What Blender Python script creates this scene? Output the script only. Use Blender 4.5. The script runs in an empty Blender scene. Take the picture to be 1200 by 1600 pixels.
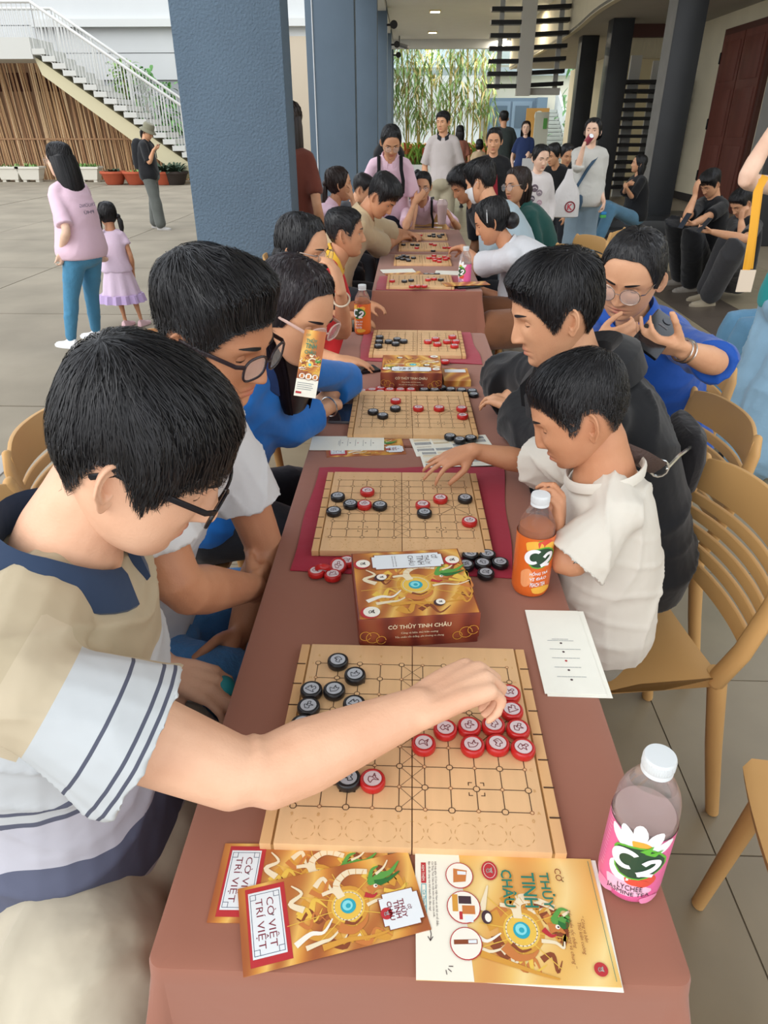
import bpy, bmesh, math, random
import numpy as np
from mathutils import Vector as V, Matrix, Euler
random.seed(7); np.random.seed(7)
D = bpy.data; SC = bpy.context.scene; COL = SC.collection
rad = math.radians
# ------------------------------------------------------------ camera
CAM_H, CAM_F, CAM_P, CAM_Y = 1.5, 1080.0, rad(29.0), rad(1.86)
cd = D.cameras.new('camera'); cam = D.objects.new('camera', cd); COL.objects.link(cam)
cd.sensor_fit = 'VERTICAL'; cd.sensor_height = 36; cd.lens = CAM_F / 1600 * 36; cd.clip_start = .02; cd.clip_end = 300
cam.location = (0, 0, CAM_H); cam.rotation_euler = (math.pi / 2 - CAM_P, 0, CAM_Y)
SC.camera = cam
# ------------------------------------------------------------ sky, sun, exposure
W = D.worlds.new('sky'); SC.world = W; W.use_nodes = True
nt = W.node_tree; bg = nt.nodes['Background']
tc = nt.nodes.new('ShaderNodeTexCoord'); sp = nt.nodes.new('ShaderNodeSeparateXYZ'); cr = nt.nodes.new('ShaderNodeValToRGB')
cr.color_ramp.elements[0].position = .0; cr.color_ramp.elements[0].color = (.95, .97, 1, 1)
cr.color_ramp.elements[1].position = .8; cr.color_ramp.elements[1].color = (.86, .92, 1, 1)
nt.links.new(tc.outputs['Generated'], sp.inputs[0]); nt.links.new(sp.outputs[2], cr.inputs[0]); nt.links.new(cr.outputs[0], bg.inputs[0])
bg.inputs[1].default_value = 1.15
sl = D.lights.new('sun', 'SUN'); sun = D.objects.new('sun', sl); COL.objects.link(sun)
sl.energy = .9; sl.angle = rad(50); sl.color = (1, .97, .92); sun.rotation_euler = (rad(38), rad(-42), 0)
SC.view_settings.view_transform = 'Standard'; SC.view_settings.look = 'None'
SC.view_settings.gamma = 1; SC.view_settings.use_curve_mapping = False
SC.view_settings.exposure = .70
SC.cycles.max_bounces = 8; SC.cycles.transparent_max_bounces = 12; SC.cycles.use_denoising = True

# ------------------------------------------------------------ helpers
_cp, _sp = math.cos(CAM_P), math.sin(CAM_P)
_F = V((-math.sin(CAM_Y) * _cp, math.cos(CAM_Y) * _cp, -_sp)); _R = V((math.cos(CAM_Y), math.sin(CAM_Y), 0)); _U = _R.cross(_F)
EYE = V((0, 0, CAM_H))
def ray(u, v): return _F * CAM_F + _R * (u - 600) - _U * (v - 800)
def at(u, v, z): d = ray(u, v); return EYE + d * ((z - CAM_H) / d.z)      # point of the photograph's line of sight at a height
def aty(u, v, y): d = ray(u, v); return EYE + d * (y / d.y)               # ... at a distance along the tables
def lin(c):
    if isinstance(c, str): c = [int(c[i:i + 2], 16) / 255 for i in (0, 2, 4)]
    return tuple(x / 12.92 if x <= .04045 else ((x + .055) / 1.055) ** 2.4 for x in c[:3]) + (1,)
_mc = {}
def M(name, col, rough=.6, var=.0, vs=8, bump=0, bs=60, metal=0, spec=.4, trans=0, emit=0, sheen=0, stretch=None, alpha=1, ior=1.45):
    """a procedural material: colour with noise variation and a noise bump"""
    if name in _mc: return _mc[name]
    m = D.materials.new(name); m.use_nodes = True; n = m.node_tree; b = n.nodes['Principled BSDF']; _mc[name] = m
    c = lin(col); m.diffuse_color = c
    b.inputs['Base Color'].default_value = c; b.inputs['Roughness'].default_value = rough; b.inputs['Metallic'].default_value = metal
    b.inputs['Specular IOR Level'].default_value = spec; b.inputs['Transmission Weight'].default_value = trans; b.inputs['IOR'].default_value = ior
    b.inputs['Alpha'].default_value = alpha
    if sheen: b.inputs['Sheen Weight'].default_value = sheen
    if emit: b.inputs['Emission Color'].default_value = c; b.inputs['Emission Strength'].default_value = emit
    def coord():
        t = n.nodes.new('ShaderNodeTexCoord'); o = t.outputs['Object']
        if stretch:
            mp = n.nodes.new('ShaderNodeMapping'); mp.inputs['Scale'].default_value = stretch; n.links.new(o, mp.inputs[0]); o = mp.outputs[0]
        return o
    if var:
        nz = n.nodes.new('ShaderNodeTexNoise'); nz.inputs['Scale'].default_value = vs; nz.inputs['Detail'].default_value = 5
        n.links.new(coord(), nz.inputs[0])
        r = n.nodes.new('ShaderNodeValToRGB'); r.color_ramp.elements[0].position = .3; r.color_ramp.elements[1].position = .7
        r.color_ramp.elements[0].color = tuple(x * (1 - var) for x in c[:3]) + (1,); r.color_ramp.elements[1].color = tuple(min(1, x * (1 + var)) for x in c[:3]) + (1,)
        n.links.new(nz.outputs[0], r.inputs[0]); n.links.new(r.outputs[0], b.inputs['Base Color'])
    if bump:
        nz = n.nodes.new('ShaderNodeTexNoise'); nz.inputs['Scale'].default_value = bs; nz.inputs['Detail'].default_value = 3
        n.links.new(coord(), nz.inputs[0])
        bp = n.nodes.new('ShaderNodeBump'); bp.inputs['Strength'].default_value = bump; bp.inputs['Distance'].default_value = .01
        n.links.new(nz.outputs[0], bp.inputs['Height']); n.links.new(bp.outputs[0], b.inputs['Normal'])
    return m
def ramp_attr(name, attr, stops, rough=.75, bump=.25, bs=30, const=True):
    """colour picked by a vertex attribute through a ramp (stripes, lips, stubble)"""
    m = D.materials.new(name); m.use_nodes = True; n = m.node_tree; b = n.nodes['Principled BSDF']
    b.inputs['Roughness'].default_value = rough; b.inputs['Specular IOR Level'].default_value = .3
    a = n.nodes.new('ShaderNodeAttribute'); a.attribute_name = attr
    r = n.nodes.new('ShaderNodeValToRGB'); r.color_ramp.interpolation = 'CONSTANT' if const else 'LINEAR'
    e = r.color_ramp.elements
    while len(e) < len(stops): e.new(.5)
    for i, (p, c) in enumerate(stops): e[i].position = p; e[i].color = lin(c)
    n.links.new(a.outputs['Fac'], r.inputs[0]); n.links.new(r.outputs[0], b.inputs['Base Color'])
    nz = n.nodes.new('ShaderNodeTexNoise'); nz.inputs['Scale'].default_value = bs; t = n.nodes.new('ShaderNodeTexCoord')
    bp = n.nodes.new('ShaderNodeBump'); bp.inputs['Strength'].default_value = bump; bp.inputs['Distance'].default_value = .01
    n.links.new(t.outputs['Object'], nz.inputs[0]); n.links.new(nz.outputs[0], bp.inputs['Height']); n.links.new(bp.outputs[0], b.inputs['Normal'])
    return m

def polo_stripes(name):
    """striped knit: sleeve stripes run round the arm, body stripes round the chest"""
    m = ramp_attr(name, 'sc', [(0, 'b9ab92'), (.012, 'b7bbbd'), (.064, '4c4f5e'), (.068, 'b7bbbd'), (.095, '4c4f5e'), (.100, 'b7bbbd'), (.108, '4c4f5e'), (.113, 'babebf')], bump=.35, bs=18)
    n = m.node_tree; b = n.nodes['Principled BSDF']; r1 = [x for x in n.nodes if x.type == 'VALTORGB'][0]
    at_ = n.nodes.new('ShaderNodeAttribute'); at_.attribute_name = 'tc'; r = n.nodes.new('ShaderNodeValToRGB'); r.color_ramp.interpolation = 'CONSTANT'; e = r.color_ramp.elements
    st = [(0, 'b0a288'), (.17, 'b7babc'), (.275, '565969'), (.282, 'b7babc'), (.298, '565969'), (.305, 'b6b5be'), (.385, '585c70'), (.475, 'b6b5be'), (.545, '47516b')]
    while len(e) < len(st): e.new(.5)
    for i, (p, c) in enumerate(st): e[i].position = p; e[i].color = lin(c)
    nz = n.nodes.new('ShaderNodeTexNoise'); nz.inputs['Scale'].default_value = 7; t = n.nodes.new('ShaderNodeTexCoord'); ma = n.nodes.new('ShaderNodeMath'); ma.operation = 'MULTIPLY_ADD'; ma.inputs[1].default_value = .05
    n.links.new(t.outputs['Object'], nz.inputs[0]); n.links.new(nz.outputs[0], ma.inputs[0]); n.links.new(at_.outputs['Fac'], ma.inputs[2]); n.links.new(ma.outputs[0], r.inputs[0])
    ms = n.nodes.new('ShaderNodeAttribute'); ms.attribute_name = 'arm'; gt = n.nodes.new('ShaderNodeMath'); gt.operation = 'GREATER_THAN'; gt.inputs[1].default_value = .5; n.links.new(ms.outputs['Fac'], gt.inputs[0])
    mx = n.nodes.new('ShaderNodeMix'); mx.data_type = 'RGBA'; n.links.new(gt.outputs[0], mx.inputs['Factor']); n.links.new(r.outputs[0], mx.inputs['A']); n.links.new(r1.outputs[0], mx.inputs['B']); n.links.new(mx.outputs['Result'], b.inputs['Base Color'])
    return m
class MB:
    """collects shapes; obj() links them as one mesh object"""
    def __init__(s): s.v = []; s.f = []; s.m = []
    def add(s, vs, fs, mi=0, X=None):
        o = len(s.v)
        if X is not None: vs = [X @ V(p) for p in vs]
        s.v += [tuple(p) for p in vs]; s.f += [tuple(i + o for i in f) for f in fs]; s.m += [mi] * len(fs)
        return s
    def box(s, x0, x1, y0, y1, z0, z1, mi=0, X=None):
        return s.add([(x, y, z) for z in (z0, z1) for y in (y0, y1) for x in (x0, x1)],
                     [(0, 2, 3, 1), (4, 5, 7, 6), (0, 1, 5, 4), (2, 6, 7, 3), (0, 4, 6, 2), (1, 3, 7, 5)], mi, X)
    def loft(s, rings, mi=0, cap=True, closed=True, X=None, tip=None):
        n = len(rings[0]); vs = [p for r in rings for p in r]; fs = []
        for i in range(len(rings) - 1):
            for j in range(n if closed else n - 1):
                k = (j + 1) % n; fs.append((i * n + j, i * n + k, (i + 1) * n + k, (i + 1) * n + j))
        if cap and closed:
            fs.append(tuple(range(n - 1, -1, -1))); b = (len(rings) - 1) * n; fs.append(tuple(range(b, b + n)))
        return s.add(vs, fs, mi, X)
    def tube(s, pts, rs, n=10, mi=0, side=None, round_=True):
        """rs: radius or (side, other) per point; rounded ends"""
        pts = [V(p) for p in pts]; rs = rs if isinstance(rs, list) else [rs] * len(pts); rs = [r if isinstance(r, tuple) else (r, r) for r in rs]
        T = [(pts[min(i + 1, len(pts) - 1)] - pts[max(i - 1, 0)]).normalized() for i in range(len(pts))]
        if side is None: side = V((0, 0, 1)).cross(T[0]) if abs(T[0].z) < .9 else V((1, 0, 0))
        side = V(side); rings = []
        def ring(c, t, r, sd):
            a = (sd - t * sd.dot(t)).normalized(); b = t.cross(a)
            return [c + a * (r[0] * math.cos(q)) + b * (r[1] * math.sin(q)) for q in [2 * math.pi * j / n for j in range(n)]], a
        if round_:
            for k, h in ((.35, .75), (.8, .4)):
                q, _ = ring(pts[0] - T[0] * (min(rs[0]) * h), T[0], (rs[0][0] * k, rs[0][1] * k), side); rings.append(q)
        for p, t, r in zip(pts, T, rs):
            q, side = ring(p, t, r, side); rings.append(q)
        if round_:
            for k, h in ((.8, .4), (.35, .75)):
                q, _ = ring(pts[-1] + T[-1] * (min(rs[-1]) * h), T[-1], (rs[-1][0] * k, rs[-1][1] * k), side); rings.append(q)
        return s.loft(rings, mi)
    def lathe(s, prof, n=24, mi=0, X=None):
        return s.loft([[(r * math.cos(2 * math.pi * j / n), r * math.sin(2 * math.pi * j / n), z) for j in range(n)] for r, z in prof], mi, X=X)
    def ball(s, c, r, nu=14, nv=9, mi=0, X=None):
        r = r if isinstance(r, tuple) else (r, r, r); c = V(c)
        return s.loft([[c + V((r[0] * math.sin(t) * math.cos(2 * math.pi * j / nu), r[1] * math.sin(t) * math.sin(2 * math.pi * j / nu), -r[2] * math.cos(t)))
                        for j in range(nu)] for t in [math.pi * (i + .15) / (nv + .3 - 1) * (1 if i < nv - 1 else .995) if 0 < i < nv - 1 else (.03 if i == 0 else math.pi - .03) for i in range(nv)]], mi, X=X)
    def prism(s, poly, z0, z1, mi=0, X=None):
        n = len(poly)
        return s.add([(x, y, z0) for x, y in poly] + [(x, y, z1) for x, y in poly],
                     [tuple(range(n - 1, -1, -1)), tuple(range(n, 2 * n))] + [(i, (i + 1) % n, n + (i + 1) % n, n + i) for i in range(n)], mi, X)
    def flat(s, poly, z=0, mi=0, X=None): return s.add([(x, y, z) for x, y in poly], [tuple(range(len(poly)))], mi, X)
    def line(s, pts, w, z=0, mi=0, X=None):
        """flat printed line"""
        for (a, b) in zip(pts, pts[1:]):
            a = V((*a, 0)); b = V((*b, 0)); d = b - a
            if d.length < 1e-6: continue
            d.normalize(); q = V((-d.y, d.x, 0)) * w / 2; e = d * w * .35
            s.add([(p.x, p.y, z) for p in (a - e - q, b + e - q, b + e + q, a - e + q)], [(0, 1, 2, 3)], mi, X)
        return s
    def mesh(s, name, mats=(), smooth=True):
        me = D.meshes.new(name); me.from_pydata(s.v, [], s.f)
        for m in mats: me.materials.append(m)
        if len(mats) > 1: me.polygons.foreach_set('material_index', s.m)
        if smooth: me.polygons.foreach_set('use_smooth', [True] * len(s.f))
        me.update(); return me
    def obj(s, name, mats, parent=None, smooth=False, bevel=0, loc=None, seg=2, angle=None):
        mats = mats if isinstance(mats, (list, tuple)) else [mats]
        me = s.mesh(name, mats, smooth)
        if bevel:
            bm = bmesh.new(); bm.from_mesh(me)
            es = [e for e in bm.edges if len(e.link_faces) == 2 and e.calc_face_angle(0) > (angle or .6)]
            bmesh.ops.bevel(bm, geom=es, offset=bevel, segments=seg, affect='EDGES', profile=.6); bm.to_mesh(me); bm.free()
        if smooth or bevel:
            me.polygons.foreach_set('use_smooth', [True] * len(me.polygons))
            try: me.set_sharp_from_angle(angle=rad(42))
            except Exception: pass
        return link(name, me, parent, loc)
def link(name, me, parent=None, loc=None):
    o = D.objects.new(name, me); COL.objects.link(o)
    if parent: o.parent = parent
    if loc is not None: o.location = loc
    return o
def tag(o, label, cat=None, group=None, kind=None):
    if label: o['label'] = label
    if cat: o['category'] = cat
    if group: o['group'] = group
    if kind: o['kind'] = kind
    return o
def empty(name, label, cat, loc=(0, 0, 0), rz=0, group=None):
    o = D.objects.new(name, None); COL.objects.link(o); o.location = loc; o.rotation_euler = (0, 0, rz); o.empty_display_size = .1
    return tag(o, label, cat, group)
def struct(name, mb, mats, parent=None, **k):
    o = mb.obj(name, mats, parent, **k)
    if not parent: o['kind'] = 'structure'
    return o
def dup(o, parent=None, loc=None, rz=None, label=None, group=None):
    """copy of a thing with its parts"""
    c = o.copy(); COL.objects.link(c)
    if parent: c.parent = parent
    if loc is not None: c.location = loc
    if rz is not None: c.rotation_euler = (0, 0, rz)
    if label: c['label'] = label
    if group: c['group'] = group
    for ch in kids.get(o.name, list(o.children)): dup(ch, c)
    return c
kids = {}
def X(loc=(0, 0, 0), rz=0, rx=0, ry=0): return Matrix.Translation(V(loc)) @ Euler((rx, ry, rz)).to_matrix().to_4x4()
_txt = {}
def text(body, size=1, w=None, h=None, align='CENTER', bold=0, shear=0, spacing=1):
    """lettering as (verts, faces) in the xy plane, centred; fitted to width w and height h when given"""
    key = (body, bold, shear, spacing); horn = body[:2] in ('CỜ', 'Cờ')
    for x_, y_ in (('Ờ', 'Ò'), ('ờ', 'ò'), ('ơ', 'o'), ('ữ', 'ủ'), ('ư', 'u')): body = body.replace(x_, y_)
    if key not in _txt and horn:      # the horned O of the title, drawn from O and a hook
        vs, fs = text(body + ' ', bold=bold, shear=shear); pre, _ = text(body[:2], bold=bold, shear=shear); full, _ = text(body, bold=bold, shear=shear)
        x0 = full[:, 0].min() + pre[:, 0].max() - pre[:, 0].min(); cap = full[:, 1].min() + .70 * (1 if body[1] == 'Ò' else .74); t_ = .07 + bold
        hk = [(x0 - .17, cap - .06), (x0 - .02, cap - .04), (x0 + .03, cap + .03), (x0 + .02, cap + .10)]; g = MB()
        if 'Ệ' in body or ' ' in body: cap += .0
        g.line([tuple(q) for q in spline(hk, 3)], t_); vs = np.concatenate([full, np.array(g.v)]); _txt[key] = (vs, list(_txt[(body, bold, shear, spacing)][1]) + [tuple(i + len(full) for i in f) for f in g.f])
    if key not in _txt:
        c = D.curves.new('t', 'FONT'); c.body = body; c.align_x = 'CENTER'; c.align_y = 'CENTER'; c.resolution_u = 2; c.offset = bold; c.shear = shear; c.space_character = spacing
        o = D.objects.new('t', c); COL.objects.link(o)
        me = D.meshes.new_from_object(o.evaluated_get(bpy.context.evaluated_depsgraph_get()))
        vs = np.array([v.co[:] for v in me.vertices]).reshape(-1, 3); fs = [tuple(p.vertices) for p in me.polygons]
        D.objects.remove(o); D.curves.remove(c); D.meshes.remove(me)
        if len(vs): vs[:, :2] -= (vs[:, :2].max(0) + vs[:, :2].min(0)) / 2
        _txt[key] = (vs, fs)
    vs, fs = _txt[key]; vs = vs.copy()
    if len(vs):
        e = vs.max(0) - vs.min(0)
        if w: k = w / e[0]; vs[:, 0] *= k; vs[:, 1] *= (h / e[1] if h else k)
        elif h: vs *= h / e[1]
        else: vs *= size
    return vs, fs
def put(mb, t, x, y, z, rz=0, mi=0, Xf=None):
    vs, fs = t; c, s = math.cos(rz), math.sin(rz)
    mb.add([(x + p[0] * c - p[1] * s, y + p[0] * s + p[1] * c, z) for p in vs], fs, mi, Xf)
def arc(cx, cy, r, a0, a1, n=16, ry=None):
    ry = ry or r
    return [(cx + r * math.cos(rad(a0 + (a1 - a0) * i / n)), cy + ry * math.sin(rad(a0 + (a1 - a0) * i / n))) for i in range(n + 1)]
def disc(cx, cy, r, n=20, ry=None): return arc(cx, cy, r, 0, 360 - 360 / n, n - 1, ry)
def spline(pts, n=6):
    """Catmull-Rom through points of any dimension"""
    p = [np.array(q, float) for q in pts]; out = []
    for i in range(len(p) - 1):
        a, b, c, d = p[max(i - 1, 0)], p[i], p[i + 1], p[min(i + 2, len(p) - 1)]
        for k in range(n):
            t = k / n; out.append(.5 * (2 * b + (c - a) * t + (2 * a - 5 * b + 4 * c - d) * t * t + (3 * b - a - 3 * c + d) * t ** 3))
    out.append(p[-1]); return out
ORD = 'first second third fourth fifth sixth seventh eighth ninth tenth eleventh twelfth thirteenth fourteenth fifteenth sixteenth'.split()
# ------------------------------------------------------------ the setting
def leafblade(mb, p, d, L, w, mi=0, droop=.3):
    p = V(p); d = V(d).normalized(); s = d.cross(V((0, 0, 1)));
    if s.length < .1: s = V((1, 0, 0))
    s.normalize(); n = s.cross(d)
    q = [p, p + d * L * .35 + V((0, 0, -droop * L * .1)), p + d * L * .7 + V((0, 0, -droop * L * .35)), p + d * L * .95 + V((0, 0, -droop * L * .7))]
    ws = [.25, 1, .75, .05]
    mb.loft([[c - s * w * k / 2, c + n * w * .12 * k, c + s * w * k / 2] for c, k in zip(q, ws)], mi, cap=False, closed=False)
m_tile = M('floor tile beige', '92866f', .3, .07, 5, spec=.5); m_tile2 = M('floor tile brown', '5b5148', .32, .08, 5, spec=.5); m_grout = M('grout', '6d6455', .8)
fl = MB(); fl.box(-2.0, 12, -2.5, 40, -.3, -.004); floor = struct('floor', fl, M('floor far beige', '988c78', .35, .06, 3))
tb = MB(); tb.box(-.298, .298, -.298, .298, -.02, 0)
tm = tb.mesh('floor_tile', [m_tile], False); tm2 = tb.mesh('floor_tile', [m_tile2], False)
for i in range(-4, 6):
    for j in range(-2, 28): link('floor_tile', tm2 if i == 3 else tm, floor, (1.05 + .6 * i, 1.36 + .6 * j, 0))
ba = MB(); ba.box(-1.66, 4.36, -.15, 17.87, -.0045, -.0025); ba.obj('grout_bed', m_grout, floor)
e = MB(); e.box(-2.12, -2.0, -2.5, 40, -.14, 0.004); struct('trim_1', e, M('kerb grey', 'a9a7a2', .8, .1, 6), bevel=.008)
yd = MB(); yd.box(-40, -2.12, -4, 60, -.4, -.135); yard = struct('floor_yard', yd, M('yard joint', '5f5d59', .9)); yard['kind'] = 'structure'
m_yard = M('yard concrete', '8d8474', .9, .2, .9, bump=.15, bs=12)
sb = MB(); sb.box(-1.29, 1.29, -1.29, 1.29, -.05, 0); sm_ = sb.mesh('concrete_slab', [m_yard], False)
for i in range(8):
    for j in range(11):
        o = link('concrete_slab', sm_, yard, (-3.42 - 2.6 * i, .4 + 2.6 * j, -.12 - .002 * ((i * 7 + j * 3) % 3)))
# columns of the arcade
m_col = M('column slate blue stucco', '5a6c7c', .85, .06, 3, bump=.85, bs=70); m_col2 = M('column slate blue', '596978', .7, .05, 2, bump=.1, bs=30)
for i, y in enumerate((4.6, 10.5, 17.6, 25, 30.5, 34.6)):
    b = MB(); b.box(-1.33, -.715, y, y + .30, 0, 4.66); c = struct('column', b, m_col if i == 0 else m_col2, bevel=.012)
    tag(c, 'slate blue ' + ('rough plastered column nearest the tables' if i == 0 else 'arcade column, %s from the tables' % ORD[i]))
    if i == 1:
        w = MB(); w.tube([(-1.24, y - .008, z) for z in (.2, 1.2, 2.0, 3.2, 4.6)], .008, 6); w.obj('cable', M('white cable', 'c9ced2', .5), c)
m_black = M('black metal', '141416', .5)
for y in (17.6, 25, 30.5, 34.6):
    s = empty('spotlight', 'small black spotlight bracketed to the top of the %s column' % ORD[(17.6, 25, 30.5, 34.6).index(y) + 2], 'lamp', (-.715, y - .02, 4.2), group='black spotlights on the columns')
    b = MB(); b.tube([(0, -.02, 0), (.16, -.02, 0)], .03, 8); b.obj('arm', m_black, s)
    b = MB(); b.lathe([(.05, -.12), (.085, -.08), (.10, .1), (.11, .14)], 14, X=X((.2, -.02, .02), 0, rad(100))); b.obj('lamp_head', m_black, s, smooth=True)
cb = MB(); cb.tube([(-.70, 17.6, 4.5), (-.66, 21, 4.38), (-.70, 25, 4.5), (-.66, 28, 4.4), (-.70, 32, 4.5)], .012, 6); tag(cb.obj('hanging_cable', m_black), 'thin black cable sagging between the spotlights under the ceiling', 'cable')
b = MB(); b.tube([(-.45, 32.2, 4.35), (-.12, 32.0, 4.25)], .07, 8); b.tube([(-.45, 32.2, 4.35), (-.45, 32.2, 4.62)], .03, 6); tag(b.obj('security_camera', M('grey camera', '6b6b6b', .5)), 'small grey security camera under the far end of the ceiling', 'camera')
# ceiling, its beams and lights
m_ceil = M('ceiling white', 'd3d6d6', .9, .02, 2)
b = MB(); b.box(-1.5, 3.4, -2.5, 35, 4.66, 4.95); ceil = struct('ceiling', b, m_ceil)
b = MB(); b.box(-1.5, 12, 33.6, 34, 4.35, 4.66); b.box(-1.5, -.75, -2.5, 35, 4.55, 4.66); b.obj('ceiling_beam', M('beam white', 'c5c9cb', .9), ceil)
b = MB(); b.prism([(3.4, 9.4), (12, 9.4), (12, 34), (3.4, 34)], 4.66, 4.95); b.obj('ceiling_far', m_ceil, ceil)
m_lamp = M('lamp warm', 'ffe9b0', .5, emit=9); m_rim = M('lamp rim', 'e3cf9a', .5)
for k, (u, v) in enumerate(((680, 17), (676, 50), (672, 78), (820, 12), (786, 60), (772, 75))):
    p = at(u, v, 4.655)
    t = empty('ceiling_light', ('%s warm recessed ceiling light of the left row' % ORD[k]) if k < 3 else '%s warm recessed ceiling light of the right row' % ORD[k - 3], 'ceiling light', p, group='recessed ceiling lights')
    b = MB(); b.box(-.17, .17, -.17, .17, -.03, .004); b.obj('frame', m_rim, t); b = MB(); b.box(-.14, .14, -.14, .14, -.034, -.028); b.obj('diffuser', m_lamp, t)
    l = D.lights.new('downlight', 'AREA'); l.energy = 40; l.size = .3; l.color = (1, .88, .7); lo = D.objects.new('downlight', l); COL.objects.link(lo); lo.location = (0, 0, -.05); lo.parent = t
# right building: mezzanine with curved fascia, pillars, side wall and door
m_cream = M('cream plaster', 'd8cfb4', .85, .04, 2); m_soff = M('soffit grey', 'a9a59c', .9, .03, 2); m_pill = M('pillar black stone', '2b2d30', .38, .12, 3, spec=.5); m_pill_lit = M('pillar lit side', '7d7b77', .6, .1, 4)
curve = [V(c) for c in spline([(3.95, 33), (4.0, 24), (3.95, 20.5), (3.75, 17.2), (3.85, 14.6), (4.35, 12.6), (5.2, 11.4), (6.4, 10.6), (9, 9.9)], 5)]
b = MB(); n = len(curve)
outer = [(p.x, p.y) for p in curve] + [(13, 9.9), (13, 33)]
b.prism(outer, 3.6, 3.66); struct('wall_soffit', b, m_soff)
b = MB(); b.loft([[(p.x - dx, p.y - dx, 3.585), (p.x - dx, p.y - dx, 6.2)] for p in curve for dx in (0,)], 0, cap=False, closed=False)
b.loft([[(p.x + .12, p.y + .12, 3.585), (p.x, p.y, 3.585)] for p in curve], 0, cap=False, closed=False)
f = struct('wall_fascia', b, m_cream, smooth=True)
b = MB(); b.box(4.0, 5.7, 12.35, 12.45, 4.75, 5.3); 
PIL = [(4.03, 13.0, .46, 'grey sided black pillar beside the brown door'), (4.93, 10.9, .50, 'black pillar behind the seated boys, cut by the photo edge'), (4.38, 18.4, .46, 'black pillar left of the slatted stair'), (4.40, 21.6, .44, 'narrow black pillar farthest along the slatted stair')]
for x, y, w, lb in PIL:
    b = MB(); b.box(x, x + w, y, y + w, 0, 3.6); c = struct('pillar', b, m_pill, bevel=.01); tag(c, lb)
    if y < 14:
        b = MB(); b.box(x - .006, x + .002, y + .01, y + w - .01, .0, 3.6); b.obj('lit_side_face', m_pill_lit, c)  # paler left face: light from the left put into the colour
b = MB(); b.box(2.9, 4.9, 12.0, 13.6, 0, .22); b.box(2.9, 3.9, 11.7, 12.0, 0, .12); struct('floor_plinth', b, m_pill, bevel=.01)
b = MB(); b.box(6.6, 6.9, 8, 34, 0, 3.6); wr = struct('wall_right', b, m_cream)
b = MB(); b.box(6.585, 6.6, 8, 34, 0, .16); struct('baseboard_right', b, M('baseboard dark', '3a3634', .5))
m_door = M('door red brown', '6d3d33', .45, .12, 6, stretch=(1, 1, .2)); m_fr = M('door frame brown', '54322a', .5)
b = MB(); b.box(6.52, 6.6, 15.3, 17.6, 0, 3.3); dr = struct('door_1', b, m_fr)
for k, y in enumerate((15.42, 16.48)):
    b = MB(); b.box(6.49, 6.55, y, y + 1.02, .02, 3.18); lf = b.obj('door_leaf', m_door, dr)
    for z0, z1 in ((.2, 1.2), (1.35, 2.2), (2.35, 3.05)):
        b = MB(); b.box(6.475, 6.495, y + .12, y + .9, z0, z1); b.obj('panel', m_door, lf, bevel=.01)
for z in (.5, 1.5, 2.7):
    b = MB(); b.tube([(6.48, 17.5, z), (6.48, 17.5, z + .18)], .02, 6); b.obj('hinge', m_black, dr)
# slatted stair behind the pillars
b = MB(); b.box(5.5, 6.55, 21.5, 21.7, 0, 3.6); struct('wall_stair', b, M('stair back cream', 'cfc3a0', .9))
b = MB(); b.box(4.86, 6.5, 19.6, 19.75, 2.95, 3.6); struct('wall_stair_upper', b, M('curtain cream', 'd3c8a8', .9, .08, 12, stretch=(6, 6, .3)))
b = MB(); b.box(4.80, 6.56, 19.4, 19.55, 3.35, 3.6); struct('trim_2', b, m_fr)
m_slat = M('black slat', '1c1b1b', .45); m_post = M('louver post white', 'cfcdc4', .7)
t = empty('slatted_stair', 'dark open slatted staircase between two black pillars', 'staircase', (5.6, 19.0, 0))
for k in range(13):
    b = MB(); b.box(-.75, .85, -.1, .35 + .02 * k, .2 + .185 * k, .27 + .185 * k); b.obj('slat', m_slat, t)
b = MB(); b.box(-.45, -.2, .42, .5, 0, 3.0); b.box(.1, .9, .5, .58, 0, 2.9); b.obj('post', m_post, t)
# hanging louver in the middle of the hall
t = empty('hanging_louver', 'hanging louver of dark slats on a pale central post', 'louver', (2.93, 21, 2.3), group=None)
b = MB(); b.box(-.2, .15, -.12, .12, -.05, 2.36); b.obj('post', m_post, t)
for k in range(8):
    z = .12 + .27 * k; b = MB(); b.box(-.95, -.2, -.06, .2, z, z + .09); b.obj('slat', m_slat, t); b = MB(); b.loft([[(.15, -.06, z + .02), (.15, .2, z + .02), (.15, .2, z + .11), (.15, -.06, z + .11)], [(1.0, .0, z + .06), (1.0, .3, z + .06), (1.0, .3, z + .15), (1.0, .0, z + .15)]]); b.obj('slat', m_slat, t)
for x0, y0 in ((-.72, .24), (.78, .3)): b = MB(); b.box(x0, x0 + .12, y0, y0 + .06, .1, 2.36); b.obj('hanger', m_post, t)
b = MB(); b.box(.15, .95, .1, .2, -.03, .13); b.obj('foot_rail', m_post, t)
# far end: white wall, terrace, blue door, boards, outdoor stair
m_white = M('far wall white', 'dfe5e4', .9, .03, 1); m_pale = M('far wall pale blue', 'c3d3d6', .9)
b = MB(); b.box(-6, 3.75, 42, 42.4, -.2, 3.9); struct('wall_far', b, m_white)
b = MB(); b.box(-6, 14, 42.0, 42.3, 3.9, 4.25); struct('trim_3', b, M('slab edge', 'aab8bb', .9))
b = MB(); b.box(3.6, 14, 42.5, 42.9, 0, 6); struct('wall_far_right', b, M('far wall cream', 'd8d6c4', .9))
b = MB(); b.box(-6, 16, 45.5, 45.9, 3.9, 9); struct('wall_terrace', b, M('terrace wall pale', 'd3e2e4', .9))
t = empty('terrace_railing', 'pale glass terrace railing above the white far wall', 'railing', (0, 42.1, 4.25)); b = MB(); b.box(-5.5, 8, -.02, .02, 1.0, 1.06); b.obj('handrail', M('rail steel', 'a7b4b6', .4), t)
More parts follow.
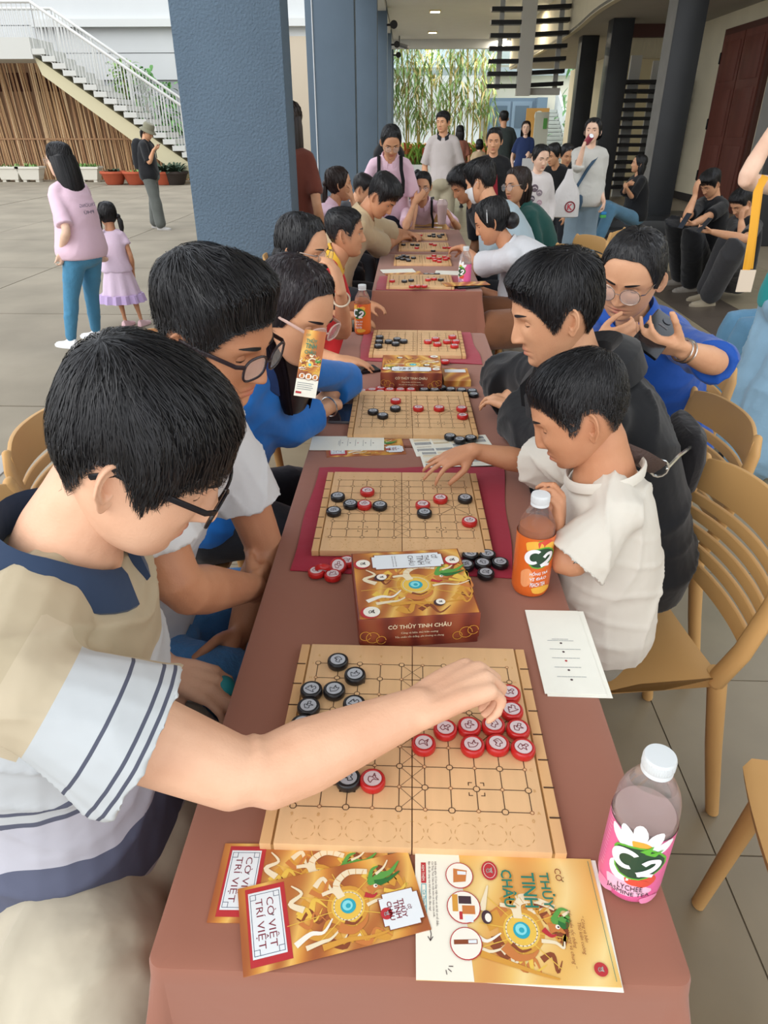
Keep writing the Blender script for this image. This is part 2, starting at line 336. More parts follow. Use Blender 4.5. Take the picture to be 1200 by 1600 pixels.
for k in range(9): b = MB(); b.box(-5 + 1.5 * k, -4.95 + 1.5 * k, -.02, .02, 0, 1.0); b.obj('rail_post', M('rail steel', 'a7b4b6', .4), t)
b = MB(); b.box(-5.5, 8, -.008, .008, .1, .95); b.obj('glass_panel', M('rail glass', 'cfe4e6', .1, alpha=.35), t)
m_bd = M('blue grey door', '8298aa', .5); b = MB(); b.box(4.1, 6.5, 41.9, 42.5, 0, 2.9); d2 = struct('door_2', b, M('blue door frame', '6f8496', .5))
for k in range(2):
    b = MB(); b.box(4.2 + 1.12 * k, 5.22 + 1.12 * k, 41.84, 41.95, .05, 2.75); lf = b.obj('door_leaf', m_bd, d2); b = MB(); b.box(4.36 + 1.12 * k, 5.06 + 1.12 * k, 41.8, 41.86, 1.55, 2.55); b.obj('pane', M('dark pane', '5e7180', .2), lf)
b = MB(); b.box(6.5, 7.0, 41.2, 42.5, 0, 2.9); b.obj('open_leaf', M('blue door frame', '6f8496', .5), d2)
t = empty('notice_board', 'wooden notice board with a round white emblem by the blue door', 'notice board', (5.6, 35.5, 0)); b = MB(); b.box(-.45, .55, -.03, .03, 1.0, 2.3); b.obj('panel', M('board ply', 'c69a58', .6), t); b = MB(); b.lathe([(.2, 0), (.2, .02)], 20, X=X((.1, -.06, 2.0), 0, rad(90))); b.obj('emblem', M('emblem white', 'e8eadd', .6), t); 
for x in (-.45, .5): b = MB(); b.box(x, x + .05, -.02, .02, 0, 1); b.obj('stand_leg', m_fr, t)
t = empty('display_board', 'grey white standing display board with a green label', 'board', (4.95, 30, 0)); b = MB(); b.box(-.26, .26, -.05, .05, .1, 2.05); b.obj('panel', M('display grey', 'c3cbc8', .5), t); b = MB(); b.box(.06, .2, -.07, -.05, 1.5, 1.85); b.obj('sticker', M('sticker green', '5da35a', .6), t); 
for x in (-.25, .2): b = MB(); b.box(x, x + .05, -.2, .2, 0, .1); b.obj('stand_foot', m_black, t)
t = empty('outdoor_stair', 'grey concrete outdoor stair climbing at the far end', 'staircase', (6.75, 36.5, 0)); m_st = M('stair concrete', 'b6bbb6', .9, .05, 3)
for k in range(14): b = MB(); b.box(-.6, .75, .35 * k, .35 * k + .8, .17 * k, .17 * k + .15); b.obj('step', m_st, t, bevel=.01)
b = MB(); b.loft([[(.78, 0, 0), (.95, 0, 0), (.95, 0, 1.0), (.78, 0, 1.0)], [(.78, 5.5, 2.2), (.95, 5.5, 2.2), (.95, 5.5, 3.3), (.78, 5.5, 3.3)]]); b.obj('stair_wall', m_white, t)
b = MB(); b.loft([[(-.55, .2, 0), (.7, .2, 0), (.7, .4, 0), (-.55, .4, 0)], [(-.55, 5.2, 2.3), (.7, 5.2, 2.3), (.7, 5.4, 2.3), (-.55, 5.4, 2.3)]]); b.obj('stair_string', m_st, t)
# planting bed and bamboo
t = empty('planting_bed', 'long white raised bed of orange and green leafy plants', 'planter', (1.5, 26.5, 0)); b = MB(); b.box(-1.75, 1.9, -.6, .6, 0, .45); b.obj('box', m_white, t)
g = MB(); rg = random.Random(3)
for k in range(800):
    p = V((rg.uniform(-1.7, 1.85), rg.uniform(-.5, .5), .4)); a = rg.uniform(0, 6.28); leafblade(g, p, (math.cos(a) * .5, math.sin(a) * .5, 1), rg.uniform(.8, 1.7), rg.uniform(.06, .12), 0 if rg.random() < .68 else (1 if rg.random() < .7 else 2), .6)
tag(g.obj('foliage', [M('bed leaf green', '86b152', .6, .3, 3), M('bed leaf orange', 'dd8a66', .6, .2, 3), M('bed leaf red', 'c25b45', .6)], t, smooth=True), None, kind='stuff')
m_cane = M('bamboo cane', 'b9a763', .6, .15, 4); m_bl = M('bamboo leaf', '8fae6d', .6, .25, 4); m_bl2 = M('bamboo leaf dry', 'c2b37a', .6, .2, 4)
rg = random.Random(11)
for k in range(9):
    x = -2.6 + .78 * k + rg.uniform(-.15, .15); t = empty('bamboo', '%s bamboo clump from the left along the far planting bed' % ORD[k], 'bamboo', (x, 37.9 + rg.uniform(-.2, .5), .45), group='bamboo along the far wall')
    c = MB(); lf = MB()
    for j in range(3):
        bx, by = rg.uniform(-.2, .2), rg.uniform(-.2, .2); h = rg.uniform(4.0, 6.2); tx, ty = rg.uniform(-.5, .5), rg.uniform(-.5, .2)
        pts = [V((bx + tx * f * f, by + ty * f * f, h * f)) for f in np.linspace(0, 1, 7)]; c.tube(pts, [.035, .034, .032, .03, .025, .02, .01], 6)
        for i in range(70):
            f = rg.uniform(.32, 1); p = pts[min(6, int(f * 6))] + V((rg.uniform(-.55, .55), rg.uniform(-.5, .3), rg.uniform(-.3, .35))); a = rg.uniform(0, 6.28); leafblade(lf, p, (math.cos(a), math.sin(a), -.5), rg.uniform(.3, .6), rg.uniform(.05, .1), rg.choice((0, 0, 1)), 1)
    c.obj('cane', m_cane, t, smooth=True); tag(lf.obj('leaves', [m_bl, m_bl2], t, smooth=True), None, kind='stuff')
t = empty('leafy_tree', 'bright green leafy tree beside the outdoor stair', 'tree', (8.9, 38.0, 0)); c = MB(); c.tube([(0, 0, 0), (.1, 0, 1.5), (0, .1, 3.2)], [.12, .1, .05], 8); c.obj('trunk', m_cane, t); lf = MB()
for i in range(900): leafblade(lf, (rg.gauss(-.2, .6), rg.gauss(0, .6), rg.uniform(.6, 4.6)), (rg.uniform(-1, 1), rg.uniform(-1, 1), rg.uniform(-.6, .5)), rg.uniform(.25, .45), rg.uniform(.1, .2), 0, 1)
tag(lf.obj('leaves', [M('tree leaf', '7fb07a', .6, .25, 3)], t, smooth=True), None, kind='stuff')
# ---------------- yard: white building, reed fence, stair with railing, pots
m_sid = M('white siding', 'c9cccc', .8, .02, 1)
b = MB(); b.box(-40, -2.3, 32, 32.4, -.2, 14); wl = struct('wall_left', b, M('siding joint', '9fa3a6', .8))
for k in range(12):
    b = MB(); b.box(-26, -2.4, 31.93, 32.02, 3.2 + .9 * k, 4.07 + .9 * k); b.obj('siding_panel', m_sid, wl)
b = MB(); b.box(-14.5, -2.4, 31.6, 32, 4.9, 5.15); struct('trim_4', b, M('ledge grey white', 'cfd1cf', .8))
b = MB(); b.box(-12.6, -8.2, 31.5, 32, 8.6, 10.6); struct('trim_5', b, m_sid)
b = MB(); b.box(-9, -2.4, 31.8, 32, -.2, 4.6); struct('trim_6', b, M('beige lower wall', 'c3b6a2', .85))
t = empty('reed_fence', 'tall brown reed screen fence behind the planters', 'fence', (-16, 27.5, -.12)); r_ = random.Random(5); st = MB()
_a, _b = aty(48, 84, 27.5), aty(300, 250, 27.5)
def topz(x): f = (x - 16 - _a.x) / (_b.x - _a.x); return min(4.15, max(.25, (_a.z + (_b.z - _a.z) * f) + .12))
b = MB(); b.loft([[(x, y, z) for y in (.1, .16) for z in ((0, topz(x)) if y == .1 else (topz(x), 0))] for x in np.linspace(-10, 9.4, 40)]); b.obj('backing', M('reed backing', '93745a', .9), t)
for k in range(330):
    x = -9 + 18.2 * k / 330 + r_.uniform(-.02, .02); h = topz(x); sl_ = r_.uniform(-.35, -.05) * h / 4.15; st.tube([(x, r_.uniform(-.03, .03), 0), (x + sl_, r_.uniform(-.06, .0), h)], r_.uniform(.014, .028), 5, mi=r_.choice((0, 0, 1, 2)), round_=False)
tag(st.obj('reeds', [M('reed tan', 'c19d75', .8), M('reed pale', 'd3b58f', .8), M('reed dark', 'a37d5c', .8)], t), None, kind='stuff')
b = MB(); b.box(-9, 6.5, -.05, -.02, 1.28, 1.33); b.obj('batten', M('reed dark', '916040', .7), t)
for i in range(8): b = MB(); b.box(-4.2 + i * 1.05, -3.4 + i * 1.05, .05, .11, 2.75, 3.3); b.obj('opening', M('fence opening', '4a2a20', .9), t)
# outdoor staircase of the yard
t = empty('yard_staircase', 'white outdoor staircase with thin white railing above the reed fence', 'staircase', (-13.6, 25.5, 4.5)); m_wst = M('stair white', 'c2c2bc', .7)
def yz(u, v): p = aty(u, v, 25.5); return p - V((-13.6, 25.5, 4.5))
b = MB(); a = yz(-260, 60); c = yz(52, 92); b.box(a.x, c.x, 0, 1.6, c.z, yz(50, 58).z); b.obj('landing', m_wst, t)
P1_, P2_ = yz(50, 80), yz(300, 252)
for k in range(17):
    f = k / 16; p = P1_.lerp(P2_, f); b = MB(); b.box(p.x - .02, p.x + .40, 0, 1.5, p.z - .08, p.z + .07); b.obj('step', m_wst, t)
b = MB(); q = [(P1_ + V((-.05, 0, -.12))), P2_ + V((-.05, 0, -.12)), P2_ + V((-.35, 0, -.55)), P1_ + V((.1, 0, -.62))]
b.loft([[(p.x, y, p.z) for p in q] for y in (.15, 1.3)]); b.obj('stringer', M('stringer beige', 'c5bd9d', .8), t)
m_rl = M('railing white', 'cdcdc9', .5); hr = MB(); bl = MB()
for yy in (.05, 1.45):
    A_, B_ = yz(45, 2), yz(292, 172); A_.y = B_.y = yy; hr.tube([A_, B_], .045, 8); A2, B2 = A_ + V((0, 0, -1.35)), B_ + V((0, 0, -1.35)); hr.tube([A2, B2], .02, 6)
    for k in range(44):
        f = k / 43; bl.tube([A_.lerp(B_, f), A2.lerp(B2, f)], .013, 5, round_=False)
    A3 = yz(-250, 2); A3.y = yy; hr.tube([A3, A_], .045, 8); A4 = A3 + V((0, 0, -1.2)); hr.tube([A4, A2], .02, 6)
    for k in range(40): f = k / 39; bl.tube([A3.lerp(A_, f), A4.lerp(A2, f)], .013, 5, round_=False)
hr.obj('handrail', m_rl, t, smooth=True); tag(bl.obj('baluster', m_rl, t), None, kind='stuff')
for k in range(5): f = .02 + k * .24; p = A_.lerp(B_, f); b = MB(); b.tube([p, p - V((0, 0, 1.5))], .03, 8); b.obj('newel_post', m_rl, t)
# plants behind the stair
for i, (u, v, h_, col, lb) in enumerate(((200, 150, 1.3, '86a860', 'sparse climbing plant on the upper yard stair'), (235, 190, 1.9, '5f9150', 'bushy green plant behind the stair railing'), (265, 215, 2.0, '6b9f58', 'leafy green plant at the foot of the yard stair'))):
    p = aty(u, v + 12, 29); t = empty('stair_plant', lb, 'plant', p, group=None); lf = MB()
    for k in range(260): leafblade(lf, (r_.uniform(-.4, .4), r_.uniform(-.3, .3), r_.uniform(-.5, h_)), (r_.uniform(-1, 1), r_.uniform(-1, 1), r_.uniform(-.3, .8)), r_.uniform(.25, .5), r_.uniform(.08, .15), 0, .8)
    tag(lf.obj('leaves', M('stair leaf %d' % i, col, .6, .3, 3), t, smooth=True), None, kind='stuff'); c = MB(); c.tube([(0, 0, -2.8), (0, 0, 1)], .04, 6); c.obj('stem', m_cane, t)
m_pot = M('white planter', 'd9d5c8', .7); m_ter = M('terracotta', 'b2573c', .75, .1, 4); m_soil = M('soil', '3b2d22', .95)
for k, (u, lb) in enumerate(((-14, 'white footed trough planter cut by the left edge'), (20, 'leftmost whole white footed trough planter by the fence'), (52, 'white footed trough planter left of the long haired woman'), (142, 'white footed trough planter with a low green plant'))):
    p = at(u, 283, -.12); p.y = 26.4; p.x = aty(u, 283, 26.4).x
    t = empty('trough_planter', lb, 'planter', p, group='white trough planters along the reed fence'); b = MB()
    def rr(z, a, w): return [(x, y, z) for x, y in ((-a, -w), (a, -w), (a, w), (-a, w))]
    b.loft([rr(.07, .30, .17), rr(.42, .40, .24), rr(.42, .43, .27), rr(.48, .43, .27), rr(.48, .38, .22), rr(.40, .36, .2)]); b.obj('trough', m_pot, t)
    for sx in (-.22, .22): b = MB(); b.box(sx - .06, sx + .06, -.14, .14, 0, .08); b.obj('foot', m_pot, t)
    b = MB(); b.box(-.35, .35, -.19, .19, .38, .43); b.obj('soil', m_soil, t); lf = MB()
    for i in range(120 if k == 3 else 25): leafblade(lf, (r_.uniform(-.32, .32), r_.uniform(-.15, .15), .42), (r_.uniform(-.6, .6), r_.uniform(-.6, .6), 1), r_.uniform(.1, .3), .05, 0, .4)
    tag(lf.obj('leaves', M('planter leaf', '7ba05c', .6, .3, 4), t, smooth=True), None, kind='stuff')
for k, (u, lb, big) in enumerate(((180, 'terracotta bowl planter with a dark low succulent', 0), (214, 'terracotta pot half hidden by the backpack wearer', 0), (258, 'terracotta pot of strappy dark leaves beside the column', 1), (276, 'dark pot of spiky leaves against the blue column', 2))):
    p = aty(u, 288, 25.1); p.z = -.12; p.y = 25.1
    t = empty('terracotta_pot', lb, 'plant pot', p, group='pots along the reed fence'); b = MB()
    b.lathe([(.24, 0), (.28, .04), (.38, .3), (.43, .34), (.43, .40), (.37, .40), (.34, .34), (.02, .33)], 20); b.obj('pot', m_ter if big < 2 else M('dark pot', '3a322e', .8), t, smooth=True); lf = MB()
    for i in range((60, 30, 60, 60)[k]):
        a = r_.uniform(0, 6.28); el = r_.uniform(.4, 1.6); leafblade(lf, (math.cos(a) * .1, math.sin(a) * .1, .34), (math.cos(a), math.sin(a), el), r_.uniform(.2, .35) if big == 0 else r_.uniform(.45, .8), .07 if big == 0 else .09, 0, .5)
    lf.obj('leaves', M('dark leaf', '3f5242', .5, .3, 4) if k != 1 else M('planter leaf', '7ba05c', .6, .3, 4), t, smooth=True)
# room behind the camera side and the open front
b = MB(); b.box(9, 9.2, -2.5, 8, 0, 4.6); struct('wall_right_near', b, m_cream)
# ------------------------------------------------------------ people
_HT = np.array([  # polar angle from crown, half width, front, back
 [0, 0, -.015, -.015], [10, .018, .009, -.039], [20, .036, .032, -.060], [30, .050, .050, -.075], [40, .060, .063, -.086], [50, .0672, .073, -.093],
 [60, .0722, .0805, -.0975], [70, .0755, .0855, -.0985], [80, .077, .088, -.098], [90, .0765, .086, -.094], [100, .0745, .083, -.083], [110, .0715, .081, -.070],
 [120, .0670, .079, -.055], [130, .0598, .0768, -.040], [140, .0505, .0745, -.026], [150, .0395, .0705, -.012], [160, .027, .063, .002], [170, .014, .052, .016], [180, .0, .036, .036]])
_HS = np.array(spline(_HT, 8))
def G(a, s): return np.exp(-(a / s) ** 2)
def SS(x, a=0, b=1): t = np.clip((x - a) / (b - a), 0, 1); return t * t * (3 - 2 * t)
def head_surf(th, ph, q):
    """point of the skull-and-face surface; th from the crown, ph from the face, radians"""
    d = np.degrees(th); w = np.interp(d, _HS[:, 0], _HS[:, 1]); yf = np.interp(d, _HS[:, 0], _HS[:, 2]); yb = np.interp(d, _HS[:, 0], _HS[:, 3])
    c = np.cos(th); z = np.where(c > 0, .112, .118 * q.get('jawlen', 1)) * c
    jw = SS(-z, .02, .09); w = w * q.get('w', 1) * (1 + (q.get('jaw', 1) - 1) * jw)
    yc = (yf + yb) / 2; sn, cs = np.sin(ph), np.cos(ph)
    x = w * np.sign(sn) * np.abs(sn) ** .92; y = yc + np.where(cs > 0, yf - yc, yc - yb) * np.sign(cs) * np.abs(cs) ** .84
    f = SS(cs, .05, .5); ax = np.abs(x); N = q.get('nose', 1)
    y = y + f * (-.011 * G(ax - .032, .016) * G(z - .001, .011) + .0035 * G(ax - .03, .02) * G(z - .021, .007) + .004 * G(ax - .042, .018) * G(z + .026, .018) * q.get('cheek', 1))
    ridge = .003 + .021 * N * SS(-z, -.012, .037); ridge = ridge * SS(z, -.0475, -.0415) * SS(-z, -.022, -.006)
    y = y + f * ridge * G(x, .0075 + .0045 * SS(-z, 0, .035)) + f * .0085 * N * G(ax - .0125, .0065) * G(z + .039, .0065)
    y = y + f * (.0012 * G(x, .006) * G(z + .052, .005) + .0062 * G(x, .019) * G(z + .0615, .0045) + .0068 * G(x, .017) * G(z + .0735, .0052) - .0035 * G(x, .023) * G(z + .0672, .0016)
                 - .003 * G(x, .02) * G(z + .084, .005) + .005 * G(x, .019) * G(z + .1, .01))
    if q.get('smile'): y = y + f * (.004 * G(ax - .034, .012) * G(z + .05, .014)); 
    return np.stack([x, y, z], -1)
def head_parts(q, n=96, m=84):
    """vertices, faces, materials, lip and stubble weights of a head with eyes, lids and ears"""
    a = np.linspace(-1, 1, n, endpoint=False); ph = np.pi * (a * .62 + .38 * a ** 3)
    t = np.linspace(0, 1, m); th = np.interp(t, [0, .25, .42, .82, 1], [.02, 1.05, 1.45, 2.5, 3.12])
    TH, PH = np.meshgrid(th, ph, indexing='ij'); P = head_surf(TH, PH, q)
    vs = P.reshape(-1, 3); fs = []
    for i in range(m - 1):
        for j in range(n): k = (j + 1) % n; fs.append((i * n + j, (i + 1) * n + j, (i + 1) * n + k, i * n + k))
    fs.append(tuple(range(n))); fs.append(tuple(range((m - 1) * n + n - 1, (m - 1) * n - 1, -1)))
    x, y, z = vs.T
    sm = q.get('smile', 0); zl = z - sm * .12 * x * x / .02
    lip = np.where(y > .05, np.maximum(G(x, .019) * G(zl + .0625, .0042), G(x, .018) * G(zl + .073, .0046)), 0) * q.get('lip', .8)
    line = np.radians(np.interp(np.abs(np.degrees(PH)), *zip(*q['line']))).reshape(-1)
    fade = SS(np.radians(q.get('fade', 6)) - (TH.reshape(-1) - line), 0, np.radians(q.get('fade', 6) * 2))
    mb = MB(); mb.add([tuple(p) for p in vs], fs, 0)
    op = q.get('eyes', 8)    # elevation of the upper lid edge in degrees
    for sx in (-1, 1):
        c = head_surf(np.array([math.acos(.001 / .112)]), np.array([sx * .43]), q)[0]; c = V((sx * .0318, c[1] - .0078, .0005))
        mb.ball(c, .0120, 16, 10, 1)
        gz = rad(q.get('gaze', -12)); gd = V((q.get('gx', 0), math.cos(gz), math.sin(gz))).normalized(); u = gd.cross(V((1, 0, 0))).normalized(); r = gd.cross(u)
        for ang, R, mi in ((30, .0123, 2), (14, .01245, 3)):
            cap = [c + gd * R]; k = 12
            ring = [[c + (gd * math.cos(rad(e)) + (u * math.cos(2 * math.pi * j / k) + r * math.sin(2 * math.pi * j / k)) * math.sin(rad(e))) * R for j in range(k)] for e in (ang, ang * .5, 1)]
            mb.loft(ring, mi, cap=True)
        def lid(e0, e1, R, mi, nn=7):
            rows = []
            for e in np.linspace(e0, e1, nn):
                rows.append([c + V((math.sin(g) * math.cos(rad(e)) * R * 1.12, math.cos(g) * math.cos(rad(e)) * R, math.sin(rad(e)) * R)) for g in np.linspace(-1.5, 1.5, 14)])
            mb.loft(rows, mi, cap=False, closed=False)
        lid(95, op, .0134, 0); lid(-95, min(-24, op - 6), .0132, 0); lid(op + 4, op - 3, .0138, 3, 2)
    nv = len(mb.v)
    for sx in (-1, 1):
        ctr = V((sx * .0745 * q.get('w', 1), -.016, -.012)); nrm = V((sx * .88, .42, .08)).normalized(); e2 = V((0, -.16, 1)); e2 = (e2 - nrm * e2.dot(nrm)).normalized(); e1 = e2.cross(nrm) * (1 if sx > 0 else -1)
        if e1.y > 0: e1 = -e1
        rings = []; k = 22
        for rr, h in ((.02, -.003), (.3, -.003), (.45, .0015), (.6, .0055), (.74, .002), (.88, .0065), (.97, .0055), (1.0, .002), (.94, -.004), (.55, -.012)):
            rg = []
            for j in range(k):
                g = 2 * math.pi * j / k; cx, cz = math.cos(g), math.sin(g)
                ex = (.0165 + .003 * max(cz, 0)) * cx * (1 if cz > -.3 else .8) ; ez = .031 * cz
                front = max(0, -cx) * rr       # towards the cheek the rim sinks in
                rg.append(ctr + e1 * (ex * rr) + e2 * (ez * rr) + nrm * (h * (1 - .8 * front) + .009 * max(cx, -.3) * rr + (.002 if rr > .3 else 0)))
            rings.append(rg)
        mb.loft(rings, 0)
    N = len(mb.v); L = np.zeros(N); L[:len(lip)] = lip; Fd = np.zeros(N); Fd[:len(fade)] = fade * q.get('stub', .7)
    return mb, L, Fd
LINE_M = [(0, 54), (30, 55), (46, 61), (58, 70), (68, 86), (76, 100), (84, 96), (92, 79), (104, 82), (116, 98), (135, 112), (180, 119)]
LINE_F = [(0, 40), (30, 43), (48, 53), (62, 72), (76, 92), (88, 96), (104, 108), (180, 126)]
def skin(name, col, lip='b0584f'):
    if name in _mc: return _mc[name]
    m = D.materials.new(name); m.use_nodes = True; n = m.node_tree; b = n.nodes['Principled BSDF']; _mc[name] = m
    b.inputs['Roughness'].default_value = .48; b.inputs['Specular IOR Level'].default_value = .35
    b.inputs['Subsurface Weight'].default_value = .0
    c = lin(col); t = n.nodes.new('ShaderNodeTexCoord'); nz = n.nodes.new('ShaderNodeTexNoise'); nz.inputs['Scale'].default_value = 14; nz.inputs['Detail'].default_value = 4
    n.links.new(t.outputs['Object'], nz.inputs[0]); r = n.nodes.new('ShaderNodeValToRGB'); n.links.new(nz.outputs[0], r.inputs[0])
    r.color_ramp.elements[0].position = .35; r.color_ramp.elements[1].position = .7
    r.color_ramp.elements[0].color = (c[0] * .93, c[1] * .86, c[2] * .83, 1); r.color_ramp.elements[1].color = (min(1, c[0] * 1.04), c[1] * 1.04, c[2] * 1.04, 1)
    o = r.outputs[0]
    for at_, cc in (('lip', lin(lip)), ('fade', lin('2a2524'))):
        a = n.nodes.new('ShaderNodeAttribute'); a.attribute_name = at_; mx = n.nodes.new('ShaderNodeMix'); mx.data_type = 'RGBA'
        n.links.new(a.outputs['Fac'], mx.inputs['Factor']); n.links.new(o, mx.inputs['A']); mx.inputs['B'].default_value = cc; o = mx.outputs['Result']
    n.links.new(o, b.inputs['Base Color'])
    nz2 = n.nodes.new('ShaderNodeTexNoise'); nz2.inputs['Scale'].default_value = 260; bp = n.nodes.new('ShaderNodeBump'); bp.inputs['Strength'].default_value = .12; bp.inputs['Distance'].default_value = .004
    n.links.new(t.outputs['Object'], nz2.inputs[0]); n.links.new(nz2.outputs[0], bp.inputs['Height']); n.links.new(bp.outputs[0], b.inputs['Normal'])
    return m
WHITE_EYE = M('eye white', 'd9d2cc', .3); IRIS = M('iris brown', '2a1a12', .2); LASH = M('lash', '1a1412', .6)
def hairmat(name, col, rough=.42): return M(name, col, rough, spec=.45, var=.3, vs=40)
HAIR = hairmat('black hair', '1a191b'); HAIRB = hairmat('dark brown hair', '2a1e1b')

def remesh(mb, vox, sm=3, name='body'):
    me = mb.mesh(name, smooth=False); o = D.objects.new('tmp', me); COL.objects.link(o)
    r = o.modifiers.new('r', 'REMESH'); r.mode = 'VOXEL'; r.voxel_size = vox; r.use_smooth_shade = True
    if sm: s = o.modifiers.new('s', 'SMOOTH'); s.iterations = sm; s.factor = .5
    me2 = D.meshes.new_from_object(o.evaluated_get(bpy.context.evaluated_depsgraph_get()))
    D.objects.remove(o); D.meshes.remove(me); return me2
def co(me): a = np.empty(len(me.vertices) * 3); me.vertices.foreach_get('co', a); return a.reshape(-1, 3)
def nrm(me): a = np.empty(len(me.vertices) * 3, dtype=np.float32); me.vertex_normals.foreach_get('vector', a) ; return a.reshape(-1, 3)
def setco(me, a): me.vertices.foreach_set('co', a.reshape(-1)); me.update()
def wrinkle(me, amp, k=26, seed=0, dirv=(0, 0, 1)):
    """long soft folds with sharp creases"""
    p = co(me); n = nrm(me); d = np.array(dirv, float); d /= np.linalg.norm(d); s = seed * 1.7
    w = 1.6 * np.sin(p @ np.array([7, 5, 3]) + s) + 1.1 * np.sin(p @ np.array([-5, 11, 6]) + 2 * s) + .6 * np.sin(p @ np.array([17, -13, 19]) + s)
    e = np.cross(d, [.3, .8, .5]); m = .5 + .5 * np.sin(p @ np.array([13, -9, 8]) + s); m2 = .5 + .5 * np.sin(p @ np.array([-10, 12, 15]) + 2.3 * s)
    r1 = 1 - np.abs(np.sin(k * .5 * (p @ d) + .9 * w + s)); r2 = 1 - np.abs(np.sin(k * .62 * (p @ (d + e)) - 1.2 * w + 2 * s)); r3 = 1 - np.abs(np.sin(k * .9 * (p @ (d - .8 * e)) + 1.5 * w))
    h = 1.5 * m * r1 ** 2 + 1.2 * (1 - m) * r2 ** 3 + .7 * m2 * r3 ** 3 - .9
    setco(me, p + n * (amp * h)[:, None])
def hmat(yaw, pitch=0, roll=0):
    y, p, r = rad(yaw), rad(pitch), rad(roll); f = V((math.cos(y) * math.cos(p), math.sin(y) * math.cos(p), -math.sin(p))); r0 = V((math.sin(y), -math.cos(y), 0)); u0 = r0.cross(f)
    rr = r0 * math.cos(r) - u0 * math.sin(r); u = u0 * math.cos(r) + r0 * math.sin(r)
    return Matrix((rr, f, u)).transposed()
def hand(mb, Wp, d, n, s=1, right=True, curl=(15, 25, 20), thumb=(20, 20), spread=6, curls=None, fat=1.0):
    """palm, four jointed fingers and a thumb; d = way the fingers point, n = way the palm faces"""
    d = V(d).normalized(); n = V(n); n = (n - d * n.dot(d)).normalized(); up = -n; xr = d.cross(up)
    T = Matrix((xr * (1 if right else -1), d, up)).transposed()      # local: x away from thumb, y fingers, z back of hand
    def w(p): return V(Wp) + T @ (V(p) * s)
    kn = [(-.030, .088, 0, .070, .0086), (-.0100, .093, .003, .079, .0088), (.0100, .089, .002, .073, .0084), (.0285, .079, -.002, .057, .0074)]
    for i, (x, y, z, L, r) in enumerate(kn):
        r *= fat
        mb.tube([w((x * .55, -.012, 0)), w((x * .8, y * .5, .002)), w((x, y, z))], [.0150 * s * fat, .0140 * s * fat, .0112 * s * fat], 8)
        c = (curls[i] if curls else curl); a = 0; p = V((x, y, z)); sp_ = rad((i - 1.5) * spread); pts = [w(p)]; rs = [r * 1.08 * s]
        for ln, b, rr in zip((.44, .31, .25), c, (1.0, .9, .78)):
            a += rad(b); q = V((math.sin(sp_) * math.cos(a), math.cos(sp_) * math.cos(a), -math.sin(a)))
            pts.append(w(p + q * L * ln * .55)); rs.append(r * s * rr * .96); p = p + q * L * ln; pts.append(w(p)); rs.append(r * s * rr)
        mb.tube(pts, rs, 8)
    mb.ball(w((0, .045, -.004)), .001); mb.tube([w((-.008, .0, -.002)), w((-.004, .04, -.006)), w((0, .078, -.004))], [(.024 * s * fat, .015 * s), (.034 * s, .0155 * s), (.036 * s, .011 * s)], 12, side=T @ V((1, 0, 0)))
    t0 = V((-.020, .018, -.008)); t1 = t0 + V((-.66, .66, -.35)).normalized() * .043
    a = rad(35 - thumb[0]); b = rad(thumb[1]); q = V((-math.sin(a), math.cos(a), -.25 - math.sin(b) * .5)).normalized(); t2 = t1 + q * .034
    q2 = (q + V((.5 * math.sin(b), 0, -.6 * math.sin(b)))).normalized(); t3 = t2 + q2 * .026
    mb.tube([w(t0), w((t0 + t1) / 2), w(t1), w(t2), w(t3)], [.0155 * s, .0145 * s, .0112 * s * fat, .0102 * s * fat, .0086 * s * fat], 8)
    return T
def ik(S, Wp, a, b, pole):
    S, Wp = V(S), V(Wp); d = Wp - S; L = d.length; k = max(1, L / (a + b) * 1.002); a *= k; b *= k; x = (a * a - b * b + L * L) / (2 * L); h = math.sqrt(max(a * a - x * x, 0))
    u = d / L; p = V(pole); p = (p - u * p.dot(u)).normalized(); return S + u * x + p * h
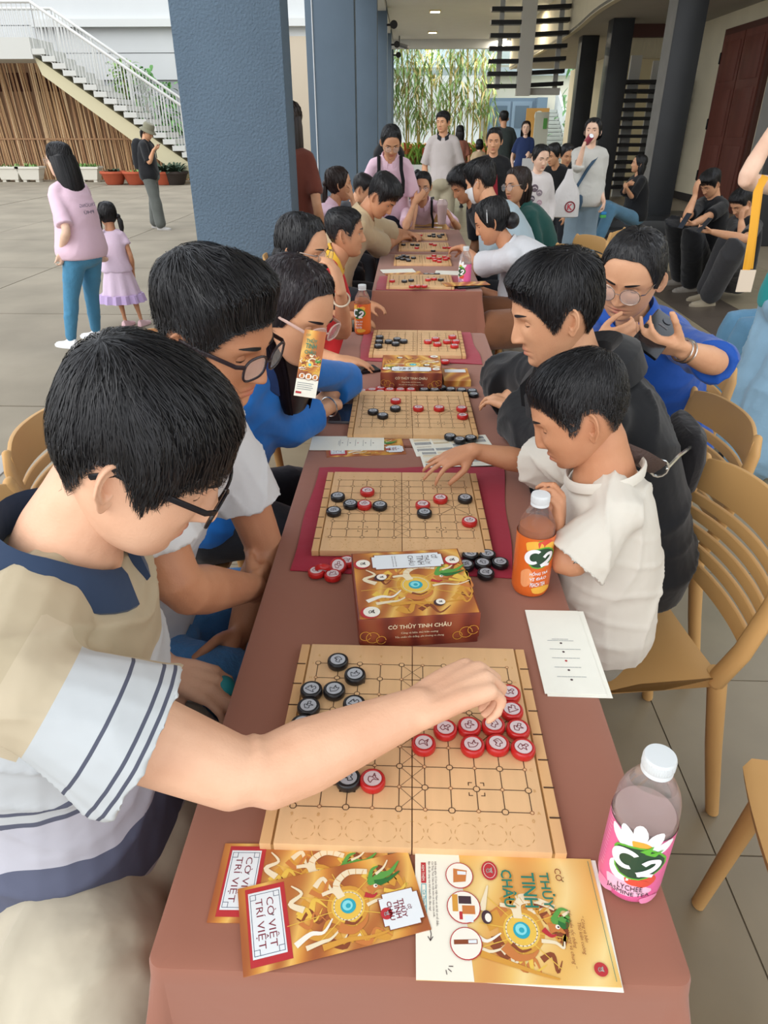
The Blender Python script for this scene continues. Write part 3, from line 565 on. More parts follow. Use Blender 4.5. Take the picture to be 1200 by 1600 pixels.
def strands(surf, q, st, n, rng, K=5):
    """ribbons that follow the head from root to tip; returns verts, faces"""
    line = st['line']; ln = np.radians(np.array(line, float)); tline = lambda ph: np.interp(np.abs(ph), ln[:, 0], ln[:, 1])
    th0 = np.arccos(1 - rng.random(n) * 1.55); ph0 = (rng.random(n) * 2 - 1) * np.pi
    keep = th0 < tline(ph0) - .02; th0, ph0 = th0[keep], ph0[keep]; n = len(th0)
    Ls = st.get('len', .05) * (.6 + .8 * rng.random(n)); frontness = SS(np.cos(ph0), -.2, .7); Ls = Ls * (1 + st.get('frontlen', .4) * frontness * SS(1.25 - th0, 0, .6)) * (1 - st.get('sidecut', .72) * SS(th0, .9, 1.5))
    x, y = th0 * np.sin(ph0), th0 * np.cos(ph0); wx, wy = st.get('whorl', (.12, -.62)); part = st.get('part')
    sw = st.get('sweep', 0); jit = .16 * rng.standard_normal(n); lock = .22 * np.sin(ph0 * 17 + 3 * np.sin(th0 * 7)) + .12 * np.sin(ph0 * 41)
    Q = []
    for k in range(K):
        f = k / (K - 1); th = np.hypot(x, y); ph = np.arctan2(x, y)
        lim = tline(ph) + np.radians(np.interp(np.abs(np.degrees(ph)), [0, 40, 62, 80, 180], st.get('over', [12, 10, 4, 3, 3]))) * (.5 + .7 * ((ph0 * 37.7) % 1))
        th = np.minimum(th, np.maximum(lim, th0 + .01 * k))
        ex = st.get('lift', .004) * (np.sin(np.pi * min(f * 1.2, 1)) + .3) * (.3 + .7 * ((ph0 * 91.3) % 1)) * st.get('lf', 1)
        Q.append(cap_pos(surf, q, st, th, ph, ex))
        if part is None: dx, dy = x - wx, y - wy
        else: dx, dy = (x - part) * 1.6, (y + .25) * .75
        a = np.arctan2(dx, dy) + sw * SS(np.hypot(dx, dy), 1.2, .2) + jit + lock * f
        s_ = Ls / .1 / (K - 1); x = x + np.sin(a) * s_; y = y + np.cos(a) * s_
    Q = np.stack(Q, 1)
    fly = st.get('fly', .0)
    if fly:
        Q[:, K // 2:, :] += (rng.standard_normal((n, 1, 3)) * fly) * np.linspace(0, 1, K - K // 2)[None, :, None]
    return Q
def cap_pos(surf, q, st, th, ph, extra=0.):
    ln = np.radians(np.array(st['line'], float)); tl = np.interp(np.abs(ph), ln[:, 0], ln[:, 1])
    p = surf(th, ph, q); nn = p - np.array([0, -.012, .0]); nn /= np.linalg.norm(nn, axis=-1, keepdims=True)
    top = SS(np.degrees(th), 88, 48); front = SS(np.cos(ph), .1, .8)
    T = st.get('side', .007) + (st.get('top', .02) - st.get('side', .007)) * top + st.get('quiff', 0) * front * top + st.get('back', 0) * SS(-np.cos(ph), 0, .8) * SS(np.degrees(th), 30, 60)
    fa = np.radians(st.get('fadeang', 20) * (1 - st.get('bang', .8) * SS(np.cos(ph), .3, .75)))
    T = T * (st.get('edge', .25) + (1 - st.get('edge', .25)) * SS(tl - th, 0, fa))
    return p + nn * (T + extra)[..., None]
def ribbons(Q, wid, rng, flat=.5):
    n, K, _ = Q.shape; t = np.gradient(Q, axis=1); out = Q - np.array([0, -.012, 0]); sd = np.cross(t, out); sd /= np.linalg.norm(sd, axis=-1, keepdims=True) + 1e-9
    on = out / np.linalg.norm(out, axis=-1, keepdims=True); sd = sd + on * (rng.random((n, 1, 1)) - .5) * flat * 2
    taper = np.interp(np.linspace(0, 1, K), [0, .2, .7, 1], [.7, 1, .8, .15])[None, :, None]
    A = Q - sd * wid / 2 * taper; B = Q + sd * wid / 2 * taper; vs = np.stack([A, B], 2).reshape(-1, 3)
    i = (np.arange(n)[:, None] * K + np.arange(K - 1)[None]).reshape(-1) * 2
    return vs, np.stack([i, i + 1, i + 3, i + 2], 1)
def hair_mesh(q, st, Hm, Hp, hs, down, n, rng, tgt=None):
    """cap, strands and long falls of hair, world coordinates"""
    surf = head_surf; mb = MB()
    ln = np.radians(np.array(st['line'], float)); nph, ns = (72, 18) if n > 800 else (36, 10)
    ph = np.linspace(-np.pi, np.pi, nph, endpoint=False); tl = np.interp(np.abs(ph), ln[:, 0], ln[:, 1])
    s = np.linspace(1, .02, ns) ** 1.0; TH = tl[None] * s[:, None]; TH[0] = tl + .02; PH = np.broadcast_to(ph[None], TH.shape)
    P = cap_pos(surf, q, st, TH, PH, np.where(np.arange(ns)[:, None] == 0, -.012, 0.) + 0 * TH)
    if n > 800: P[1:] += (rng.standard_normal(P[1:].shape) * .0012)
    mb.loft([[tuple(p) for p in r] for r in P], 0)
    Rd = np.array(Hm.transposed() @ V(down))     # world down seen from the head
    vs = [np.array(mb.v)]; fs = list(mb.f); tot = len(mb.v)
    Q = strands(surf, q, st, n, rng)
    def addq(Q, wid, flat=.5):
        nonlocal tot
        a, b = ribbons(Q, wid, rng, flat); vs.append(a); fs.extend(map(tuple, b + tot)); tot += len(a)
    addq(Q, st.get('wid', .0022))
    # brows
    bm = MB()
    for sx in (-1, 1):
        xs = np.linspace(.013, .050, 8); zz = .0215 + .003 * np.sin((xs - .013) / .037 * 2.4) + q.get('brow', 0)
        up_, lo_ = [], []
        for x, z, wv in zip(xs, zz, (.0026, .0036, .004, .004, .0036, .003, .0022, .0008)):
            thb = math.acos(z / .112); lo_.append((x, z - wv, thb)); up_.append((x, z + wv * .6, thb))
        def onface(x, z):
            thb = np.array([math.acos(min(1, z / .112))]); phs = np.linspace(0, 1.4, 60); pp = head_surf(np.repeat(thb, 60), phs, q); i = np.argmin(abs(pp[:, 0] - x)); return (sx * pp[i, 0], pp[i, 1] + .0016, z)
        bm.loft([[onface(x, z) for x, z, _ in lo_], [onface(x, z) for x, z, _ in up_]], 0, cap=False, closed=False)
    vs.append(np.array(bm.v)); fs += [tuple(i + tot for i in f) for f in bm.f]; tot += len(bm.v)
    def addmb(m2):
        nonlocal tot
        vs.append(np.array(m2.v)); fs.extend(tuple(i + tot for i in f) for f in m2.f); tot += len(m2.v)
    k = st.get('kind', 'short')
    if k == 'long':
        L = st.get('L', .3); bk = V(st.get('swing', (0, 0, 0))); m2 = MB(); dv = V(Rd) + bk; off = V(st.get('off', (0, 0, 0)))
        c0 = V((0, -.028, .03)) ; c1 = V((0, -.045, -.03)) ; pts = [c0, c1] + [c1 + off * min(1, f * 2) + dv * (L * f) for f in (.2, .4, .6, .8, 1)]
        wd = st.get('mass', (.088, .066)); m2.tube(pts, [(wd[0] * .86, wd[1]), wd, (wd[0] * 1.02, wd[1] * .92), (wd[0], wd[1] * .75), (wd[0] * .92, wd[1] * .6), (wd[0] * .8, wd[1] * .5), (wd[0] * .45, wd[1] * .25)], 20, side=V((1, 0, 0))); addmb(m2)
        nn = max(60, n // 3); a = (rng.random(nn) * 2 - 1) * 2.35 - math.pi / 2; Qs = []; rr = .98 + .1 * rng.random(nn)
        w = np.array([[.86 * wd[0], wd[1]], [wd[0], wd[1]], [1.02 * wd[0], .92 * wd[1]], [wd[0], .75 * wd[1]], [.92 * wd[0], .6 * wd[1]], [.82 * wd[0], .5 * wd[1]], [.62 * wd[0], .35 * wd[1]]])
        for p, (wa, wb) in zip(pts, w):
            Qs.append(np.array(p)[None] + np.stack([wa * np.cos(a) * rr, wb * np.sin(a) * rr, 0 * a], -1))
        addq(np.stack(Qs, 1), st.get('wid', .0022) * 1.6, .3)
    if k in ('bun', 'pony', 'twin'):
        for c, r_, tail in st['balls']:
            m2 = MB(); c = V(c); m2.ball(c, r_, 14, 10)
            if tail:
                tv = V(Rd) * .6 + V(tail).normalized() * .4; Lt = V(tail).length
                m2.tube([c, c + V(tail) * .25 + V(Rd) * .01, c + V(tail) * .3 + V(Rd) * Lt * .45, c + V(tail) * .25 + V(Rd) * Lt * .9], [r_ * .6 if not isinstance(r_, tuple) else r_[0] * .6, .026, .024, .008], 10)
            addmb(m2)
    a = np.concatenate(vs); T = np.array(Hm) * hs; a = a @ T.T + np.array(Hp)
    m = MB(); m.v = [tuple(x) for x in a]; m.f = fs; m.m = [0] * len(fs); return m
def glasses(q, T, mats, wire=False, sq=True, parent=None, base=None, sy=0):
    """spectacles with two rims, bridge, temples and lenses"""
    mb = MB(); ln = MB(); r = .0011 if wire else .0022
    for sx in (-1, 1):
        c = V((sx * .034, .097, -.004)); pts = []
        for j in range(24):
            g = 2 * math.pi * j / 24; e = .72 if sq else 1
            x = .027 * math.copysign(abs(math.cos(g)) ** e, math.cos(g)); z = (.020 if sq else .024) * math.copysign(abs(math.sin(g)) ** e, math.sin(g))
            pts.append(c + V((x, -.14 * abs(sx * .034 + x) + .005 - .15 * z * 0, z)))
        mb.tube(pts + [pts[0]], r, 6, round_=False); ln.loft([[p + V((0, .0004, 0)) for p in pts], [p - V((0, .0004, 0)) for p in pts]])
        hx = sx * .061; mb.tube([V((hx, .0935, .006)), V((sx * .071, .084, .006)), V((sx * .0785, .02, .006)), V((sx * .0785, -.015, .006)), V((sx * .076, -.035, -.012))], [(r, r * 1.8)] * 5, 6)
    mb.tube([V((-.008, .1005, .0)), V((0, .1035, .002)), V((.008, .1005, .0))], r, 6)
    for m in (mb, ln): m.v = [tuple(T @ V(p) - base) for p in m.v]
    g = mb.obj('glasses', mats[0], parent, smooth=True); ln.obj('lens', mats[1], g, smooth=False); return g
def bracelet(mb_parent, base, p, d, r, mat, parent, name='bracelet', thick=.0025):
    d = V(d).normalized(); a = d.orthogonal().normalized(); b = d.cross(a); m = MB()
    m.tube([V(p) - base + (a * math.cos(t) + b * math.sin(t)) * r for t in np.linspace(0, 2 * math.pi, 19)], thick, 6, round_=False)
    return m.obj(name, mat, parent, smooth=True)

def person(label, head, hrot=(0, 0, 0), yaw=0, s=1.0, hs=None, sex='m', pose='sit', pz=.53, fz=0.0, lean=None, lean_dir=None, twist=0, tone=('skin light', 'dba98a'), q=None, hair=None, hairm=None, nhair=600,
           R=None, L=None, top=None, bottom=None, vox=.007, group=None, hres=(64, 56), shoes=None, fat=1.0, feet=None, Lt=None, knees=None, neck=None, sw=None, legs_bare=False, name='person', rollsh=0, nf=.12):
    """a figure: one body mesh (head, neck, arms, hands), clothes, hair and shoes as children. head = centre of the head."""
    rng = np.random.default_rng(abs(hash(str(head))) % 1000 if 0 else int(abs(head[0] * 97 + head[1] * 31 + 7) * 10) % 9999)
    fem = sex == 'f'; hs = hs or (s ** .4); Hp = V(head); Hm = hmat(*hrot); q = dict(q or {})
    hair = dict(hair or {})
    if fem: hair.setdefault('bang', 0); hair.setdefault('edge', .12); hair.setdefault('part', .06); hair.setdefault('fadeang', 24); hair.setdefault('sidecut', .2)
    hair.setdefault('line', LINE_F if fem else LINE_M); q['line'] = hair['line']
    if fem: q.setdefault('w', .96); q.setdefault('jaw', .9); q.setdefault('nose', .82); q.setdefault('lip', .95)
    F = V((math.cos(rad(yaw)), math.sin(rad(yaw)), 0)); Rt = V((F.y, -F.x, 0)); Z = V((0, 0, 1))
    P0 = Hp + Hm @ (V((0, -.022, -.075)) * hs)
    ld = V(lean_dir).normalized() if lean_dir else F
    Lsp = (Lt or (.53 if fem else .56)) * s; up = Z.copy()
    for _ in range(4):
        nd = (up * .6 + (Hm @ Z) * .4 + ld * nf).normalized(); N = P0 - nd * (.085 if neck is None else neck) * s
        if pose == 'stand' and lean is not None:
            Pv = N - (Z * math.cos(rad(lean)) + ld * math.sin(rad(lean))) * Lsp
        elif pose == 'stand': Pv = N - Z * Lsp - ld * .01
        else:
            dz = N.z - pz; h = math.sqrt(max(Lsp * Lsp - dz * dz, .0009)); h = min(h, .42 * s); Pv = N - ld * h; Pv.z = pz
        up = (N - Pv).normalized()
    base = V((Pv.x, Pv.y, fz)); root = empty(name, label, 'person', base, group=group)
    sh_r = Matrix.Rotation(rad(twist), 3, up) @ Rt; sh_r = (Matrix.Rotation(rad(rollsh), 3, F) @ sh_r); sh_r = (sh_r - up * sh_r.dot(up) * .8).normalized()
    bend = min(1, (N - Pv).xy.length / .25)
    ctrl = [Pv - Z * .07 * s, Pv + Z * .02 * s, Pv.lerp(N, .36) - F * (.012 + .03 * bend) * s + Z * .02 * bend, Pv.lerp(N, .72) - F * (.012 + .02 * bend) * s + Z * .02 * bend, N]
    def spine(t):
        t = max(-.14, min(1.0, t)); xs = [-.14, .04, .36, .72, 1.0]
        for i in range(4):
            if t <= xs[i + 1]: f = (t - xs[i]) / (xs[i + 1] - xs[i]); break
        p = [np.array(c) for c in ctrl]; a, b, c, d = p[max(i - 1, 0)], p[i], p[i + 1], p[min(i + 2, 4)]
        return V(.5 * (2 * b + (c - a) * f + (2 * a - 5 * b + 4 * c - d) * f * f + (3 * b - a - 3 * c + d) * f ** 3))
    PR = [(-.14, .11, .085), (0, .165, .118), (.12, .168, .12), (.36, .146, .104), (.62, .160, .113), (.8, .160, .108), (.9, .132, .088), (.97, .085, .066), (1.0, .064, .060)] if not fem else \
         [(-.14, .11, .085), (0, .166, .115), (.12, .165, .115), (.38, .130, .094), (.64, .142, .112), (.8, .142, .096), (.9, .115, .078), (.97, .074, .058), (1.0, .054, .052)]
    PR = np.array(PR); 
    def ring(t, off, n=28, k=None):
        a = (np.interp(t, PR[:, 0], PR[:, 1]) * fat) * s + off; b = (np.interp(t, PR[:, 0], PR[:, 2]) * fat) * s + off * 1.1
        tg = (spine(t + .03) - spine(t - .03)).normalized(); f = max(0, min(1, (t - .1) / .6)); r = (Rt * (1 - f) + sh_r * f); r = (r - tg * r.dot(tg)).normalized(); fr = tg.cross(r); c = spine(t)
        return [c + r * (a * math.copysign(abs(math.cos(g)) ** .85, math.cos(g))) + fr * (b * math.copysign(abs(math.sin(g)) ** .85, math.sin(g))) for g in [2 * math.pi * j / n for j in range(n)]]
    sw = (sw or (.150 if fem else .170)) * s * (.5 + .5 * fat)
    ar = (.84 if fem else 1.0) * s * (fat if fat > 1 else 1)
    arms = {}
    for sd, A in (('R', R), ('L', L)):
        sg = 1 if sd == 'R' else -1; S = N - up * .062 * s + sh_r * (sg * sw)
        if A is None: A = dict(hang=1)
        if A.get('hang'):
            Wp = S + (-Z * .50 + F * .06 + Rt * sg * .05) * s; A = dict(dict(w=Wp, pole=-F + Rt * sg * .5, d=-Z + F * .2, n=-Rt * sg, curl=(18, 25, 20)), **A)
        Wp = V(A['w']); S = S + (Wp - S).normalized() * .025 * s
        if A.get('sh'): S = S + V(A['sh'])
        E = ik(S, Wp, .285 * s, .245 * s, A.get('pole', -Z)) if 'e' not in A else V(A['e'])
        arms[sd] = (S, E, Wp, A)
    def arm_path(sd):
        S, E, Wp, A = arms[sd]; e1 = S.lerp(E, .93); e2 = E.lerp(Wp, .08); eb = (S - E).normalized() + (Wp - E).normalized(); e0 = E + (eb.normalized() * .012 * s if eb.length > .05 else V())
        pts = [S, S.lerp(E, .3), S.lerp(E, .62), e1, e0, e2, E.lerp(Wp, .3), E.lerp(Wp, .62), Wp]
        return pts, [.046 * ar, .048 * ar, .044 * ar, .0395 * ar, .039 * ar, .0405 * ar, .0425 * ar, .0345 * ar, .0255 * ar]
    body = MB()
    body.tube([spine(t) for t in (-.05, .2, .5, .8, .95)], [.05 * s, .045 * s, .045 * s, .05 * s, .045 * s], 14)
    nr = (.0465 if fem else .056) * hs
    body.tube([N - up * .03 * s, N.lerp(P0, .35), N.lerp(P0, .75), P0, Hp + Hm @ V((0, -.018, -.035))], [nr * 1.25, nr * 1.06, nr, nr * 1.0, nr * .95], 18)
    body.tube([N - up * .05 * s - sh_r * sw * .8, N - up * .03 * s, N - up * .05 * s + sh_r * sw * .8], [.03 * s, .042 * s, .03 * s], 10)
    for sd in 'RL':
        p, r = arm_path(sd); S, E, Wp, A = arms[sd]; body.tube(p, r, 14)
        if A.get('hand', 1):
            d = V(A.get('d', Wp - E)); hd = hand(body, Wp, d, A.get('n', (0, 0, -1)), (.98 if not fem else .9) * s * A.get('hs', 1), sd == 'R', A.get('curl', (20, 28, 20)), A.get('thumb', (20, 20)), A.get('spread', 6), A.get('curls'), fat=1.0 if vox < .006 else 1.12)
    # legs
    hips = {}; FT = {}
    for sd, sg in (('R', 1), ('L', -1)):
        hp = Pv + Rt * (sg * .088 * s) - Z * .01
        if pose == 'sit' or pose == 'floor':
            kf = (knees or {}).get(sd); kn = V(kf) if kf else hp + F * (.40 * s) + Rt * (sg * .05 * s) + Z * (.0 * s); 
            an = V((feet or {}).get(sd)) if (feet or {}).get(sd) else V((kn.x + F.x * .03, kn.y + F.y * .03, fz + .08))
        else:
            an = V((feet or {}).get(sd)) if (feet or {}).get(sd) else V((hp.x + Rt.x * sg * .015, hp.y + Rt.y * sg * .015, fz + .075 * s)) ; kn = hp.lerp(an, .5) + F * .02 * s
        hips[sd] = (hp, kn, an)
        if legs_bare:
            body.tube([hp, hp.lerp(kn, .5), kn, kn.lerp(an, .3), kn.lerp(an, .75), an - Z * .03 * s], [.075 * s * ar / s, .064 * ar, .048 * ar, .05 * ar, .034 * ar, .03 * ar], 12)
            body.tube([an - Z * .035 * s, an + F * .08 * s - Z * .05 * s, an + F * .14 * s - Z * .06 * s], [.028 * s, .026 * s, .016 * s], 10)
    me = remesh(body, vox * (1.16 if vox < .006 else 1.38), 3 if vox < .006 else 2, 'body'); bv = co(me); nb = len(bv)
    hmb, lip, fade = head_parts(q, *hres)
    ha = np.array(hmb.v) @ (np.array(Hm) * hs).T + np.array(Hp)
    fb = [tuple(p.vertices) for p in me.polygons]; m = MB(); m.v = [tuple(x) for x in bv - np.array(base)] + [tuple(x) for x in ha - np.array(base)]
    m.f = fb + [tuple(i + nb for i in f) for f in hmb.f]; m.m = [0] * len(fb) + hmb.m; D.meshes.remove(me)
    bo = m.obj('body', [skin(*tone), WHITE_EYE, IRIS, LASH], root, smooth=False); bo.data.polygons.foreach_set('use_smooth', [True] * len(m.f))
    for nm, arr in (('lip', lip), ('fade', fade)):
        at_ = bo.data.attributes.new(nm, 'FLOAT', 'POINT'); at_.data.foreach_set('value', np.concatenate([np.zeros(nb), arr]).astype(np.float32))
    def child(mb, name, mat, sub=None, smooth=True, **k):
        mb.v = [tuple(V(p) - base) for p in mb.v]; return mb.obj(name, mat, sub or root, smooth=smooth, **k)
    if hair.get('kind') != 'none':
        hm = hair_mesh(q, hair, Hm, Hp, hs, hair.get('down', (0, 0, -1)), nhair, rng); ho = child(hm, 'hair', hairm or HAIR)
    out = dict(root=root, base=base, N=N, up=up, Pv=Pv, F=F, Rt=Rt, arms=arms, Hm=Hm, Hp=Hp, hs=hs, child=child, q=q, ring=ring, spine=spine, sh_r=sh_r, hips=hips, s=s, T=Matrix.Translation(Hp) @ (Hm * hs).to_4x4())
    # clothes
    if top:
        off = top.get('off', .014); cl = MB(); hem = top.get('hem', -.04); ts = [t for t in np.linspace(hem, .90, 12)] + [.945, .985]
        loose = top.get('loose', .012)
        rg = [ring(t, (off + loose * SS(1 - t, .15, .7)) * (1 if t < .93 else .75)) for t in ts]
        cl.loft(rg); tv = (1.12 if vox < .006 else 1.3) * top.get('vox', max(.0075, vox * 1.3))
        cl.tube([N - up * .058 * s - sh_r * sw * .95, N - up * .030 * s - sh_r * sw * .45, N - up * .012 * s, N - up * .030 * s + sh_r * sw * .45, N - up * .058 * s + sh_r * sw * .95], [.05 * ar + off * .8, .052 * ar + off * .6, .052 * ar, .052 * ar + off * .6, .05 * ar + off * .8], 12)
        for sd in 'RL':
            pts, rs = arm_path(sd); S, E, Wp, A = arms[sd]; fr = top.get('sleeve' + sd, top.get('sleeve', .7))   # 0..1 upper arm, 1..2 forearm
            if fr <= 0: continue
            acc = [0, .3, .62, .93, 1, 1.08, 1.3, 1.62, 2.0]; P_, R_ = [], []
            for t in list(np.arange(0, fr, .16)) + [fr]:
                i = max(j for j in range(len(acc)) if acc[j] <= t + 1e-6); i = min(i, 7); f = (t - acc[i]) / (acc[i + 1] - acc[i]); P_.append(pts[i].lerp(pts[i + 1], f))
                cuff = top.get('cuff', .014) if fr < 1.3 else top.get('cuff', .008); R_.append(rs[i] * (1 - f) + rs[i + 1] * f + off * .75 + cuff * min(1, t / max(fr, .3)) + (.006 if .8 < t < 1.25 else 0))
            cl.ball(S, R_[0] * 1.04, 14, 9); dirv = (P_[-1] - P_[-2]).normalized(); rr = R_[-1]
            cl.tube(P_ + [P_[-1] - dirv * .001, P_[-1] - dirv * .03], R_ + [rr - tv * 1.35, rr - tv * 1.8], 16, round_=False)
        sm = remesh(cl, tv, top.get('sm', 3), 'shirt'); wrinkle(sm, top.get('wr', .0035), top.get('wk', 24), len(label), np.array(up) * .8 + np.array(F) * .3)
        if top.get('attr'):
            p = co(sm); best = np.full(len(p), 9.); val = np.zeros(len(p))
            t = np.linspace(-.14, 1.0, 60); sp_ = np.array([spine(x) for x in t]); d = np.linalg.norm(p[:, None] - sp_[None], axis=2); i = d.argmin(1); tor = (1 - t[i]) * Lsp
            # finer: project on the torso axis
            tor = (np.array(N)[None] - p) @ np.array(up); val = 1 + tor; am = np.zeros(len(p))
            for sd in 'RL':
                S, E, Wp, A = arms[sd]; u = (E - S); Lu = u.length; u = np.array(u / Lu); pr = (p - np.array(S)) @ u; dd = np.linalg.norm(p - np.array(S) - np.outer(pr, u), axis=1); on = (pr > -.03) & (dd < .095 * s) & ((p - np.array(N)) @ np.array(sh_r) * (1 if sd == 'R' else -1) > sw * .72)
                lat = (p - np.array(N)) @ np.array(sh_r) * (1 if sd == 'R' else -1); soft = np.minimum(np.minimum((lat - sw * .74) / .05, (.10 * s - dd) / .05), (pr + .035) / .05); am = np.maximum(am, .5 + .5 * np.clip(soft, -1, 1))
            arm = am; at_ = sm.attributes.new('arm', 'FLOAT', 'POINT'); at_.data.foreach_set('value', arm.astype(np.float32))
            sl_ = np.full(len(p), 9.)
            for sd in 'RL':
                S, E, Wp, A = arms[sd]; u = np.array((E - S).normalized()); pr = (p - np.array(S)) @ u; dd = np.linalg.norm(p - np.array(S) - np.outer(pr, u), axis=1); sl_ = np.where(dd < .16 * s, np.minimum(sl_, pr), sl_)
            for nm, a_ in (('sc', sl_), ('tc', tor)):
                at_ = sm.attributes.new(nm, 'FLOAT', 'POINT'); at_.data.foreach_set('value', a_.astype(np.float32))
        setco(sm, co(sm) - np.array(base)); o = link(top.get('name', 'shirt'), sm, root); sm.materials.append(top['mat']); out['shirt'] = o
        col = top.get('collar')
        if col:
            c = MB(); rows = []; cw = nr * 1.25
            prof = {'polo': [(.98, -.014), (1.0, .020), (1.05, .030), (1.16, .022), (1.36, -.018), (1.30, -.024)], 'crew': [(1.06, -.014), (1.06, .003), (1.11, .006), (1.18, .0), (1.17, -.014)], 'hood': [(1.0, -.01), (1.15, .03), (1.5, .045), (2.0, .02), (2.1, -.03), (1.6, -.05)]}[col]
            fr = up.cross(sh_r); nn = (N + (P0 - N) * .12)
            gap = {'polo': .3, 'crew': 0, 'hood': .25}[col]
            for g in np.linspace(math.pi / 2 + gap, math.pi * 2.5 - gap, 30):
                cs, sn = math.cos(g), math.sin(g); drop = (-.045 if col == 'polo' else -.028) * max(0, sn) ** 1.5 * s
                rows.append([nn + sh_r * (cw * k * cs * 1.06) + fr * (cw * k * sn) + up * ((h + drop) * 1.0 + .012 * max(0, -sn)) for k, h in prof])
            c.loft(rows, 0, cap=True, closed=True); child(c, 'collar', top.get('collarmat', top['mat']))
    if bottom:
        b = MB(); bo_ = bottom.get('off', .012); kind = bottom.get('kind', 'pants')
        if kind in ('pants', 'shorts'):
            b.ball(Pv - Z * .0 * s, (.16 * s + bo_, .16 * s + bo_, .12 * s), 16, 10); b.loft([ring(t, bo_ + .002) for t in (-.12, 0, .1, .2)])
            for sd in 'RL':
                hp, kn, an = hips[sd]; lw = bottom.get('wide', 0) 
                if kind == 'shorts':
                    e = kn.lerp(an, bottom.get('len', 0)) if bottom.get('len', 0) > 0 else hp.lerp(kn, 1 + bottom.get('len', 0)); b.tube([hp, hp.lerp(e, .5), e], [.095 * s + bo_, .09 * s + bo_ + lw * .5, .078 * s + bo_ + lw], 16)
                else:
                    b.tube([hp, hp.lerp(kn, .5), hp.lerp(kn, .92), kn, kn.lerp(an, .12), kn.lerp(an, .5), kn.lerp(an, .96)], [.092 * s + bo_, .078 * s + bo_ + lw * .3, .062 * s + bo_ + lw * .6, .060 * s + bo_ + lw * .8, .058 * s + bo_ + lw, .054 * s + bo_ + lw, .042 * s + bo_ + lw * 1.3], 14)
        else:   # skirt or dress from the waist
            ln_ = bottom['len']; n = 40; rows = []
            for i, f in enumerate(np.linspace(0, 1, 9)):
                z = Pv.z + .08 * s - f * ln_; w = (.15 + bottom.get('flare', .12) * f) * s + bo_
                rows.append([V((Pv.x, Pv.y, z)) + Rt * (w * math.cos(g)) + F * (w * .8 * math.sin(g)) + (Rt * math.cos(g) + F * math.sin(g)) * (bottom.get('pleat', .012) * f * math.sin(g * bottom.get('np', 11))) for g in [2 * math.pi * j / n for j in range(n)]])
            b.loft(rows)
        bm_ = remesh(b, 1.3 * bottom.get('vox', max(.009, vox * 1.5)), 3, 'trousers') if kind in ('pants', 'shorts') else b.mesh('skirt', ())
        wrinkle(bm_, bottom.get('wr', .004), bottom.get('wk', 22), len(label) + 3, np.array(Z) * .7 + np.array(F) * .5)
        setco(bm_, co(bm_) - np.array(base)); link({'pants': 'trousers', 'shorts': 'shorts', 'skirt': 'skirt', 'dress': 'dress_skirt'}[kind], bm_, root).data.materials.append(bottom['mat'])
    if shoes:
        for sd in 'RL':
            hp, kn, an = hips[sd]; f = V(shoes.get('dir', F)); f.z = 0; f.normalize(); r = V((f.y, -f.x, 0)); zz = an.z - .08 * s
            sm_, so = MB(), MB(); L_ = .26 * s
            rows = []
            for t, w, h in ((-.26, .022, .04), (-.22, .034, .07), (-.05, .037, .082), (.12, .042, .07), (.3, .046, .045), (.48, .044, .036), (.62, .034, .03), (.70, .014, .022)):
                c = an + f * (t * L_); rows.append([V((c.x, c.y, zz + .012)) + r * (w * s * math.cos(g)) + Z * (max(0, math.sin(g)) * h * s - .002) for g in [2 * math.pi * j / 14 for j in range(14)]])
            sm_.loft(rows); so.loft([[p + (p - V((an.x, an.y, p.z))) * .03 + Z * (dz - (p.z - zz)) for p in [V((an.x, an.y, 0)) + f * (x * L_) + r * (y * s) + Z * zz for x, y in ((-.29, 0), (-.24, .03), (0, .037), (.3, .047), (.55, .042), (.7, .02), (.73, 0), (.7, -.02), (.55, -.042), (.3, -.047), (0, -.037), (-.24, -.03))]] for dz in (0, .02)])
            sh = child(sm_, 'shoe', shoes['mat']); child(so, 'sole', shoes.get('sole', shoes['mat']), sh)
    return out
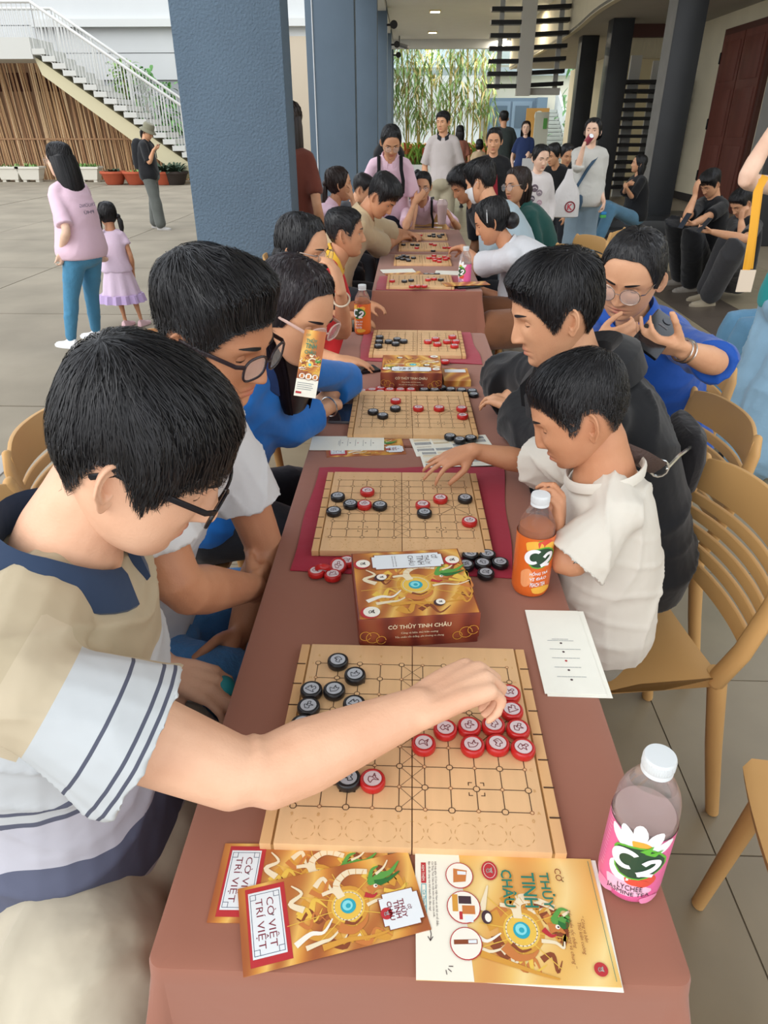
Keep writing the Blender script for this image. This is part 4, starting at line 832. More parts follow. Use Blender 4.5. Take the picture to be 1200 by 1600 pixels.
# ------------------------------------------------------------ tables under brown cloths
TZ = .74
m_cloth = M('brown tablecloth', '925e4b', .8, .04, 3, bump=.18, bs=9, sheen=.2); m_tabl = M('table grey', '8b8b88', .6)
def tablecloth(x0, x1, y0, y1, label, seed=0, drop=.64):
    rng = random.Random(seed); per = []; r = .018
    def side(a, b, nx, ny, n):
        for i in range(n): f = i / n; per.append((a[0] + (b[0] - a[0]) * f, a[1] + (b[1] - a[1]) * f, nx, ny, 0))
    def corner(cx, cy, a0):
        for i in range(9): g = rad(a0 + 90 * i / 8); per.append((cx + r * math.cos(g), cy + r * math.sin(g), math.cos(g), math.sin(g), 1 - abs(i - 4) / 4))
    side((x0 + r, y0), (x1 - r, y0), 0, -1, 60); corner(x1 - r, y0 + r, -90); side((x1, y0 + r), (x1, y1 - r), 1, 0, 110); corner(x1 - r, y1 - r, 0)
    side((x1 - r, y1), (x0 + r, y1), 0, 1, 60); corner(x0 + r, y1 - r, 90); side((x0, y1 - r), (x0, y0 + r), -1, 0, 110); corner(x0 + r, y0 + r, 180)
    ph = [rng.uniform(0, 6) for _ in range(4)]; rings = []; n = len(per); cx, cy = (x0 + x1) / 2, (y0 + y1) / 2
    for k, (inn, dz) in enumerate(((.10, .0), (.03, 0), (.008, 0), (.002, -.002), (0, -.008), (.0, -.03), (0, -.08), (0, -.16), (0, -.26), (0, -.38), (0, -.5), (0, -drop), (.004, -drop))):
        a = max(0, -dz - .02); ring = []; s = 0
        for i, (x, y, nx, ny, c) in enumerate(per):
            s = (x + y) if abs(nx) > .5 else (x - y)
            w = (.030 * a / .6) * (math.sin(s * 17 + ph[0]) + .7 * math.sin(s * 31 + ph[1]) + 1.0) + c * a * .20 + .03 * a
            if inn >= .03 and k < 2: ring.append((cx + (x - cx) * (1 - inn / .3), cy + (y - cy) * (1 - inn / .7), TZ))
            else: ring.append((x - nx * inn + nx * w, y - ny * inn + ny * w, TZ + dz - (.0 if k < 11 else .015 * math.sin(s * 9 + ph[2]))))
        rings.append(ring)
    b = MB(); b.loft(rings, 0, cap=False); b.add(rings[0], [tuple(range(n))])
    tag(b.obj('tablecloth', m_cloth, smooth=True), label, 'tablecloth', 'brown tablecloths')
    t = empty('folding_table', 'folding table hidden under the ' + label.split(',')[0], 'table', (cx, cy, 0), group='folding tables'); hx, hy = (x1 - x0) / 2 - .012, (y1 - y0) / 2 - .012
    b = MB(); b.box(-hx, hx, -hy, hy, TZ - .03, TZ - .004); b.obj('tabletop', m_tabl, t)
    for sx in (-1, 1):
        for sy in (-1, 1): b = MB(); b.tube([(sx * (hx - .06), sy * (hy - .1), .005), (sx * (hx - .06), sy * (hy - .1), TZ - .03)], .014, 8, round_=False); b.obj('leg', m_tabl, t)
tablecloth(-.262, .305, .388, 1.738, 'brown cloth over the nearest table of the row', 1)
tablecloth(-.262, .335, 1.752, 2.96, 'brown cloth over the second table, beside the black hoodie', 2)
tablecloth(-.190, .405, 3.82, 5.08, 'brown cloth over the third table, its near drop in full view', 3)
tablecloth(-.170, .440, 5.10, 6.42, 'brown cloth over the farthest table, before the woman with the cup', 4)
m_red = M('crimson cloth', '9c1230', .75, .06, 6, bump=.2, bs=14, sheen=.2)
def mat_cloth(pts, label, z=TZ + .0012):
    P = [V((*p, 0)) for p in pts]; b = MB(); n = 14; g = []
    for lay in (.0014, 0):
        for i in range(n + 1):
            for j in range(n + 1):
                u, v = i / n, j / n; p = P[0].lerp(P[1], u).lerp(P[3].lerp(P[2], u), v); ed = min(u, 1 - u, v, 1 - v)
                g.append((p.x + .003 * math.sin(9 * v + u), p.y + .003 * math.sin(8 * u + 2), z + lay + (.0022 * max(0, math.sin(14 * u + 9 * v)) * (1 - SS(np.array(ed), 0, .25)) if lay else 0)))
    N = (n + 1) ** 2; fs = []
    for i in range(n):
        for j in range(n): a = i * (n + 1) + j; fs.append((a, a + 1, a + n + 2, a + n + 1)); fs.append((N + a, N + a + n + 1, N + a + n + 2, N + a + 1))
    rim = [i * (n + 1) for i in range(n + 1)] + [n * (n + 1) + j for j in range(1, n + 1)] + [i * (n + 1) + n for i in range(n - 1, -1, -1)] + [j for j in range(n - 1, 0, -1)]
    for a, c in zip(rim, rim[1:] + rim[:1]): fs.append((a, c, N + c, N + a))
    b.add(g, fs); tag(b.obj('board_cloth', m_red, smooth=True), label, 'cloth', 'crimson cloths under the boards')
mat_cloth([(-.217, 1.592), (.252, 1.612), (.213, 1.113), (-.222, 1.122)], 'crimson cloth under the second game board from the camera')
mat_cloth([(-.185, 2.945), (.268, 2.95), (.283, 2.50), (-.175, 2.53)], 'crimson cloth under the board beyond the game box lying across the table')
mat_cloth([(-.165, 4.22), (.33, 4.24), (.315, 3.83), (-.17, 3.83)], 'crimson cloth under the near board of the third table')
# ------------------------------------------------------------ game boards and pieces
m_brd = M('board wood', 'dcb384', .42, .05, 6, stretch=(8, 1, 1)); m_rail = M('board rail', 'd4a775', .45); m_line = M('board ink', '4a3426', .7); m_dot = M('board print pale', 'cc9f62', .7); m_groove = M('board groove', '9c7544', .7); m_node = M('board node red', 'a4623f', .7)
def build_board(label, loc, rz, detail=True):
    t = empty('game_board', label, 'game board', loc, rz, 'wooden game boards'); th = .0135
    for s in (-1, 1): b = MB(); b.box(min(0.0006 * s, .166 * s), max(.0006 * s, .166 * s), -.183, .183, 0, th); b.obj('board_half', m_brd, t, bevel=.0012)
    for s in (-1, 1):
        b = MB(); b.box(min(.169 * s, .183 * s), max(.169 * s, .183 * s), -.183, .183, 0, th - .001); r = b.obj('side_rail', m_rail, t, bevel=.001)
        b = MB(); b.box(min(.1655 * s, .1695 * s), max(.1655 * s, .1695 * s), -.1825, .1825, .001, th - .003)
        for k in range(7): y = -.135 + .045 * k; b.box(min(.171 * s, .1835 * s), max(.171 * s, .1835 * s), y - .0012, y + .0012, .001, th - .0006)
        b.obj('groove', m_groove if s else m_line, r)
    g = MB(); z = th + .0004; c = .0333; gx = lambda i: -.15 + c * i; gy = lambda j: -.13 + c * j; w = .0011 if detail else .0016
    for i in range(10): g.line([(gx(i), gy(0)), (gx(i), gy(8))], w, z)
    for j in range(9): g.line([(gx(0), gy(j)), (gx(9), gy(j))], w, z)
    if detail:
        for j in range(8): g.line([(gx(4), gy(j)), (gx(5), gy(j + 1))], .0006, z + .0001); g.line([(gx(5), gy(j)), (gx(4), gy(j + 1))], .0006, z + .0001)
        for x0 in (0, 7): g.line([(gx(x0), gy(3)), (gx(x0 + 2), gy(5))], w, z); g.line([(gx(x0 + 2), gy(3)), (gx(x0), gy(5))], w, z)
        for i, j in ((2, 1), (2, 7), (7, 1), (7, 7)):
            for sx in (-1, 1):
                for sy in (-1, 1): a, e = .010, .0045; x, y = gx(i), gy(j); g.line([(x + sx * a, y + sy * (a - e)), (x + sx * a, y + sy * a), (x + sx * (a - e), y + sy * a)], w, z)
        for i in range(10):
            for j in range(9):
                x, y = gx(i), gy(j)
                if (i + j) % 2 == 0: q = [(x + .0038 * a, y + .0038 * b_) for a, b_ in ((1, .5), (.5, 1), (-.5, 1), (-1, .5), (-1, -.5), (-.5, -1), (.5, -1), (1, -.5))]; g.flat(q, z + .0002, 1); g.line(q + [q[0]], .001, z + .0003)
                else: q = disc(x, y, .0024, 10); g.flat(q, z + .0002, 1); g.line(q + [q[0]], .0008, z + .0003, 3)
        for i in range(10):
            x = gx(i); k = 12
            if i < 9:
                for a in range(0, 360, 40): g.line(arc(x + c / 2, -.162, .0145, a, a + 20, 3), .0006, z, 2)
            put(g, text(str(abs(9 - i) if i > 4 else 9 - i), h=.0055), x, -.1415, z, 0, 2); put(g, text(str(9 - i), h=.0055), x, .155, z, math.pi, 2)
        for j in range(9):
            put(g, text('ABCDEFGHI'[j], h=.0045), .158, gy(j), z, 0, 2); put(g, text('ABCDEFGHI'[j], h=.0045), -.158, gy(j), z, 0, 2)
        for s in (-1, 1):
            for k in range(7): g.line([(s * .171, -.135 + .045 * k), (s * .1835, -.135 + .045 * k)], .0022, th - .0004)
    g.obj('printed_grid', [m_line, m_brd, m_dot, m_node], t, smooth=False); return t
BRD = [('wooden game board nearest the camera, under the reaching arm', (.017, .708, TZ), -.004, 1), ('wooden game board second from the camera, on a crimson cloth before the small boy', (-.004, 1.360, TZ + .004), .012, 1),
       ('wooden game board beside the black hoodie, red and black pieces lined along its far edge', (.020, 1.977, TZ), .012, 1), ('wooden game board beyond the box lying across the second table', (.044, 2.742, TZ + .004), -.012, 1),
       ('wooden game board nearest on the third table, beside the pink drink', (.070, 4.02, TZ + .004), .0, 0), ('wooden game board with two big clusters of pieces on the third table', (.096, 4.77, TZ), 0, 0),
       ('wooden game board the pointing hand reaches on the farthest table', (.118, 5.36, TZ), 0, 0), ('wooden game board farthest away, before the woman with the cup', (.125, 5.92, TZ), 0, 0)]
for a in BRD: build_board(*a)
m_pb = M('piece black', '17171a', .3, spec=.6); m_pr = M('piece red', 'b8201f', .3, spec=.6); m_fc = M('piece face silver', 'b9bdc4', .35, metal=.2); m_fr_ = M('piece face pale', 'd9c9cb', .4); m_em = M('emblem dark', '23232b', .6); m_er = M('emblem wine', '7b2530', .6)
EMB = [[(-.7, -.5), (-.3, .5), (0, .1), (.2, .6), (.6, .3), (.4, -.2), (.7, -.5), (-.7, -.5)], [(-.6, .1), (-.2, .6), (.2, .5), (.6, .1), (.3, -.1), (.4, -.6), (-.2, -.5), (-.1, -.1), (-.6, .1)],
       [(-.6, -.4), (-.5, .3), (-.1, .1), (.1, .6), (.5, .5), (.3, .1), (.6, -.3), (.1, -.2), (-.1, -.6), (-.6, -.4)], [(-.5, -.6), (-.6, .2), (-.1, .0), (.2, .6), (.3, .1), (.7, .1), (.3, -.5), (-.5, -.6)], [(-.6, 0), (-.3, .4), (.1, .2), (.5, .6), (.4, 0), (.6, -.5), (0, -.2), (-.5, -.5), (-.6, 0)]]
protos = {}
def proto(col, e):
    r, h = .0168, .0125; md, mf, me_ = (m_pb, m_fc, m_em) if col == 'black' else (m_pr, m_fr_, m_er); b = MB()
    b.lathe([(.0, 0), (r * .86, 0), (r * .96, .0012), (r, .004), (r, h * .62), (r * .96, h * .9), (r * .86, h), (r * .76, h), (r * .72, h - .0012), (0, h - .0012)], 28)
    o1 = b.mesh('game_piece', [md]); o1.set_sharp_from_angle(angle=rad(50)); b = MB(); b.lathe([(0, h - .0013), (r * .70, h - .0013), (r * .70, h - .0005), (0, h - .0005)], 24); o2 = b.mesh('face_plate', [mf], False)
    b = MB(); p = [(x * r * .62, y * r * .62) for x, y in EMB[e]]; b.line([tuple(q) for q in spline(p, 3)], .0011, h - .0003); c0 = arc(r * .1 * (e - 2), r * .05, r * .14, 30, 260, 6); b.line(c0, .0008, h - .0003); o3 = b.mesh('emblem', [me_], False)
    return o1, o2, o3
for c_ in ('black', 'red'):
    for e in range(5): protos[c_, e] = proto(c_, e)
prn = random.Random(4)
def piece(col, p, label, group, tilt=None, far=False):
    a, f, m = protos[col, prn.randrange(5)]; o = link('game_piece', a); o.location = p; o.rotation_euler = tilt or (0, 0, prn.uniform(-.6, .6)); tag(o, label, 'game piece', group)
    link('face_plate', f, o)
    if not far: link('emblem', m, o)
ORD += 'seventeenth eighteenth nineteenth twentieth'.split()
def pieces(col, pts, z0, where, far=False, tf=None):
    """pts: line-of-sight points of the face centres; labelled from the far side to the near side"""
    z0 = z0 + .0002; q = [at(u, v, z0 + .012) for u, v in (pts if tf is None else [tf(*p) for p in pts])]
    q = sorted(q, key=lambda p: (-round(p.y, 2), p.x)); done = []
    for i, p in enumerate(q):
        for _ in range(8):
            for d in done:
                v = V((p.x - d.x, p.y - d.y)); L = v.length
                if L < .0342: v = v.normalized() if L > 1e-5 else V((1, 0)); p.x = d.x + v.x * .0345; p.y = d.y + v.y * .0345
        done.append(p); piece(col, (p.x, p.y, z0), '%s %s piece from the far side, %s' % (ORD[i], col, where), '%s pieces %s' % (col, where), far=far)
b1 = lambda x, y: (400 + x / 2.4, 980 + y / 2.4); b2 = lambda x, y: (440 + x / 3.158, 720 + y / 3.158); b3 = lambda x, y: (460 + x / 3.529, 500 + y / 3.529); b5 = lambda x, y: (560 + x / 5.4545, 330 + y / 5.4545)
Z1, Z2 = TZ + .0137, TZ + .0177
pieces('black', [(307, 120), (371, 173), (207, 228), (293, 229), (198, 282), (180, 338), (368, 281), (345, 561)], Z1, 'on the nearest board', tf=b1)
pieces('red', [(952, 241), (960, 305), (976, 373), (889, 361), (800, 365), (722, 374), (990, 440), (893, 428), (812, 431), (629, 431), (437, 566)], Z1, 'on the nearest board', tf=b1)
pieces('red', [(423, 143), (409, 208), (697, 209), (784, 178), (928, 290)], Z2, 'on the second board', tf=b2)
pieces('black', [(277, 168), (340, 205), (257, 240), (485, 212), (705, 248), (906, 177)], Z2, 'on the second board', tf=b2)
pieces('black', [(932, 455), (1002, 455), (926, 504), (995, 495), (1065, 489), (1006, 538)], TZ + .0045, 'in the heap beside the orange bottle', tf=b2)
pieces('red', [(171, 538), (252, 555), (322, 487)], TZ + .003, 'in the small heap left of the big box', tf=b2)
p = at(*b2(280, 503), TZ + .02); piece('red', (p.x, p.y, TZ + .0095), 'red game piece leaning half on edge by the big box', 'red pieces left of the box', (.55, -.2, .3))
p = at(*b2(207, 512), TZ + .02); piece('red', (p.x, p.y, TZ + .015), 'red game piece standing on edge with its red back showing', 'red pieces left of the box', (2.2, .5, .3))
pieces('red', [(378, 385), (428, 380), (452, 386), (487, 379), (527, 379), (573, 379), (622, 379)], TZ, 'in the line along the third board', tf=b3)
pieces('black', [(716, 378), (767, 379), (814, 377), (862, 376), (922, 380), (973, 384), (988, 401)], TZ, 'in the line along the third board', tf=b3)
pieces('red', [(559, 437), (684, 478), (798, 478), (923, 480), (928, 521)], Z1, 'on the third board', tf=b3)
pieces('black', [(434, 497), (487, 519), (557, 479)], Z1, 'on the third board', tf=b3)
pieces('black', [(859, 634), (922, 650), (973, 643)], TZ + .003, 'on the printed sheets by the boy hand', tf=b3)
pieces('black', [(470, 88), (467, 112), (462, 136), (520, 112), (567, 100), (558, 124), (602, 110)], Z2, 'on the fourth board', tf=b3)
pieces('red', [(737, 112), (779, 98), (789, 126), (842, 112), (871, 86), (881, 112), (883, 136)], Z2, 'on the fourth board', tf=b3)
pieces('red', [(832, 222)], TZ + .004, 'alone behind the box lying across the table', tf=b3)
for col, where, z, pts in (
    ('red', 'on the near board of the third table', Z2, [(287, 585), (594, 575), (645, 568), (462, 633), (508, 630), (555, 630)]), ('black', 'on the near board of the third table', Z2, [(392, 588), (449, 580), (703, 575)]),
    ('black', 'behind the near board of the third table', TZ, [(578, 530), (630, 530), (672, 528)]), ('black', 'in the cluster on the sixth board', Z1, [(335, 393), (375, 400), (360, 382), (415, 380), (405, 402), (428, 412), (385, 372), (470, 390)]),
    ('red', 'in the cluster on the sixth board', Z1, [(600, 390), (645, 370), (640, 392), (652, 410), (690, 395), (690, 420), (735, 380), (742, 402), (762, 390)]), ('black', 'on the seventh board', Z1, [(383, 278), (460, 278), (503, 280)]),
    ('black', 'beside the seventh board', TZ, [(328, 265), (637, 330)]), ('red', 'on the seventh board', Z1, [(498, 305), (620, 272), (650, 280), (735, 303), (762, 303)]),
    ('red', 'on the farthest board', Z1, [(400, 188), (385, 205), (415, 208), (460, 208), (500, 200), (530, 198)]), ('black', 'on the farthest board', Z1, [(605, 203), (640, 190), (642, 208), (685, 203), (695, 213), (717, 193)])):
    pieces(col, pts, z, where, True, b5)
# ------------------------------------------------------------ printed paper: colours of the print
def swirl(name, cols, sc=9, dist=5):
    m = D.materials.new(name); m.use_nodes = True; n = m.node_tree; b = n.nodes['Principled BSDF']; b.inputs['Roughness'].default_value = .35
    t = n.nodes.new('ShaderNodeTexCoord'); w = n.nodes.new('ShaderNodeTexWave'); w.inputs['Scale'].default_value = sc; w.inputs['Distortion'].default_value = dist * 2; w.inputs['Detail'].default_value = 2; w.inputs['Detail Scale'].default_value = 1.1
    r = n.nodes.new('ShaderNodeValToRGB'); e = r.color_ramp.elements
    while len(e) < len(cols): e.new(.5)
    for i, c in enumerate(cols): e[i].position = i / (len(cols) - 1); e[i].color = lin(c)
    n.links.new(t.outputs['Object'], w.inputs[0]); n.links.new(w.outputs['Fac'], r.inputs[0]); n.links.new(r.outputs[0], b.inputs['Base Color']); return m
K = {k: M('print ' + k, c, .4) for k, c in dict(yellow='e2bb52', gold='cf9640', cream='e6d8b8', green='5a9a48', dgreen='2f6e38', teal='2fa3b5', lteal='86d6dc', white='ece7da', orange='c47a42', brown='86482e', red='b5353a', plate='dfe5e8', ink='47343a', tink='2f7a68', wine='7d2f3f', navy='3a4a66', grey='8d9296', pale='ece8d8').items()}
KN = list(K); KM = [K[k] for k in KN]; ki = {k: i for i, k in enumerate(KN)}
m_fire = swirl('print fire', ['a05a34', 'c47f3c', 'd99f4c', 'e3b662', 'b06a38'], 3, 3.5); m_fire2 = swirl('print flame yellow', ['d79e56', 'e4bb6c', 'ebd08e', 'e0b162'], 2.2, 3); m_paper = M('paper white', 'e9e8dc', .55, .02, 20); m_boxr = swirl('print maroon', ['6a2b22', '833a28', '8f4a30'], 6, 4)
def band(g, pts, w0, w1, z, mi):
    """tapering printed stroke"""
    P = [V((*p[:2], 0)) for p in spline(pts, 5)]; n = len(P); L, R_ = [], []
    for i, p in enumerate(P):
        d = (P[min(i + 1, n - 1)] - P[max(i - 1, 0)]).normalized(); q = V((-d.y, d.x, 0)) * (w0 + (w1 - w0) * i / (n - 1)) / 2; L.append(p + q + V((0, 0, z))); R_.append(p - q + V((0, 0, z)))
    g.loft([R_, L], mi, cap=False, closed=False)
def art(g, cx, cy, s, z, rz=0, seed=1, rays=True, xl=1.3, yl=.62, dragon=1):
    """glowing teal pearl, pale serpent arch, green mane, flames; s = scale, fitted to +-xl, +-yl"""
    X_ = X((cx, cy, 0), rz); r = random.Random(seed); cnt = [0]; c = lambda x, y: (max(-xl, min(xl, x)) * s, max(-yl, min(yl, y)) * s); dz = .00012
    def up(lay): cnt[0] += 1; return z + dz * (lay + .022 * cnt[0])
    def B(pts, w0, w1, k, lay): b = MB(); band(b, [c(*p) for p in pts], w0 * s, w1 * s, up(lay), ki[k]); g.add([X_ @ V(v) for v in b.v], b.f, ki[k])
    def F(poly, k, lay): g.flat([c(*p) for p in poly], up(lay), ki[k], X_)
    for i in range(26):     # flame tongues round the rim
        a = r.uniform(0, 6.28); x, y = xl * .8 * math.cos(a), yl * .85 * math.sin(a); q = r.choice((-1, 1)); L = r.uniform(.3, .6)
        B([(x, y), (x + L * .35, y + .12 * q), (x + L * .6, y - .10 * q), (x + L, y + .08 * q)], r.uniform(.07, .19), .01, r.choice(('gold', 'orange', 'cream', 'brown', 'yellow', 'brown', 'gold')), 1)
    F(disc(0, 0, .34, 24), 'gold', 2); F(disc(0, 0, .27, 24), 'yellow', 3)
    if rays:
        for a in range(0, 360, 45): g.line([c(.2 * math.cos(rad(a + 9)), .2 * math.sin(rad(a + 9))), c(1.0 * math.cos(rad(a + 9)), .6 * math.sin(rad(a + 9)))], .012 * s, up(3), ki['yellow'], X_)
    q = disc(0, 0, .23, 24); g.line([(x * s, y * s) for x, y in q + q[:1]], .018 * s, up(4), ki['cream'], X_)
    F(disc(0, 0, .125, 20), 'teal', 5); F(disc(-.01, .01, .085, 16), 'lteal', 6); F(disc(0, 0, .04, 12), 'teal', 7)
    B([(-.38, .28), (-.2, .30), (-.12, .2)], .06, .08, 'cream', 4); B([(-.08, .16), (-.12, .40), (.10, .56), (.42, .50)], .13, .09, 'cream', 4)
    for i in range(7): a = 160 - i * 21; g.line([c(.16 + .27 * math.cos(rad(a)), .28 + .22 * math.sin(rad(a))), c(.16 + .36 * math.cos(rad(a)), .28 + .32 * math.sin(rad(a)))], .008 * s, up(5), ki['gold'], X_)
    for pts, w, k in (([(.45, .22), (.6, .36), (.8, .40), (.98, .56)], .2, 'green'), ([(.5, .26), (.72, .28), (.95, .38)], .13, 'dgreen'), ([(.42, .3), (.5, .5), (.62, .55)], .09, 'green'), ([(.38, .16), (.5, .2), (.62, .16)], .17, 'orange'), ([(.3, .12), (.42, .06), (.5, .10)], .09, 'red'), ([(.62, .12), (.85, .04), (1.0, .14), (1.2, .1)], .07, 'yellow'), ([(.3, -.06), (.5, -.02), (.75, -.06), (1.0, .04)], .06, 'cream'), ([(.55, .42), (.7, .5), (.8, .62)], .05, 'lteal' if 0 else 'cream')):
        B(pts, w, .02, k, 6)
    F(disc(.50, .22, .035, 10), 'white', 8); F(disc(.51, .22, .016, 8), 'ink', 9)
    for pts, w, k in (([(-.9, -.42), (-.65, -.30), (-.45, -.32), (-.28, -.14)], .10, 'white'), ([(-.75, -.5), (-.5, -.46), (-.35, -.44), (-.15, -.30)], .08, 'cream'), ([(-.2, -.3), (0, -.4), (.2, -.32), (.28, -.2)], .16, 'orange'), ([(-.1, -.24), (.05, -.3), (.18, -.22)], .06, 'brown'), ([(-.5, -.55), (-.1, -.52), (.3, -.56), (.8, -.5)], .10, 'gold'), ([(-.7, .1), (-.9, .25), (-.7, .38), (-.85, .55)], .11, 'cream')):
        B(pts, w, .02, k, 4)
def mark(g, x, y, r, z, k, Xp=None):
    p = [tuple(q) for q in spline([(x + a * r, y + b_ * r) for a, b_ in EMB[4]], 3)]; g.line(p, r * .16, z, k, Xp); g.line(arc(x + r * .1, y - r * .15, r * .22, 20, 250, 6), r * .14, z, k, Xp)
def plate(g, x, y, w, h, z, rz, lines, mark=True):
    Xp = X((x, y, 0), rz); n = min(w, h) * .12; q = [(-w / 2 + n, -h / 2), (w / 2 - n, -h / 2), (w / 2 - n, -h / 2 + n), (w / 2, -h / 2 + n), (w / 2, h / 2 - n), (w / 2 - n, h / 2 - n), (w / 2 - n, h / 2), (-w / 2 + n, h / 2), (-w / 2 + n, h / 2 - n), (-w / 2, h / 2 - n), (-w / 2, -h / 2 + n), (-w / 2 + n, -h / 2 + n)]
    g.flat([(a * 1.04, b * 1.06) for a, b in q], z, ki['brown'], Xp); g.flat(q, z + .0001, ki['plate'], Xp)
    for body, tx, ty, tw, th, k in lines: put(g, text(body, w=tw, h=th, bold=.02), tx, ty, z + .0003, 0, ki[k], Xp)
TITLE = (('CỜ', 0, .33, .16, .16, 'ink'), ('THỦY', 0, .10, .62, .24, 'ink'), ('TINH', 0, -.14, .58, .2, 'ink'), ('CHÂU', 0, -.37, .62, .22, 'ink'))
def title(k, sx, sy): return [(b, x * sx, y * sy, w * sx, h * sy, c if k is None else k) for b, x, y, w, h, c in TITLE]
def sheet(name, label, cat, corners, z, thick, mat, group=None, n=1):
    """a flat print lying on the table: a thin slab in its own frame; returns the thing and its size"""
    P = [V((*c, 0)) for c in corners]; c = (P[0] + P[2]) / 2; d = ((P[1] - P[0]) + (P[2] - P[3])) / 2; w = d.length; h = (((P[0] - P[3]) + (P[1] - P[2])) / 2).length
    t = empty(name, label, cat, (c.x, c.y, z), math.atan2(d.y, d.x), group); b = MB(); b.box(-w / 2, w / 2, -h / 2, h / 2, 0, thick); b.obj('paper', mat, t)
    return t, w, h
def leaflet_art(corners, label, z, tilt=0):
    t, w, h = sheet('leaflet', label, 'leaflet', corners, z, .0016, m_fire, 'orange folded leaflets'); g = MB(); z = .0018
    g.flat([(-w * .46, -h * .44), (-w * .24, -h * .44), (-w * .24, h * .46), (-w * .46, h * .46)], z, ki['red']); g.flat([(-w * .445, -h * .36), (-w * .265, -h * .36), (-w * .265, h * .40), (-w * .445, h * .40)], z + .0002, ki['plate'])
    q = [(-w * .435, -h * .33), (-w * .275, -h * .33), (-w * .275, h * .37), (-w * .435, h * .37)]; g.line(q + q[:1], .0006, z + .0003, ki['navy'])
    for sx, sy in ((0, 0), (1, 0), (1, 1), (0, 1)): x, y = (-w * .435 + sx * w * .16, -h * .33 + sy * h * .70); a = .006 * (1 - 2 * sx); e = .006 * (1 - 2 * sy); g.line([(x + a, y), (x + a, y + e), (x, y + e)], .0006, z + .0003, ki['navy'])
    put(g, text('CỜ VIỆT', w=h * .58, h=.0125 * w / .2), -w * .328, h * .02, z + .0003, -math.pi / 2, ki['wine']); put(g, text('TRÍ VIỆT', w=h * .58, h=.0125 * w / .2), -w * .388, h * .02, z + .0003, -math.pi / 2, ki['wine'])
    art(g, w * .09, -h * .02, h * .72, z, 0, 2, xl=.66 if 0 else 1.0, yl=.64)
    plate(g, w * .37, -h * .20, h * .42, w * .22, z + .0014, -math.pi / 2 + .0, title('wine', h * .36, w * .15), False)
    g.flat(disc(w * .285, -h * .22, h * .07, 18), z + .0017, ki['red']); mark(g, w * .285, -h * .22, (h * .08) * .55, z + .0019, ki['plate'])
    g.obj('print', KM, t); return t
leaflet_art([(-.211, .532), (-.014, .538), (-.010, .441), (-.207, .439)], 'orange dragon leaflet with a red end panel, lying under its twin by the board', TZ + .0003)
t = leaflet_art([(-.182, .474), (.011, .529), (.037, .436), (-.156, .382)], 'orange dragon leaflet reading CỜ VIỆT TRÍ VIỆT, on top of its twin', TZ + .0025); t.rotation_euler.x = .0
# big flyer with white info strip at the near right corner, and sheets below it
t, w, h = sheet('flyer_stack', 'stack of white sheets showing past the edges of the yellow dragon flyer', 'paper stack', [(.026, .531), (.236, .524), (.232, .381), (.033, .388)], TZ + .0003, .0014, m_paper)
t, w, h = sheet('flyer', 'yellow dragon flyer with a white strip and green title letters, nearest table corner', 'flyer', [(.02, .525), (.231, .523), (.228, .385), (.0235, .383)], TZ + .0019, .0008, m_fire2)
g = MB(); z = .001
g.flat([(-w * .5, -h * .5), (-w * .215, -h * .5), (-w * .25, h * .5), (-w * .5, h * .5)], z, ki['pale']); art(g, w * .05, -h * .12, h * .52, z, -.3, 5, xl=.62, yl=.52)
for k, (cy, sz) in enumerate(((.31, .072), (.045, .085), (-.235, .078))):
    cx = -w * (.255 - .012 * (k > 0)); g.flat(disc(cx, h * cy, w * (sz + .005), 26), z + .0014, ki['red']); g.flat(disc(cx, h * cy, w * sz, 26), z + .0016, ki['white'])
    a = w * sz
    if k == 0: g.flat([(cx - a * .5, h * cy - a * .6), (cx + a * .45, h * cy - a * .5), (cx + a * .6, h * cy + a * .4), (cx - a * .45, h * cy + a * .55)], z + .0017, ki['orange']); g.flat([(cx - a * .15, h * cy + a * .05), (cx + a * .5, h * cy + a * .05), (cx + a * .52, h * cy + a * .3), (cx - a * .15, h * cy + a * .35)], z + .0018, ki['plate'])
    if k == 1:
        for x0, y0, ww, hh, c in ((-.7, -.3, .35, 1.1, 'gold'), (-.3, .2, .8, .5, 'ink'), (-.1, -.45, .8, .55, 'orange'), (.05, -.95, .5, .4, 'plate'), (-.3, -.8, .2, .5, 'red')): g.flat([(cx + x0 * a, h * cy + y0 * a), (cx + (x0 + ww) * a, h * cy + y0 * a), (cx + (x0 + ww) * a, h * cy + (y0 + hh) * a), (cx + x0 * a, h * cy + (y0 + hh) * a)], z + .0017, ki[c])
    if k == 2: g.flat([(cx - a * .8, h * cy - a * .1), (cx + a * .75, h * cy - a * .02), (cx + a * .75, h * cy + a * .28), (cx - a * .8, h * cy + a * .2)], z + .0017, ki['brown']); g.flat([(cx + a * .15, h * cy), (cx + a * .7, h * cy + .02 * a), (cx + a * .7, h * cy + a * .24), (cx + a * .15, h * cy + a * .2)], z + .0018, ki['plate'])
q = [(-w * .468, h * .24), (-w * .44, h * .24), (-w * .44, h * .42), (-w * .468, h * .42)]; g.flat(q, z + .0004, ki['red']); put(g, text('XEM THÊM', w=h * .14), -w * .454, h * .33, z + .0006, -math.pi / 2, ki['white'])
q = [(-w * .466, -h * .14), (-w * .442, -h * .14), (-w * .442, h * .23), (-w * .466, h * .23)]; g.line(q + q[:1], .0006, z + .0005, ki['teal']); put(g, text('Cờ Thủy Tinh Châu', w=h * .26), -w * .454, h * .05, z + .0006, -math.pi / 2, ki['teal'])
